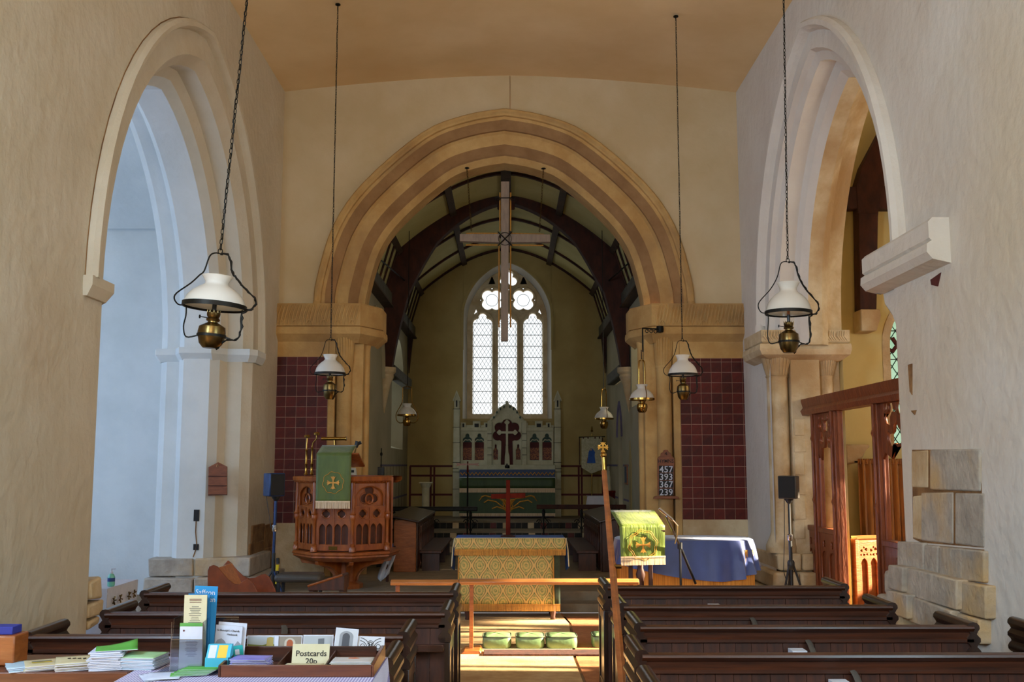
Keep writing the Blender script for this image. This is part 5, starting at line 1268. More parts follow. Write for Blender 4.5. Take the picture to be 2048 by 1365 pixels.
# coloured backing
MB().prism(Rp((921, 935), (1107, 935), (1107, 860), (921, 860)), 'y', .02, .05).build('backing', MT['redback'], t, smooth=0)
for a, b_ in ((925, 945), (948, 969), (986, 997), (1031, 1042), (1060, 1080), (1085, 1107)):
    MB().prism(Rp((a, 920), (b_, 920), (b_, 896), (a, 896)), 'y', .008, .02).build('patterned_tile', mat('diaper_tile', '#9c5a28', '#5a2016', .6, scale=60, contrast=(.48, .52)), t, smooth=0)
    if a in (986, 1031): continue
    MB().prism(Rp((a, 885), (b_, 885), (b_, 866), (a, 866)), 'y', .006, .02).build('teal_panel', MT['tealback'], t, smooth=0)
def lan(a, b_, top, base=921):
    (x0, z0), (x1, z1) = R2(a, base), R2(b_, top); return trefoil_light(x0, x1, z0, z1-.13, .13, 18)
for s in (0, 1):
    xs = (921, 983) if not s else (1045, 1107)
    ls = ((926, 944), (950, 968)) if not s else ((1060, 1078), (1085, 1103))
    plate('arcade_panel', Rp((xs[0], 935), (xs[1], 935), (xs[1], 862), (xs[0], 862)), [lan(a, b_, 868) for a, b_ in ls], .06, MT['reredos'], t, bev=.008, loc=(0, -.03, 0))
    for a, b_ in ls:   # cusped tracery bar across each light
        (x0, z0), (x1, _) = R2(a, 885), R2(b_, 885); m_ = (x0+x1)/2
        MB().tube([(x0, -.04, z0), ((x0+m_)/2, -.04, z0+.05), (m_, -.04, z0-.01+.05), ((x1+m_)/2, -.04, z0+.05), (x1, -.04, z0)], .011, 5).build('tracery_bar', MT['reredos'], t)
    g = MB(); g.prism(Rp((xs[0], 863), (xs[1], 863), (xs[1], 856), (xs[0], 856)), 'y', -.09, .05); g.build('cornice', MT['reredos'], t, bev=.01)
    for k in range(3):
        w0 = xs[0]+1+k*24-(2 if k == 2 else 0); w1 = w0+(10 if k != 1 else 15); yt = 843 if k == 1 else 846
        if k == 0 and s == 0: w0 -= 0
        MB().prism(Rp((w0, 857), (w1, 857), (w1, yt), (w0, yt)), 'y', -.07, .03).build('merlon', MT['reredos'], t, bev=.008)
        MB().prism(Rp((w0+3.2, 855), (w1-3.2, 855), (w1-3.2, 848), (w0+3.2, 848)), 'y', -.075, -.06).build('slot', MT['blackline'], t, smooth=0)
    MB().prism(Rp((xs[0], 857), (xs[1], 857), (xs[1], 851), (xs[0], 851)), 'y', -.05, .03).build('parapet', MT['reredos'], t)
    # pier between side and centre
    a, b_ = (975, 984) if not s else (1044, 1053)
    MB().prism(Rp((a, 938), (b_, 938), (b_, 842), (a, 842)), 'y', -.12, .05).build('pier', MT['reredos'], t, bev=.008)
    for py in (868, 882, 896, 910): MB().prism(Rp((a, py+1), (b_, py+1), (b_, py), (a, py)), 'y', -.124, -.1).build('joint_line', MT['blackline'], t, smooth=0)
    # outer pinnacled buttress
    a, b_ = (906, 921) if not s else (1107, 1122)
    MB().prism(Rp((a, 1040), (b_, 1040), (b_-1, 819), (a+2, 819)), 'y', -.14, .06).build('buttress', MT['reredos'], t, bev=.01)
    m_ = (a+b_)/2
    MB().prism(Rp((a+3, 819), (b_-2, 819), (b_-2, 800), (m_, 788), (a+3, 800)), 'y', -.12, .05).build('pinnacle', MT['reredos'], t, bev=.008)
    MB().prism(Rp((a, 802), (m_+.3, 782), (b_+1, 802), (b_-1, 804), (m_+.3, 788), (a+2, 804)), 'y', -.14, .06).build('gablet', MT['reredos'], t)
    MB().prism(Rp((m_-1.3, 815), (m_+1.8, 815), (m_+1.8, 802), (m_-1.3, 802)), 'y', -.125, -.11).build('slot', MT['blackline'], t, smooth=0)
    for py in (819, 855, 886, 925, 937, 944, 978): MB().prism(Rp((a-.3, py+1), (b_+.3, py+1), (b_+.3, py), (a-.3, py)), 'y', -.146, -.12).build('joint_line', MT['blackline'], t, smooth=0)
# centre gable
out = Rp((984, 938), (1044, 938), (1044, 846), (1050, 843), (1046, 836), (1038, 830), (1030, 816), (1018, 810), (1016.5, 803), (1012, 803), (1010.5, 810), (998, 816), (990, 830), (982, 836), (978, 843), (984, 846))
k_ = R2(1014, 866); sc1 = RY_*1.02/FP
sept = ray_union(k_, [(k_[0]+18.5*sc1*cos(a), k_[1]+18.5*sc1*sin(a)-.02, 9.5*sc1) for a in [pi/2+i*2*pi/7 for i in range(7)] if not (3.9 < (a % (2*pi)) < 5.5)]+[(k_[0], k_[1], 20*sc1)], radians(-58), radians(238), 50, closed=False)
slot = sept+Rp((1003, 930), (1025, 930)) if False else sept+[R2(1002, 930), R2(1026, 930)]
plate('centre_gable', out, [slot, lan(987, 996, 889, 920), lan(1032, 1041, 889, 920)], .09, MT['reredos'], t, bev=.01, loc=(0, -.045, 0))
g = MB(); g.prism(Rp((985, 938), (1043, 938), (1043, 840), (985, 840)), 'y', .012, .04); g.build('backing', MT['redback'], t, smooth=0)
MB().tube([(x, -.10, z_) for x, z_ in Rp((982, 842), (990, 833), (998, 820), (1008, 813), (1014, 810), (1020, 813), (1030, 820), (1038, 833), (1046, 842))], .03, 6).build('gable_mould', MT['reredos'], t)
for px, py in ((988, 836), (994, 826), (1001, 819), (1008, 815), (1020, 815), (1027, 819), (1034, 826), (1040, 836)):
    a = R2(px, py); MB().lathe([(0, -.035), (.022, 0), (0, .035)], (a[0], -.13, a[1]), 6).build('crocket', MT['tealback'], t)
g = MB(); x0, z0 = R2(1014, 845); x1, z1 = R2(1014, 905)
for P in (((1014, 845), (1014, 893)), ((998, 866), (1031, 866))):
    a, b_ = R2(*P[0]), R2(*P[1]); dx = 2.2*sc1
    if P[0][0] == P[1][0]: g.prism([(a[0]-dx, b_[1]), (a[0]+dx, b_[1]), (a[0]+dx, a[1]), (a[0]-dx, a[1])], 'y', -.16, -.10)
    else: g.prism([(a[0], a[1]-dx), (b_[0], a[1]-dx), (b_[0], a[1]+dx), (a[0], a[1]+dx)], 'y', -.158, -.102)
for px, py in ((1014, 846), (999, 866), (1030, 866)):
    a = R2(px, py); g.prism(foil(a[0], a[1], 4, 2.6*sc1, 2.6*sc1, 0, 20), 'y', -.165, -.095)
g.build('cross', MT['reredos'], t, smooth=0)
g = MB(); g.prism(Rp((1009, 938), (1020, 938), (1019, 912), (1017, 905), (1016.5, 892), (1011.5, 892), (1011, 905), (1010, 912)), 'y', -.2, -.06); g.build('cross_shaft', MT['reredos'], t, bev=.008)
MB().prism(Rp((918, 943), (1110, 943), (1110, 930), (918, 930)), 'y', -.2, .06).build('retable_shelf', MT['reredos'], t, bev=.01)
MB().prism(Rp((1012.5, 936), (1015.5, 936), (1015.5, 928), (1012.5, 928)), 'y', -.206, -.19).build('slot', MT['blackline'], t, smooth=0)
# high altar
AY = 20.4; ap = lambda px, py: at(px, py, Y=AY)
x0, x1 = ap(919, 960).x, ap(1110, 960).x; zt = ap(1014, 956).z; zb = ap(1014, 1034).z; cx = (x0+x1)/2
t = thing('high_altar', 'high altar below the reredos under its green frontal', 'altar', (cx, AY+.3, .6)); hw = (x1-x0)/2
MB().box(-hw+.02, hw-.02, -.28, .28, .02, zt-.6-.02).build('table_body', MT['oak'], t, bev=.005)
MB().box(-hw-.02, hw+.02, .1, .3, zt-.6, ap(1014, 940).z-.6).build('gradine', flat('#3c4a6a'), t, bev=.004)
o = MB().box(-hw-.01, hw+.01, -.32, .12, zt-.6-.02, zt-.6+.006).build('altar_linen', MT['paper'], t, bev=.004)
g = MB(); n = 24; za, zc = ap(1014, 951).z-.6, ap(1014, 946).z-.6
g.tube([(-hw+2*hw*k/(2*n), .085, za if k % 2 else zc) for k in range(2*n+1)], .012, 4); g.build('zigzag_band', MT['gold'], t)
f_ = thing('altar_frontal', 'green altar frontal with embroidered gold wheat and cream fringes on the high altar', 'cloth', (cx, AY, .6))
za = ap(1014, 978).z-.6
MB().box(-hw, hw, -.02, -.01, zb-.6+.02, zt-.6-.02).build('lower_panel', MT['green_dk'], f_)
MB().grid(lambda u, v: (-hw+2*hw*u, -.035-.006*v+.004*sin(u*20)*v, zt-.6-(zt-.6-za)*v), 24, 3).build('upper_panel', MT['green_dk'], f_, solid=.004)
fringe(-hw, hw, -.045, za, ap(1014, 982.5).z-.6-.03, MT['fringe'], f_, st=.014); fringe(-hw, hw, -.025, zb-.6+.06, zb-.6+.01, MT['fringe'], f_, st=.014)
g = MB(); A2 = lambda px, py: (ap(px, py).x-cx, -.03, ap(px, py).z-.6)
for s in (-1, 1):
    m_ = lambda x: 1016+s*(x)
    for P in ([(2, 1020), (8, 1005), (16, 998), (30, 996), (45, 992), (53, 994)], [(4, 1018), (14, 1012), (24, 1004), (40, 1001), (48, 1006)], [(3, 1022), (10, 1018), (22, 1014), (32, 1018)], [(2, 1010), (6, 1000), (14, 1000)]):
        g.tube([A2(m_(a), b_) for a, b_ in P], .012, 4)
    for P in ([(46, 992), (53, 996), (58, 1003)], [(4, 1012), (7, 1003), (18, 997)], [(5, 1024), (9, 1014), (10, 1006)]):
        g.tube([A2(m_(a), b_) for a, b_ in P], [.014, .034, .014], 6, flat=.4)
g.build('embroidery', MT['gold'], f_)
# choir stalls
def stall(s, label1, label2):
    fx = (lambda x: x) if s < 0 else (lambda x: x)
    xa, xb = (at(787, 1100, Y=14.2).x, at(832, 1100, Y=14.2).x) if s < 0 else (at(1204, 1100, Y=14.2).x, at(1243, 1100, Y=14.2).x)
    t = thing('choir_desk', label1, 'choir desk', ((xa+xb)/2, 14.2, .2)); hw = (xb-xa)/2
    inner = hw if s < 0 else -hw
    g = MB(); g.prism([(-hw, 0), (hw, 0), (hw*(1 if s < 0 else .9), .62), (hw*.95, .70), (-hw*.95, .70), (-hw, .62)], 'y', 0, .05); g.build('end_panel', MT['warm'] if s < 0 else MT['oak'], t, bev=.008)
    g = MB(); g.box(inner-.02, inner+.02, .05, 2.9, 0, .66); g.build('front_panel', MT['oak'], t, bev=.004)
    for k in range(9):
        y0 = .12+k*.31; pl = plate('tracery', [(0, .05), (.27, .05), (.27, .6), (0, .6)], [lancet(.02, .125, .08, .42, .1, 4), lancet(.145, .25, .08, .42, .1, 4), circ(.135, .545, .02, 8)], .016, MT['oak'], t, bev=.003)
        pl.rotation_euler = (0, 0, pi/2 if s < 0 else -pi/2); pl.location = (inner+(.03 if s < 0 else -.03), y0 if s < 0 else y0+.27, 0)
    g = MB(); sl = .08*(1 if s < 0 else -1)
    g.prism([(-hw-.05, .70+sl*.5), (hw+.05, .70-sl*.5), (hw+.05, .73-sl*.5), (-hw-.05, .73+sl*.5)], 'y', -.08, 2.95); g.build('book_slope', MT['pewend'], t, bev=.006)
    g = MB(); g.box(-hw, hw, 2.9, 2.95, 0, .7); g.build('end_panel', MT['oak'], t)
    b0 = inner+(.04 if s < 0 else -.04); b1 = b0+(.30 if s < 0 else -.30)
    t2 = thing('choir_bench', label2, 'bench', ((xa+xb)/2+(b0+b1)/2, 14.3, .2)); w_ = abs(b1-b0)/2
    MB().box(-w_, w_, 0, 2.6, .24, .275).build('seat', MT['oak'], t2, bev=.006)
    for y in (.05, 1.3, 2.5): MB().box(-w_+.03, w_-.03, y, y+.04, 0, .24).build('support', MT['oak'], t2)
stall(-1, 'long oak choir desk with sloping top along the left side of the chancel', 'low plain bench in front of the left choir desk')
stall(1, 'long oak choir desk with sloping top along the right side of the chancel', 'low plain bench in front of the right choir desk')
# altar rails
for s, a, b_, lb in ((-1, -2.08, at(955, 1020, Y=17.7).x, 'dark altar rail on iron scrolls, left of the gap'), (1, at(1073, 1015, Y=17.7).x, 2.0, 'dark altar rail on iron scrolls, right of the gap')):
    Z = at(900 if s < 0 else 1150, 1014 if s < 0 else 1010, Y=17.7).z
    t = thing('altar_rail', lb, 'rail', ((a+b_)/2, 17.7, .33)); hw = (b_-a)/2
    MB().box(-hw, hw, -.05, .05, Z-.33-.075, Z-.33).build('handrail', MT['iron'] if s < 0 else MT['beam'], t, bev=.012)
    for x in [-hw+.12+k*(2*hw-.24)/2 for k in range(3)]:
        MB().tube([(x, 0, 0), (x, 0, Z-.4)], .014, 6).build('standard', MT['iron'], t)
        g = MB()
        for q in (-1, 1):
            g.tube([(x+q*(.015+.10*u*cos(u*5)**2), 0, Z-.42-.32*u) for u in [k/12 for k in range(13)]], .008, 5)
            g.tube([(x+q*(.07+.05*cos(u)*(1-u/9)), 0, .35+.05*sin(u)*(1-u/9)) for u in [k*.6 for k in range(12)]], .008, 5)
        g.build('scroll', MT['iron'], t)
# processional cross, pedestal, banner, credence
p = at(935, 1000, Y=18.2)
t = thing('processional_cross', 'thin brown processional cross on a black staff before the altar frontal', 'cross', (p.x, 18.2, .33))
z1 = at(935, 945, Y=18.2).z-.33; z2 = at(935, 929, Y=18.2).z-.33
MB().tube([(0, 0, 0), (0, 0, z1)], .014, 8).build('staff', MT['iron'], t); MB().tube([(0, 0, z1), (0, 0, z2+.05)], [.02, .012], 8).build('socket', MT['mahog'], t)
g = MB(); g.prism([(-.18, z2-.005), (-.21, z2-.035), (-.13, z2-.02), (0, z2-.022), (.13, z2-.02), (.21, z2-.035), (.18, z2-.005), (.21, z2+.025), (.13, z2+.012), (0, z2+.014), (-.13, z2+.012), (-.21, z2+.025)], 'y', -.012, .012); g.build('arm', MT['warm'], t)
p = at(851, 1045, Y=19.2); zt = at(851, 965, Y=19.2).z-.46
t = thing('stone_pedestal', 'short round cream stone pillar against the far wall, left of the altar', 'pedestal', (p.x, 19.2, .46))
MB().lathe([(.11, 0), (.11, .05), (.08, .08), (.075, zt*.35), (.085, zt*.37), (.072, zt*.4), (.07, zt-.1), (.085, zt-.08)], (0, 0, 0), 18).build('shaft', MT['reredos'], t)
MB().lathe([(.085, zt-.08), (.10, zt-.04), (.105, zt-.02)], (0, 0, 0), 18).build('capital', MT['reredos'], t); MB().box(-.12, .12, -.12, .12, zt-.02, zt).build('top_slab', MT['reredos'], t, bev=.004)
BY_ = 20.6; bp = lambda px, py: at(px, py, Y=BY_)
p = bp(1183, 950); t = thing('banner', 'cream processional banner with blue robed figure, right of the altar', 'banner', (p.x, BY_, .6))
B = lambda px, py: (bp(px, py).x-p.x, bp(px, py).z-.6)
MB().prism([B(1163, 876), B(1203, 874), B(1203, 940), B(1183, 948), B(1163, 936)], 'y', -.01, .0).build('cloth_panel', mat('banner_damask', '#bdb798', '#a39c7c', .7, scale=25), t)
MB().tube([(B(1158, 875)[0], .01, B(1158, 875)[1]), (B(1210, 874)[0], .01, B(1210, 874)[1])], .012, 6).build('crossbar', MT['iron'], t)
MB().tube([(0, .02, 0), (B(1184, 868)[0], .02, B(1184, 868)[1])], .012, 6).build('pole', MT['brass'], t)
g = MB(); k = B(1184, 862); g.lathe([(.0, -.03), (.03, -.01), (.012, .03), (.018, .05), (0, .10)], (k[0], .02, k[1]), 8); g.build('finial', MT['brass'], t)
for px in (1159, 1205): MB().tube([(B(px, 876)[0], 0, B(px, 876)[1]), (B(px, 930)[0], 0, B(px, 930)[1])], .010, 5).build('side_tape', MT['beam'], t)
for px in (1167, 1176, 1190, 1199): MB().box(B(px, 876)[0]-.012, B(px, 876)[0]+.012, -.014, .01, B(px, 876)[1]-.02, B(px, 876)[1]+.02).build('hanging_loop', MT['beam'], t)
MB().prism([B(1174, 927), B(1191, 927), B(1189, 912), B(1190, 905), B(1185, 898), B(1181, 897), B(1177, 905), B(1176, 914)], 'y', -.016, -.01).build('figure_robe', MT['blue'], t)
a = B(1182, 901); MB().lathe([(0, -.018), (.022, -.018), (.022, -.01)], (a[0], 0, a[1]+.01), 10, ax='y').build('figure_head', flat('#a98a6a'), t)
MB().prism([B(1173, 927), B(1178, 927), B(1177, 912), B(1174, 918)], 'y', -.015, -.01).build('figure_sleeve', MT['warm'], t)
p = at(1192, 1010, Y=19.7); zt = at(1192, 993, Y=19.7).z-.46
t = thing('credence_table', 'small credence table under a white cloth at the right of the altar rail', 'table', (p.x, 19.7, .46))
MB().box(-.16, .16, -.15, .15, zt-.03, zt).build('tabletop', MT['oak'], t)
for sx in (-1, 1):
    for sy_ in (-1, 1): MB().box(sx*.13-.015, sx*.13+.015, sy_*.12-.015, sy_*.12+.015, 0, zt-.03).build('leg', MT['oak'], t)
g = MB(); g.box(-.17, .17, -.16, .16, zt, zt+.006); g.grid(lambda u, v: (-.175-.02*v+.35*u+.02*(2*u-1)*v, -.165-.01*sin(u*14)*v, zt+.004-.22*v), 12, 4); o = g.build('linen_cloth', MT['paper'], t)
p = at(1196, 925, Y=20.0); t = thing('wall_statue', 'small cream statuette on a wooden bracket beyond the banner', 'statuette', (XR-.1, 19.9, at(1200, 984, Y=19.9).z))
g = MB(); g.lathe([(.05, .0), (.055, .02), (.04, .1), (.045, .25), (.03, .36), (.02, .39), (.028, .42), (.03, .45), (0, .48)], (-.02, 0, .02), 10); g.build('figure', MT['reredos'], t)
g = MB(); g.box(-.14, .1, -.1, .1, -.02, .02); g.prism([(-.1, -.02), (.1, -.02), (.1, -.14)], 'y', -.02, .02); g.build('shelf', MT['mahog'], t, bev=.003)
t = thing('framed_picture', 'small gilt framed picture on the right chancel wall by the doorway', 'picture', (XR-.012, 17.85, at(1252, 950, Y=17.85).z))
MB().box(-.012, .012, -.17, .17, -.17, .17).build('frame', MT['warm'], t, bev=.004); MB().box(-.015, -.010, -.14, .14, -.14, .14).build('print', flat('#3c4c60'), t, smooth=0)
# ---------------- hanging oil lamps
def lamp(name, label, px, ptop, pring, prim, pfont, pbot, Y, wpx, metal='iron', kind='wire', group=None, rz=0, tilt=0, topz=6.85, chain_to=None):
    """px: axis pixel; pixel rows of the harp top, shade top, shade rim, oil font widest, bottom"""
    P = lambda py: at(px, py, Y=Y).z
    c = at(px, prim, Y=Y); zt, zs, zr, zf, zb = [P(q)-c.z for q in (ptop, pring, prim, pfont, pbot)]
    dist = Y*cos(PIT)+(c.z-EYE)*sin(PIT); R = wpx/2*dist/FP
    t = thing(name, label, 'lamp', (c.x, Y, c.z), rz, group, rot=(0, tilt, rz))
    hs = zs
    g = MB(); prof = [(R, 0), (R*.98, hs*.12), (R*.90, hs*.30), (R*.76, hs*.47), (R*.58, hs*.60), (R*.43, hs*.68), (R*.37, hs*.74), (R*.37, hs*.80), (R*.44, hs*.92), (R*.50, hs)]
    g.lathe(prof, (0, 0, 0), 32); o = g.mesh('shade', MT['opal'], 60)
    # open shade: drop end caps
    bm = bmesh.new(); bm.from_mesh(o); bmesh.ops.delete(bm, geom=[f_ for f_ in bm.faces if len(f_.verts) > 4], context='FACES_ONLY'); bm.to_mesh(o); bm.free()
    so_ = inst('shade', o, t); md = so_.modifiers.new('solid', 'SOLIDIFY'); md.thickness = .004
    mm = MT[metal]
    MB().lathe([(R*.99, -.012), (R*1.035, -.012), (R*1.035, .012), (R*.99, .012), (R*.99, -.012)], (0, 0, 0), 32).build('shade_ring', mm, t)
    bm_ = MT['brass_dull'] if metal == 'iron' else MT['brass']
    rf = R*.44; hf = (zf-zb)
    g = MB(); g.lathe([(rf*.55, zb), (rf*.85, zb+hf*.35), (rf, zf), (rf*1.02, zf+hf*.25), (rf*.95, zf+hf*.7), (rf*.55, zf+hf*.95), (rf*.36, zf+hf*1.05), (rf*.36, zf+hf*1.2)], (0, 0, 0), 24); g.build('oil_font', bm_, t)
    z0 = zf+hf*1.15
    g = MB(); g.lathe([(rf*.45, z0), (rf*.52, z0+.01), (rf*.4, z0+.02), (rf*.48, z0+.03), (rf*.5, z0+.045), (rf*.3, z0+.055)], (0, 0, 0), 16)
    for k in range(10): g.cbox((rf*.48*cos(k*.628), rf*.48*sin(k*.628), z0+.052), (.004, .004, .012))
    g.build('burner', bm_, t)
    MB().tube([(0, 0, z0+.05), (0, 0, min(z0+.11, hs*.4))], .012, 10).build('bulb_holder', MT['black'], t)
    MB().tube([(0, 0, min(z0+.10, hs*.4)), (0, 0, min(z0+.15, hs*.55))], .011, 10).build('candle_sleeve', MT['warm'], t)
    if kind == 'wire':
        for s in (-1, 1):
            pts = [(s*.004, 0, zt), (s*.03, 0, zt), (s*.055, 0, zt-.02), (s*.075, 0, zt-.10), (s*R*.60, 0, hs*1.0), (s*R*.85, 0, hs*.72), (s*R*1.28, 0, hs*.36), (s*R*1.34, 0, hs*.16), (s*R*1.2, 0, -.002), (s*R*1.02, 0, -.005)]
            pts = catmull(pts, 3); MB().tube(pts, .0042, 6).build('harp_wire', mm, t)
            pts = catmull([(s*R*.92, 0, -.01), (s*R*.90, 0, -.06), (s*R*.94, 0, zf+.04), (s*R*.82, 0, zf-.015), (s*rf*1.05, 0, zf-.003)], 4); MB().tube(pts, .0042, 6).build('harp_wire', mm, t)
        pts = catmull([(.004, -.004, zt-.005), (.05, -.006, zt-.01), (.08, -.004, zt-.10), (R*.62, -.006, hs*1.0), (R*.90, -.005, hs*.70), (R*1.33, -.005, hs*.30), (R*1.25, -.005, .0), (R*.95, -.005, -.03), (R*.97, -.005, zf+.06), (R*.85, -.005, zf-.01), (rf*1.1, -.004, zf-.02), (rf*.5, -.004, zb-.004)], 5)
        n_ = len(pts); MB().tube([(x+.004*sin(i*1.9), y+.004*cos(i*1.9), z_) for i, (x, y, z_) in enumerate(pts)], [.0055+.002*sin(i*2.1) for i in range(n_)], 6).build('flex', MT['iron'], t)
        MB().lathe([(rf*1.0, zf-.007), (rf*1.07, zf-.007), (rf*1.07, zf+.007), (rf*1.0, zf+.007), (rf*1.0, zf-.007)], (0, 0, 0), 24).build('font_ring', mm, t)
        MB().tube([(0, 0, z0+.015), (-R*.42, 0, z0+.022)], .003, 5).build('wick_key', mm, t); MB().lathe([(0, -R*.46), (.010, -R*.46), (.010, -R*.43), (0, -R*.43)], (0, 0, z0+.022), 8, ax='x').build('wick_knob', mm, t)
    elif kind == 'harp':
        for s in (-1, 1):
            pts = catmull([(s*.004, 0, zt), (s*R*.40, 0, zt-.01), (s*R*.48, 0, zt-.05), (s*R*.5, 0, hs*1.25), (s*R*.75, 0, hs*.75), (s*R*1.12, 0, hs*.15), (s*R*1.1, 0, zf*.6), (s*R*.8, 0, zf), (s*rf, 0, zf)], 4); MB().tube(pts, .007, 8).build('harp_arm', MT['brass'], t)
    else:
        for s in (-1, 1):
            MB().tube(catmull([(s*.02, 0, zt), (s*R*.22, -.02, zt-.04), (s*R*.25, -.02, hs*1.05)], 3), .010, 8).build('harp_arm', MT['brass'], t)
        MB().tube(catmull([(R*.2, -R*.6, hs*.9), (R*.25, -R*.95, hs*.3), (R*.2, -R*.98, 0), (0, -rf*1.1, zf)], 4), .006, 6).build('harp_arm', MT['brass'], t)
    MB().tube([(.012*cos(k*pi/5), 0, zt+.012+.014*sin(k*pi/5)) for k in range(10)], .003, 5, closed=True).build('hook', mm, t)
    g = MB(); top = chain_to if chain_to else topz
    if kind == 'wire':
        chain(g, (0, 0, zt+.022), (0, 0, top-c.z), .036, .0030); tag(g.build('chain', MT['iron'], t), kind='stuff')
        pts = [(.006*sin(k*.9), .006*cos(k*.9), zt+.02+(top-c.z-zt-.02)*k/60) for k in range(61)]; MB().tube(pts, .0028, 4).build('ceiling_flex', MT['iron'], t)
        MB().lathe([(0, 0), (.03, 0), (.03, -.012), (0, -.02)], (0, 0, top-c.z), 10).build('ceiling_rose', MT['iron'], t)
    else:
        g.tube([(0, 0, zt+.02), (0, 0, top-c.z)], .006, 6); g.build('suspension_rod', MT['iron'], t)
    return t
GWL = 'wire harp oil lamps on long chains'
lamp('oil_lamp', 'nearest hanging oil lamp, white glass shade, before the left hand arch', 429, 507, 553, 613, 672, 697, 5.45, 122, rz=.0, tilt=radians(4), group=GWL)
lamp('oil_lamp', 'hanging oil lamp with white shade before the right hand arch', 1577, 524, 566, 626, 684, 706, 7.6, 90, rz=.0, tilt=radians(1), group=GWL)
lamp('oil_lamp', 'hanging oil lamp with white shade before the left tile panel', 660, 680, 710, 748, 782, 799, 11.1, 60, group=GWL)
lamp('oil_lamp', 'hanging oil lamp with white shade before the right tile panel', 1366, 682, 711, 750, 784, 800, 11.4, 58, group=GWL)
lamp('brass_oil_lamp', 'brass harp oil lamp hanging in the chancel, left side', 814, 774, 808, 831, 846, 853, 16.6, 38, 'brass', 'harp', chain_to=5.52)
lamp('brass_oil_lamp', 'brass oil lamp with twin tubes hanging in the chancel, right side', 1208, 779, 815, 838, 850, 858, 16.6, 38, 'brass', 'tubes', chain_to=5.52)
lamp('brass_oil_lamp', 'brass oil lamp hung from the scrolled wall bracket at the right of the arch', 1284, 722, 770, 799, 816, 826, 13.1, 49, 'brass', 'tubes', chain_to=at(1284, 700, Y=13.1).z)
# scrolled bracket
p = at(1320, 659, Y=13.4); q = at(1285, 657, Y=13.1); z2 = at(1284, 704, Y=13.1).z
t = thing('lamp_bracket', 'black scrolled iron bracket on the right impost of the chancel arch', 'bracket', p)
d = q-p; g = MB(); g.tube([(0, 0, 0), d*.5, d, (d.x, d.y, d.z-.03), (d.x, d.y, z2-p.z)], .010, 6); g.build('arm', MT['iron'], t)
g = MB()
for k in range(3):
    c_ = d*(.25+.25*k); g.tube([(c_.x+.028*cos(u)*(1-u/14), c_.y, c_.z-.035+.028*sin(u)*(1-u/14)) for u in [i*.6 for i in range(14)]], .005, 5)
g.build('scroll', MT['iron'], t)
MB().lathe([(0, -.05), (.045, -.04), (.05, 0), (.045, .04), (0, .05)], (0, .0, 0), 12).build('wall_plate', MT['iron'], t)
# =====================================================================  SMALL THINGS
def speaker(label, px0, px1, py0, py1, Y, rz, m_side, face_side=None):
    p = at((px0+px1)/2, (py0+py1)/2, Y=Y); a = at(px0, py0, Y=Y); b = at(px1, py1, Y=Y)
    t = thing('loudspeaker', label, 'loudspeaker', (p.x, Y, p.z), rz); h = (a.z-b.z)/2
    return t, h
p = at(549, 970, Y=11.0)
t = thing('loudspeaker', 'small black loudspeaker with blue side on the stand left of the pulpit', 'loudspeaker', (p.x, 11.0, p.z), radians(38)); h = .122
MB().box(-.088, .088, -.075, .09, -h, h).build('cabinet', MT['bluegrey'], t, bev=.01); MB().box(-.078, .078, -.082, -.07, -h+.01, h-.01).build('grille', MT['cloth_black'], t, bev=.006)
t = thing('speaker_stand', 'black speaker stand with yellow and black tape, left of the pulpit', 'stand', (at(545, 1170, Y=11.02).x, 11.03, .0))
zt = p.z-.123
MB().tube([(.005, 0, .1), (.0, 0, zt*.55)], .020, 8).build('lower_pole', MT['black'], t); MB().tube([(0, 0, zt*.55), (.01, 0, zt)], .016, 8).build('upper_pole', MT['bluegrey'], t)
MB().lathe([(.024, zt*.72), (.028, zt*.74), (.024, zt*.77)], (.004, 0, 0), 10).build('clamp', MT['chrome'], t); MB().lathe([(.02, zt-.05), (.05, zt-.006), (.05, zt)], (.01, 0, 0), 10).build('bracket', MT['black'], t)
for k in range(3): MB().tube([(0, 0, .55), (.34*cos(k*2.09-.6), .34*sin(k*2.09-.6), .012)], .011, 6).build('leg', MT['bluegrey'] if k == 0 else MT['black'], t)
for k in range(4): MB().tube([(.04+.01*(k % 2), -.0, .40+.07*k), (.045, 0, .46+.07*k)], .017, 8).build('tape_band', MT['vinyl_yellow'] if k % 2 == 0 else MT['black'], t)
MB().tube([(-.09, -.02, zt+.0), (-.05, -.03, zt-.2), (-.03, -.02, zt*.75)], .004, 5).build('cable', MT['black'], t)
p = at(1577, 975, Y=11.3)
t = thing('loudspeaker', 'small black loudspeaker on tripod before the right hand pier', 'loudspeaker', (p.x, 11.3, p.z), radians(-28)); h = .125
MB().box(-.098, .098, -.08, .10, -h, h).build('cabinet', MT['lino'], t, bev=.012); MB().box(-.088, .088, -.088, -.075, -h+.01, h-.01).build('grille', MT['cloth_black'], t, bev=.008)
t = thing('speaker_stand', 'black tripod speaker stand before the right hand pier', 'stand', (p.x, 11.3, 0)); zt = p.z-.126
MB().tube([(0, 0, .12), (0, 0, .85)], .020, 8).build('lower_pole', MT['black'], t); MB().tube([(0, 0, .85), (0, 0, zt)], .015, 8).build('upper_pole', MT['black'], t)
MB().lathe([(.024, .83), (.03, .85), (.03, .89), (.022, .9)], (0, 0, 0), 10).build('clamp', MT['chrome'], t); MB().lathe([(.02, zt-.05), (.05, zt-.006), (.05, zt)], (0, 0, 0), 10).build('bracket', MT['black'], t)
MB().lathe([(.03, .52), (.04, .54), (.04, .6), (.03, .62)], (0, 0, 0), 10).build('collar', MT['black'], t)
for k in range(3): MB().tube([(.03*cos(k*2.09-.5), .03*sin(k*2.09-.5), .56), (.20*cos(k*2.09-.5), .20*sin(k*2.09-.5), .012)], .012, 6).build('leg', MT['black'], t)
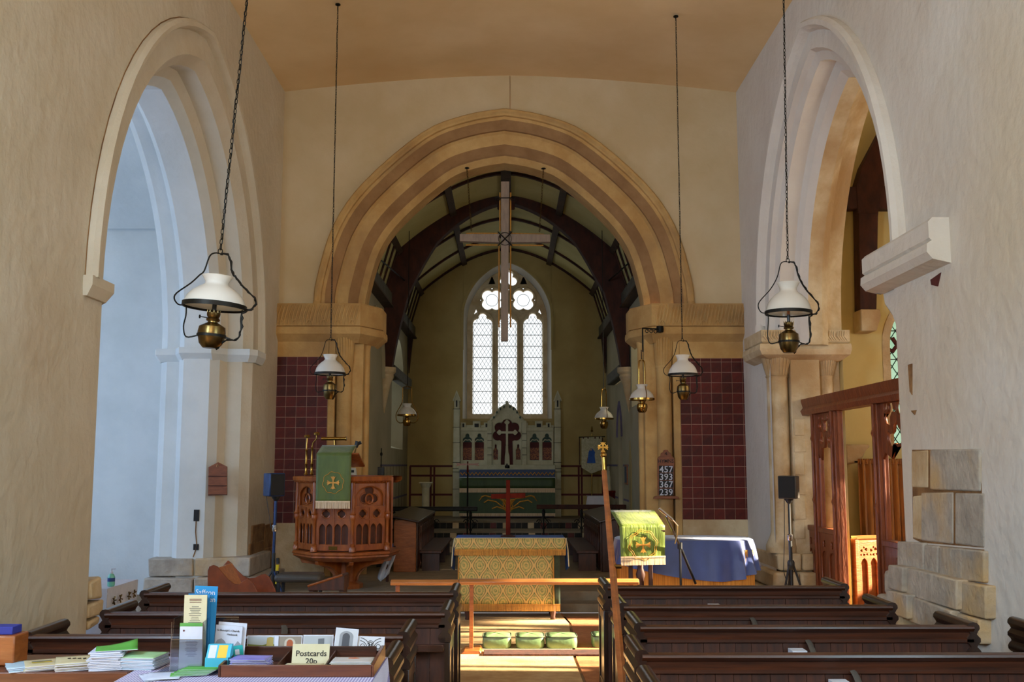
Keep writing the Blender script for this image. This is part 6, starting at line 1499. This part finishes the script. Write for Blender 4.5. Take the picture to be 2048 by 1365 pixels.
MB().tube([(-.05, 0, zt), (-.06, 0, zt*.7), (-.09, -.03, zt*.4), (-.02, 0, .25)], .004, 5).build('cable', MT['black'], t)
# hymn boards
HBY = 13.56
q = lambda a, b_: at(a, b_, Y=HBY)
o_ = q(1331, 993); t = thing('hymn_board', 'wooden hymn board reading HYMNS 457 393 367 239 on the right arch jamb', 'hymn board', (o_.x, HBY-.02, o_.z))
P = lambda a, b_: (q(a, b_).x-o_.x, q(a, b_).z-o_.z)
left = [(1315, 991), (1314, 918), (1317, 914), (1320, 913), (1321, 907), (1325, 905), (1327, 901), (1331, 900)]
pts = [P(a, b_) for a, b_ in left]+[P(2662-a, b_) for a, b_ in left[-2::-1]]
MB().prism(pts, 'y', -.012, .008).build('board', MT['board'], t, bev=.003)
MB().prism([P(1306, 998), P(1357, 998), P(1356, 994), (P(1350, 992.5)), P(1312, 992.5), P(1307, 994)], 'y', -.04, .01).build('shelf', MT['board'], t, bev=.003)
for k, (s_, py) in enumerate((('457', 939), ('393', 954), ('367', 969), ('239', 984.5))):
    x, z_ = P(1331.5, py); row = MB().box(x-.095, x+.095, -.018, -.012, z_-.045, z_+.045).build('number_strip', MT['blackline'], t, smooth=0)
    for j, ch in enumerate(s_): text_mesh('number', ch, .118, MT['paper'], row, (x-.060+.060*j, -.0195, z_-.042), bold=.0012)
x, z_ = P(1331, 926); text_mesh('heading_letters', 'HYMNS', .062, MT['ink'], t, (x, -.0135, z_), bold=.0008)
MB().tube([(x-.01, -.014, z_+.11), (x+.005, -.02, z_+.135), (x+.015, -.014, z_+.10)], .005, 5).build('hook', MT['ink'], t)
HBY2 = 11.985; q = lambda a, b_: at(a, b_, Y=HBY2); o_ = q(436, 991)
t = thing('hymn_board', 'empty wooden hymn board with pointed top on the left hand pier', 'hymn board', (o_.x, HBY2-.01, o_.z)); P = lambda a, b_: (q(a, b_).x-o_.x, q(a, b_).z-o_.z)
MB().prism([P(417, 992), P(455, 991), P(455, 934), P(437, 925), P(418, 935)], 'y', -.012, .008).build('board', MT['board'], t, bev=.003)
for py in (953, 972, 990): a, b_ = P(418, py), P(455, py); MB().box(a[0], b_[0], -.02, -.01, a[1]-.006, a[1]+.004).build('number_rail', MT['beam'], t)
a = P(436, 931); MB().tube([(a[0]-.012, -.014, a[1]-.02), (a[0], -.016, a[1]+.015), (a[0]+.014, -.014, a[1]-.02)], .004, 5).build('hanger', MT['chrome'], t)
# prayer desk with scrolled sides
nq = lambda a, b_: at(a, b_, Y=9.35); fq = lambda a, b_: at(a, b_, Y=9.85)
t = thing('prayer_desk', 'orange wooden prayer desk with curved scrolled sides by the left pier', 'prayer desk', (nq(460, 1170).x, 9.35, 0)); X0 = t.location.x
near = [(418, 1210), (415, 1142), (418, 1134), (426, 1131), (434, 1134), (444, 1146), (456, 1160), (468, 1169), (478, 1170), (486, 1163), (494, 1159), (502, 1162), (509, 1172), (514, 1184), (518, 1210)]
pn = [(nq(a, b_).x-X0, nq(a, b_).z) for a, b_ in near]; pn[0] = (pn[0][0], 0); pn[-1] = (pn[-1][0]+.05, 0)
MB().prism(pn, 'y', 0, .025).build('side_panel', MT['deskside'], t, bev=.004, smooth=50)
far = [(446, 1200), (443, 1136), (455, 1122), (462, 1127), (474, 1142), (486, 1153), (498, 1158), (510, 1156), (522, 1150), (530, 1149), (538, 1155), (545, 1168), (551, 1184), (553, 1200)]
pf = [(fq(a, b_).x-X0, fq(a, b_).z) for a, b_ in far]; pf[0] = (pf[0][0], 0); pf[-1] = (pf[-1][0]+.03, 0)
MB().prism(pf, 'y', .5, .525).build('side_panel', MT['deskside'], t, bev=.004, smooth=50)
A_, B_ = (nq(430, 1138).x-X0, nq(430, 1138).z), (nq(456, 1180).x-X0, nq(456, 1180).z-.05)
MB().prism([A_, (A_[0]+.02, A_[1]), (B_[0]+.02, B_[1]), B_], 'y', .025, .5).build('sloping_board', MT['warmx'], t); MB().box(pn[0][0]+.02, pn[0][0]+.04, .025, .5, .05, .62).build('back_board', MT['warm'], t)
# dark padded bench and desk box by the pulpit
p = at(548, 1150, Y=10.6); q_ = at(640, 1150, Y=10.6)
t = thing('padded_bench', 'dark grey padded bench between speaker stand and pulpit foot', 'bench', ((p.x+q_.x)/2, 10.75, 0)); hw = (q_.x-p.x)/2
MB().box(-hw, hw, -.16, .16, p.z-.08, p.z).build('cushion', MT['lino'], t, bev=.03)
for sx in (-1, 1):
    for sy_ in (-1, 1): MB().box(sx*(hw-.04)-.015, sx*(hw-.04)+.015, sy_*.12-.015, sy_*.12+.015, 0, p.z-.08).build('leg', MT['black'], t)
p = at(617, 1172, Y=9.9); a = at(690, 1150, Y=9.9)
t = thing('desk_box', 'small wooden desk with sloping lid below the pulpit', 'desk', ((p.x+a.x)/2, 10.0, 0)); hw = (a.x-p.x)/2
MB().prism([(-hw, p.z-.04), (hw, p.z-.04), (hw, a.z-.01), (hw*.9, a.z), (-hw, p.z)], 'y', -.14, .14).build('case', MT['oak'], t, bev=.004)
MB().tube([(-hw, -.145, p.z), (hw*.9, -.145, a.z)], .010, 4).build('lid_edge', MT['warm'], t); 
for x in (-hw+.03, hw-.03): MB().box(x-.02, x+.02, -.12, .12, 0, p.z-.03).build('leg', MT['oak'], t)
# cloth-covered table in the transept and sanitiser
t = thing('side_table', 'low table under embroidered white cloth through the left hand arch', 'table', (-3.62, 8.95, 0))
MB().box(-.28, .30, -.33, .31, .60, .63).build('tabletop', MT['oak'], t)
for sx in (-1, 1):
    for sy_ in (-1, 1): MB().box(sx*.24-.02, sx*.24+.02, sy_*.26-.02, sy_*.26+.02, 0, .6).build('leg', MT['oak'], t)
t = thing('embroidered_cloth', 'white cloth embroidered with sprigs draped over the low table at left', 'cloth', (-3.62, 8.95, .631))
g = MB(); g.box(-.30, .325, -.36, .335, 0, .008); g.grid(lambda u, v: (.33+.012*sin(u*11)*v, -.365+.70*u, .006-(.36-.04*u)*v), 14, 6); g.grid(lambda u, v: (-.3+.63*u, -.368-.012*sin(u*9)*v, .006-.36*v), 12, 6); g.build('cloth_body', MT['paper'], t, smooth=40)
g = MB()
for k, y0 in enumerate((-.26, -.12, .08, .2)):
    for j in range(5): a_ = j*1.25+k; g.tube([(.348, y0, -.1), (.352, y0+.035*cos(a_), -.1+.035*sin(a_))], [.003, .007], 5)
g.build('sprig', MT['brass_dull'], t)
p = at(222, 1171, Y=8.75)
t = thing('sanitiser_bottle', 'clear pump bottle of green hand gel on the low table at left', 'bottle', (p.x, 8.75, .6402))
MB().lathe([(.026, 0), (.03, .01), (.03, .075), (.022, .095), (.012, .105)], (0, 0, 0), 14).build('bottle', flat('#6fb8a4', .2), t); MB().lathe([(.013, .105), (.013, .12), (.005, .122), (.005, .145)], (0, 0, 0), 10).build('pump', MT['paper'], t); MB().tube([(0, 0, .145), (.03, 0, .143)], .006, 6).build('nozzle', MT['paper'], t)
MB().lathe([(.0305, .04), (.0305, .07)], (0, 0, 0), 14).build('label', flat('#24407c'), t)
# ---------------- front table, shelf and everything on them
TZ = .88
def tp(px, py, Z=TZ): return at(px, py, Z=Z)
tx0, tx1 = -1.40, -.50
t = thing('leaflet_table', 'small table under purple gingham cloth at the bottom of the view', 'table', ((tx0+tx1)/2, 3.88, 0)); hw = (tx1-tx0)/2
MB().box(-hw, hw, -.40, .36, TZ-.04, TZ-.004).build('tabletop', MT['oak'], t)
for sx in (-1, 1):
    for sy_ in (-1, 1): MB().box(sx*(hw-.06)-.02, sx*(hw-.06)+.02, sy_*.3-.02, sy_*.3+.02, 0, TZ-.04).build('leg', MT['oak'], t)
t = thing('gingham_cloth', 'purple and white gingham tablecloth under the postcard tray', 'cloth', ((tx0+tx1)/2, 3.88, 0))
g = MB(); g.box(-hw-.01, hw+.01, -.41, .37, TZ-.003, TZ); g.grid(lambda u, v: (hw+.012+.02*v+.012*sin(u*20)*v, -.41+.78*u, TZ-.3*v), 30, 5); g.grid(lambda u, v: (-hw-.01+2*(hw+.01)*u, -.412-.012*sin(u*24)*v, TZ-.3*v), 30, 5); g.build('cloth_body', MT['gingham'], t, smooth=40)
# shelf at left
sy0 = tp(100, 1345).y
t = thing('book_shelf', 'brown wooden shelf board at bottom left holding booklets', 'shelf', (-2.2, sy0+.17, 0))
MB().prism([(-.80, 0), (.78, 0), (.78, .36), (-.80, .36)], 'z', TZ-.028, TZ-.001).build('shelf_board', MT['midbrown'], t, bev=.004, loc=(0, -.17, 0))
MB().box(-.8, .78, -.185, -.165, TZ-.05, TZ+.002).build('front_lip', MT['midbrown'], t, bev=.004)
for x in (-.75, .72): MB().box(x-.015, x+.015, -.15, .18, 0, TZ-.03).build('support', MT['oak'], t)
def booklet(label, group, cx, cy, z, w_, d_, th, rz, m, mc=None, name='booklet', curl=0):
    t = thing(name, label, 'booklet', (cx, cy, z), rz, group)
    MB().box(-w_/2, w_/2, -d_/2, d_/2, .0003, th*.85).build('pages', MT['paper'], t, smooth=0)
    g = MB(); g.grid(lambda u, v: (-w_/2+w_*u, -d_/2+d_*v, th*.9+curl*(u**2)*(v**1.5)), 6, 6); g.build('cover', m, t, solid=.0006 if not curl else .001)
    return t
ltblue = mat('pale_blue_cover', '#9fc0d8', '#b4cde0', .7, scale=5); ltgreen = mat('pale_green_cover', '#93c492', '#a6d0a0', .7, scale=5); grn = mat('bright_green_cover', '#5fb04a', '#4f9c3e', .7, scale=5); lil = mat('lilac_cover', '#8a86d0', '#7873bf', .7, scale=9, c3='#575098'); mag = mat('magazine_page', '#b9c4e0', '#cfd6ea', .7, scale=9)
def pile(label, group, px0, px1, py, n, th, w_, d_, rz, m, yoff=.0, jit=.006, z0=TZ, mtop=None):
    a, b_ = tp(px0, py), tp(px1, py); cx = (a.x+b_.x)/2; cy = a.y+d_/2*.8+yoff; z = z0+.0012; last = None
    OW = ['lowest', 'second from the bottom', 'third from the bottom', 'fourth from the bottom', 'fifth from the bottom', 'sixth from the bottom', 'seventh from the bottom', 'eighth from the bottom', 'ninth from the bottom', 'tenth from the bottom', 'topmost']
    for k in range(n):
        last = booklet(label+', '+('topmost' if k == n-1 else OW[k]), group, cx+random.uniform(-jit, jit), cy+random.uniform(-jit, jit), z, w_, d_, th, rz+random.uniform(-.05, .05), m if k < n-1 or not mtop else mtop); z += th+.0012
    return last, z, cx, cy
pile('pale blue leaflet at the left end of the shelf', 'pale blue leaflets on the shelf', 2, 62, 1344, 3, .003, .105, .15, .5, ltblue, jit=.02)
l, z, cx, cy = pile('cream booklet in the second pile along the shelf', 'cream booklets, second pile', 42, 98, 1343, 4, .004, .12, .15, .45, MT['cream']); 
t_ = MB().box(-.035, .035, -.012, .012, 0, .0008).build('picture_strip', flat('#6c6a58'), l, smooth=0, loc=(0, .01, .006)); MB().box(-.035, .035, -.02, -.014, 0, .0008).build('yellow_line', MT['vinyl_yellow'], l, smooth=0, loc=(0, .01, .006))
l, z, cx, cy = pile('cream booklet in the third pile on the shelf', 'cream booklets, third pile', 100, 168, 1343, 6, .004, .135, .16, .35, MT['cream'])
for k in range(5): MB().box(-.006, .006, -.006, .008, 0, .0008).build('printed_figure', MT['ink'], l, smooth=0, loc=(-.02+.018*k, .02-.008*k, .0055))
l, z, cx, cy = pile('white magazine in the tallest pile on the shelf', 'magazines in the tallest pile', 176, 228, 1342, 11, .0048, .115, .15, .22, mag, jit=.008)
booklet('bright green booklet with curled corner on top of the tallest pile', None, cx+.03, cy+.01, z+.001, .15, .115, .003, .35, grn, curl=.022)
l, z, cx, cy = pile('pale blue booklet in the right hand pile on the shelf', 'pale booklets, right hand pile', 236, 312, 1341, 8, .004, .15, .14, -.12, ltblue, jit=.006)
booklet('pale green booklet on top of the right hand pile on the shelf', None, cx, cy, z, .15, .14, .004, -.1, ltgreen)
# wooden box at the left edge
p = tp(6, 1340)
t = thing('wooden_box', 'orange wooden box cut by the left edge of the view', 'box', (p.x-.10, 4.12, TZ))
MB().box(-.12, .11, -.06, .06, .001, .115).build('case', MT['warm'], t, bev=.006); MB().box(-.12, .09, -.04, .04, .115, .145).build('blue_lid', flat('#27308c'), t, bev=.003)
# clear leaflet holders and leaflets
def sheet(name, label, cat, px0, py0, px1, py1, Y, m, group=None, lean=.0, th=.003, n=1, skew=0):
    a, b_ = at(px0, py0, Y=Y), at(px1, py1, Y=Y); wd = b_.x-a.x; h = a.z-b_.z; zb = max(b_.z, TZ+.001); h = a.z-zb
    t = thing(name, label, cat, ((a.x+b_.x)/2, Y, zb), 0, group, rot=(-lean, skew, 0))
    MB().box(-wd/2, wd/2, 0, th, 0, h).build('card', m, t, smooth=0)
    return t, wd, h
def lines(t, x0, x1, z0, z1, n, m, y=-.0008, var=.5):
    g = MB()
    for k in range(n):
        z_ = z1-(z1-z0)*(k+.5)/n; l_ = (x1-x0)*(1-random.random()*var)/2; c_ = (x0+x1)/2; g.box(c_-l_, c_+l_, y, 0, z_-.0012, z_+.0008)
    return tag(g.build('printed_lines', m, t, smooth=0), kind='stuff')
t, wd, h = sheet('guide_booklet', 'blue guide booklet titled Saffron Walden, tallest in the leaflet holder', 'booklet', 384, 1173, 424, 1340, 4.02, flat('#1c7fb4'), th=.004, skew=radians(2.2))
text_mesh('title', 'Saffron', .027, MT['paper'], t, (-.002, -.001, h-.032), rot=(0, 0, 0)); text_mesh('title', 'Walden', .027, MT['paper'], t, (-.004, -.001, h-.058))
t, wd, h = sheet('guide_booklet', 'darker blue booklet between the tall blue guide and the cream leaflet', 'booklet', 377, 1188, 415, 1340, 4.0, flat('#1a72a6'), th=.004)
t, wd, h = sheet('tall_leaflet', 'tall cream leaflet with red heading in the clear holder', 'leaflet', 369, 1191, 409, 1340, 3.975, MT['cream'], th=.006)
lines(t, -.025, .025, h-.03, h-.012, 3, MT['redback'], var=.2); lines(t, -.026, .026, h-.13, h-.04, 14, flat('#5c5a50'))
t, wd, h = sheet('green_card', 'small green card tucked behind the white service sheet', 'card', 360, 1247, 402, 1335, 3.965, flat('#5c9a48'))
t, wd, h = sheet('service_sheet', 'tall white printed service sheet at the front of the clear holder', 'leaflet', 360, 1254, 402, 1342, 3.95, MT['paper'], th=.004)
lines(t, -.022, .028, .05, h-.045, 12, flat('#77788a'))
g = MB().lathe([(0, -.001), (.004, -.001), (.004, 0)], (-.027, 0, h-.015), 6, ax='y').build('crest', MT['redback'], t)
a = at(345, 1240, Y=3.94); b_ = at(404, 1345, Y=3.94)
t = thing('leaflet_holder', 'clear acrylic stand holding the tall leaflets on the gingham table', 'holder', ((a.x+b_.x)/2, 3.94, TZ+.0012)); hw = (b_.x-a.x)/2; hh = a.z-TZ
MB().box(-hw, hw, -.006, -.003, .002, hh*.62).build('front_panel', MT['acrylic'], t, smooth=0)
for sx in (-1, 1): MB().prism([(-.006, 0), (.10, 0), (.10, hh), (-.006, hh*.95)] if sx > 0 else [(-.006, 0), (.10, 0), (.10, hh), (.02, hh)], 'x', sx*hw-.0015, sx*hw+.0015).build('side_panel', MT['acrylic'], t, smooth=0)
MB().box(-hw, hw, .10, .103, 0, hh*1.05).build('back_panel', MT['acrylic'], t, smooth=0); MB().box(-hw-.05, hw+.02, -.06, .1, 0, .003).build('foot', MT['acrylic'], t, smooth=0)
g = MB()
for sx in (-1, 1): g.tube([(sx*hw, -.006, .0), (sx*hw, -.006, hh*.95)], .0012, 4)
g.tube([(-hw, -.006, hh*.62), (hw, -.006, hh*.62)], .0012, 4); g.build('polished_edge', MT['chrome'], t)
a = at(424, 1236, Y=4.09); b_ = at(476, 1300, Y=4.09)
t = thing('leaflet_holder', 'second clear acrylic stand behind the church booklets', 'holder', ((a.x+b_.x)/2, 4.09, TZ+.0012)); hw = (b_.x-a.x)/2; hh = a.z-TZ
MB().box(-hw, hw, 0, .003, 0, hh).build('back_panel', MT['acrylic'], t, smooth=0); MB().box(-hw, hw, -.10, 0, 0, .003).build('foot', MT['acrylic'], t, smooth=0); MB().tube([(-hw, 0, hh), (hw, 0, hh)], .0012, 4).build('polished_edge', MT['chrome'], t)
for k, lb in ((1, 'white church booklet behind, its corner showing above the front copy'), (0, "white booklet headed St Botolph's Church Hadstock with a grey churchyard picture")):
    t, wd, h = sheet('church_booklet', lb, 'booklet', 427+k*5, 1252-k*6, 478+k*8, 1330, 4.045+.012*k, MT['paper'], th=.005, skew=radians(4))
    if k == 0:
        text_mesh('title', "St Botolph's Church", .0105, MT['ink'], t, (-.002, -.001, h-.022)); text_mesh('title', 'Hadstock', .0105, MT['ink'], t, (.014, -.001, h-.036))
        MB().prism([(-wd/2+.002, .0), (wd/2-.002, 0), (wd/2-.002, h*.55), (wd*.36, h*.62), (wd*.25, h*.5), (wd*.1, h*.56), (0, h*.46), (-wd*.12, h*.6), (-wd*.25, h*.66), (-wd*.4, h*.62), (-wd/2+.002, h*.5)], 'y', -.001, 0).build('picture', flat('#8f8f96'), t, smooth=0)
t, wd, h = sheet('leaflet_box', 'turquoise leaflet dispenser with yellow label in front of the church booklets', 'box', 410, 1316, 455, 1342, 3.93, flat('#3fa5c0'), th=.05)
MB().prism([(0, h), (.05, h), (.05, h*1.9), (.03, h*1.9)], 'x', -wd/2+.003, wd/2+.006).build('upright_leaflets', flat('#46acc6'), t, smooth=0)
MB().prism([(0, h+.001), (.003, h-.001), (.033, h*1.88), (.030, h*1.9)], 'x', wd*.02, wd*.42).build('yellow_label', flat('#e0b43c'), t, smooth=0, loc=(0, -.0015, -.002)); MB().prism([(0, h+.001), (.003, h-.001), (.033, h*1.88), (.030, h*1.9)], 'x', -wd*.38, -wd*.06).build('white_emblem', MT['paper'], t, smooth=0, loc=(0, -.0015, -.002))
t, wd, h = sheet('small_card', 'small turquoise card leaning at the corner of the wooden tray', 'card', 466, 1292, 488, 1322, 4.02, flat('#1c9c98'), th=.003, skew=radians(-8))
MB().box(-.008, .008, -.001, 0, h*.4, h*.75).build('emblem', MT['paper'], t, smooth=0)
for k in range(6):
    c_ = tp(392, 1350); booklet('bright green card in the fan lying before the clear holder', 'green cards fanned on the gingham cloth', c_.x+.008*k-.02, c_.y-.02+.006*k, TZ+.0045+.0032*k, .13, .07, .002, .25-.07*k, grn, name='green_slip')
for k in range(3):
    c_ = tp(325, 1352); booklet('loose white sheet at the front left of the gingham cloth', 'loose sheets on the gingham cloth', c_.x-.005+.01*k, c_.y-.03, TZ+.0012+.002*k, .12, .14, .001, .5-.15*k, mag, name='paper_sheet')
# wooden postcard tray
a = tp(441, 1356); b_ = tp(742, 1356); yb = 4.20; hw = (b_.x-a.x)/2+.004
t = thing('postcard_tray', 'shallow dark wooden tray with compartments holding postcards', 'tray', ((a.x+b_.x)/2, a.y, TZ+.0012)); D = yb-a.y; TX = t.location.x; TYY = a.y
MB().box(-hw, hw, 0, .012, 0, .042).build('front_board', MT['midbrown'], t, bev=.002); MB().box(-hw, hw, D-.012, D, 0, .062).build('back_board', MT['oakx'], t, bev=.002)
for sx in (-1, 1): MB().prism([(0, 0), (D, 0), (D, .062), (0, .042)], 'x', sx*hw-.006, sx*hw+.006).build('side_board', MT['midbrown'] if sx > 0 else MT['oakx'], t, bev=.002)
MB().box(-hw, hw, .012, D-.012, 0, .006).build('base_board', MT['oakx'], t, smooth=0)
for x in (-hw*.28, hw*.36): MB().prism([(.012, .006), (D-.07, .006), (D-.07, .05), (.012, .035)], 'x', x-.003, x+.003).build('divider', MT['oakx'], t, bev=.001)
MB().box(-hw+.006, hw-.02, D-.075, D-.065, .006, .062).build('ledge', MT['oakx'], t, bev=.002)
# contents
for k in range(13): booklet('purple leaflet with a landscape view in the left compartment of the tray', 'purple leaflets in the tray', TX-hw*.66+random.uniform(-.004, .004), TYY+.09+random.uniform(-.004, .004), TZ+.0085+.0037*k, .135, .10, .0024, random.uniform(-.1, .15), lil, name='purple_leaflet')
for k in range(7): booklet('thin leaflet lying under the Postcards sign', 'thin leaflets under the sign', TX+hw*.0+.006*k-.02, TYY+.045+.004*k, TZ+.0085+.0037*k, .14, .05, .0022, .12-.03*k, [MT['cream'], ltblue, MT['cream'], ltgreen][k % 4], name='thin_leaflet')
for k in range(11): LASTB = booklet('grey and white postcard lying in the right compartment of the tray', 'postcards lying in the tray', TX+hw*.69+random.uniform(-.003, .003), TYY+.085, TZ+.0085+.0037*k, .15, .105, .0024, random.uniform(-.06, .06), flat('#b9b3b0') if k == 10 else MT['cream'], name='lying_postcard')
o = MB().prism([(-.02, 0), (.0, -.006), (.022, 0), (.012, .006), (.006, .012), (-.004, .008), (-.016, .01)], 'z', 0, .001).build('orange_leaf', flat('#c4622e'), LASTB, smooth=0, loc=(0, .02, .003))
s_ = at(588, 1288, Y=4.03); e_ = at(661, 1328, Y=4.03)
t = thing('price_card', 'white card lettered Postcards 20p propped in the tray', 'sign', ((s_.x+e_.x)/2, 3.99, e_.z), 0, rot=(radians(-14), 0, 0)); hw2 = (e_.x-s_.x)/2; hh = s_.z-e_.z+.004
MB().box(-hw2, hw2, 0, .0015, 0, hh).build('card', MT['cream'], t, smooth=0)
text_mesh('lettering', 'Postcards', .0300, MT['ink'], t, (.002, -.0012, hh-.044), bold=.0003); text_mesh('lettering', '20p', .0300, MT['ink'], t, (.004, -.0012, hh-.072), bold=.0003)
def card(label, x0, y0, x1, y1, Y, kind, lean=.12, skew=0):
    t, wd, h = sheet('postcard', label, 'postcard', x0, y0, x1, y1, Y, MT['paper'], 'postcards standing along the back of the tray', lean=lean, th=.0012, skew=skew)
    h_ = h; a, b_, c_, d_ = -wd/2+.004, wd/2-.004, .002, h-.004
    y = (-.0012, -.0002); pr = lambda P, m, nm='picture', k=0: MB().prism(P, 'y', -.0010-.0006*k, -.0002).build(nm, m, t, smooth=0)
    if kind == 'land':
        pr([(a, c_), (b_-.012, c_), (b_-.012, d_), (a, d_)], flat('#a9b4bd')); pr([(a, c_), (b_-.012, c_), (b_-.012, h*.4), (wd*.25, h*.5), (0, h*.36), (a, h*.42)], flat('#6a6f2c'), 'hill', 1); pr([(wd*.12, h*.3), (wd*.34, h*.3), (wd*.34, h*.86), (wd*.24, h*.9), (wd*.14, h*.84)], flat('#a08f4e'), 'tower', 2)
    if kind == 'door':
        pr([(a, c_), (b_, c_), (b_, d_), (a, d_)], flat('#8c8071')); pr(lancet(-wd*.22, wd*.22, c_, h*.5, h*.32), flat('#b9b0a0'), 'arch', 1); pr(lancet(-wd*.13, wd*.13, c_, h*.48, h*.25), flat('#a3522c'), 'doorway', 2)
    if kind == 'grey':
        pr([(a, c_), (b_, c_), (b_, d_), (a, d_)], flat('#a9acae')); pr([(a+.03, c_), (b_, c_), (b_, h*.3), (a+.03, h*.34)], flat('#74777a'), 'hill', 1); pr([(wd*.0, h*.3), (wd*.2, h*.3), (wd*.2, h*.78), (0, h*.75)], flat('#63666a'), 'tower', 2)
    if kind == 'arch':
        pr([(a, c_), (b_, c_), (b_, d_), (a, d_)], flat('#c3c3c6')); pr(lancet(-wd*.30, wd*.30, c_, h*.62, h*.25), flat('#8f9093'), 'arch', 1); pr(lancet(-wd*.17, wd*.15, c_, h*.6, h*.18), flat('#4a4b50'), 'doorway', 2)
    if kind == 'tracery':
        pr([(a, c_), (b_, c_), (b_, d_), (a, d_)], flat('#c9c9cc'))
        g = MB()
        for cx_, r_ in ((-wd*.42, h*.85), (wd*.42, h*.85), (-wd*.42, h*.65), (wd*.42, h*.65)):
            s0 = 1 if cx_ < 0 else -1; g.tube([(cx_+s0*r_*sin(q_*.13), -.0016, .002+r_*cos(q_*.13)) for q_ in range(1, 12)], .0012, 4)
        for cx_, cz_, r_ in ((0, h*.5, h*.2), (-wd*.28, h*.3, h*.16), (wd*.28, h*.3, h*.16), (0, h*.5, h*.1)): g.tube([(cx_+r_*cos(q_*.52), -.0016, cz_+r_*sin(q_*.52)) for q_ in range(12)], .0012, 4, closed=True)
        g.build('line_drawing', MT['ink'], t)
card('landscape postcard of a green hill and church tower, leftmost behind the tray', 494, 1272, 556, 1302, 4.16, 'land')
card('postcard of a stone doorway with a red door', 555, 1272, 604, 1302, 4.165, 'door')
card('pale grey postcard of a church tower behind the Postcards sign', 606, 1271, 666, 1302, 4.17, 'grey')
card('tall black and white postcard of a round headed doorway', 668, 1258, 713, 1300, 4.15, 'arch', skew=radians(5))
card('postcard with a line drawing of window tracery, rightmost behind the tray', 713, 1274, 768, 1302, 4.16, 'tracery', skew=radians(2))
# papers on the pew ledges
for lb, a, b_, py, Y in (('white sheet on the book ledge of the third pew on the right', 1580, 1609, 1299, 5.51), ('white sheet at the bottom edge on the ledge of the fourth pew on the right', 1662, 1696, 1362, 4.70), ('pale sheet lying on the ledge of the second pew on the right', 1417, 1439, 1209, 7.30)):
    p0, p1 = at(a, py, Y=Y), at(b_, py, Y=Y); t = thing('paper_sheet', lb, 'paper', ((p0.x+p1.x)/2, Y-.005, .6235)); hw = (p1.x-p0.x)/2
    MB().box(-hw, hw, -.045, .045, 0, max(.004, p0.z-.625)).build('sheet', MT['paper'], t, smooth=0)
p0 = at(848, 1311, Y=6.3)
o = MB().box(-.06, .06, -.04, .04, 0, .012).build('yellow_folder', MT['vinyl_yellow'], None, loc=(-.53, 6.25, .431)); tag(o, 'yellow folder lying on the seat of a left hand pew near the aisle', 'folder')
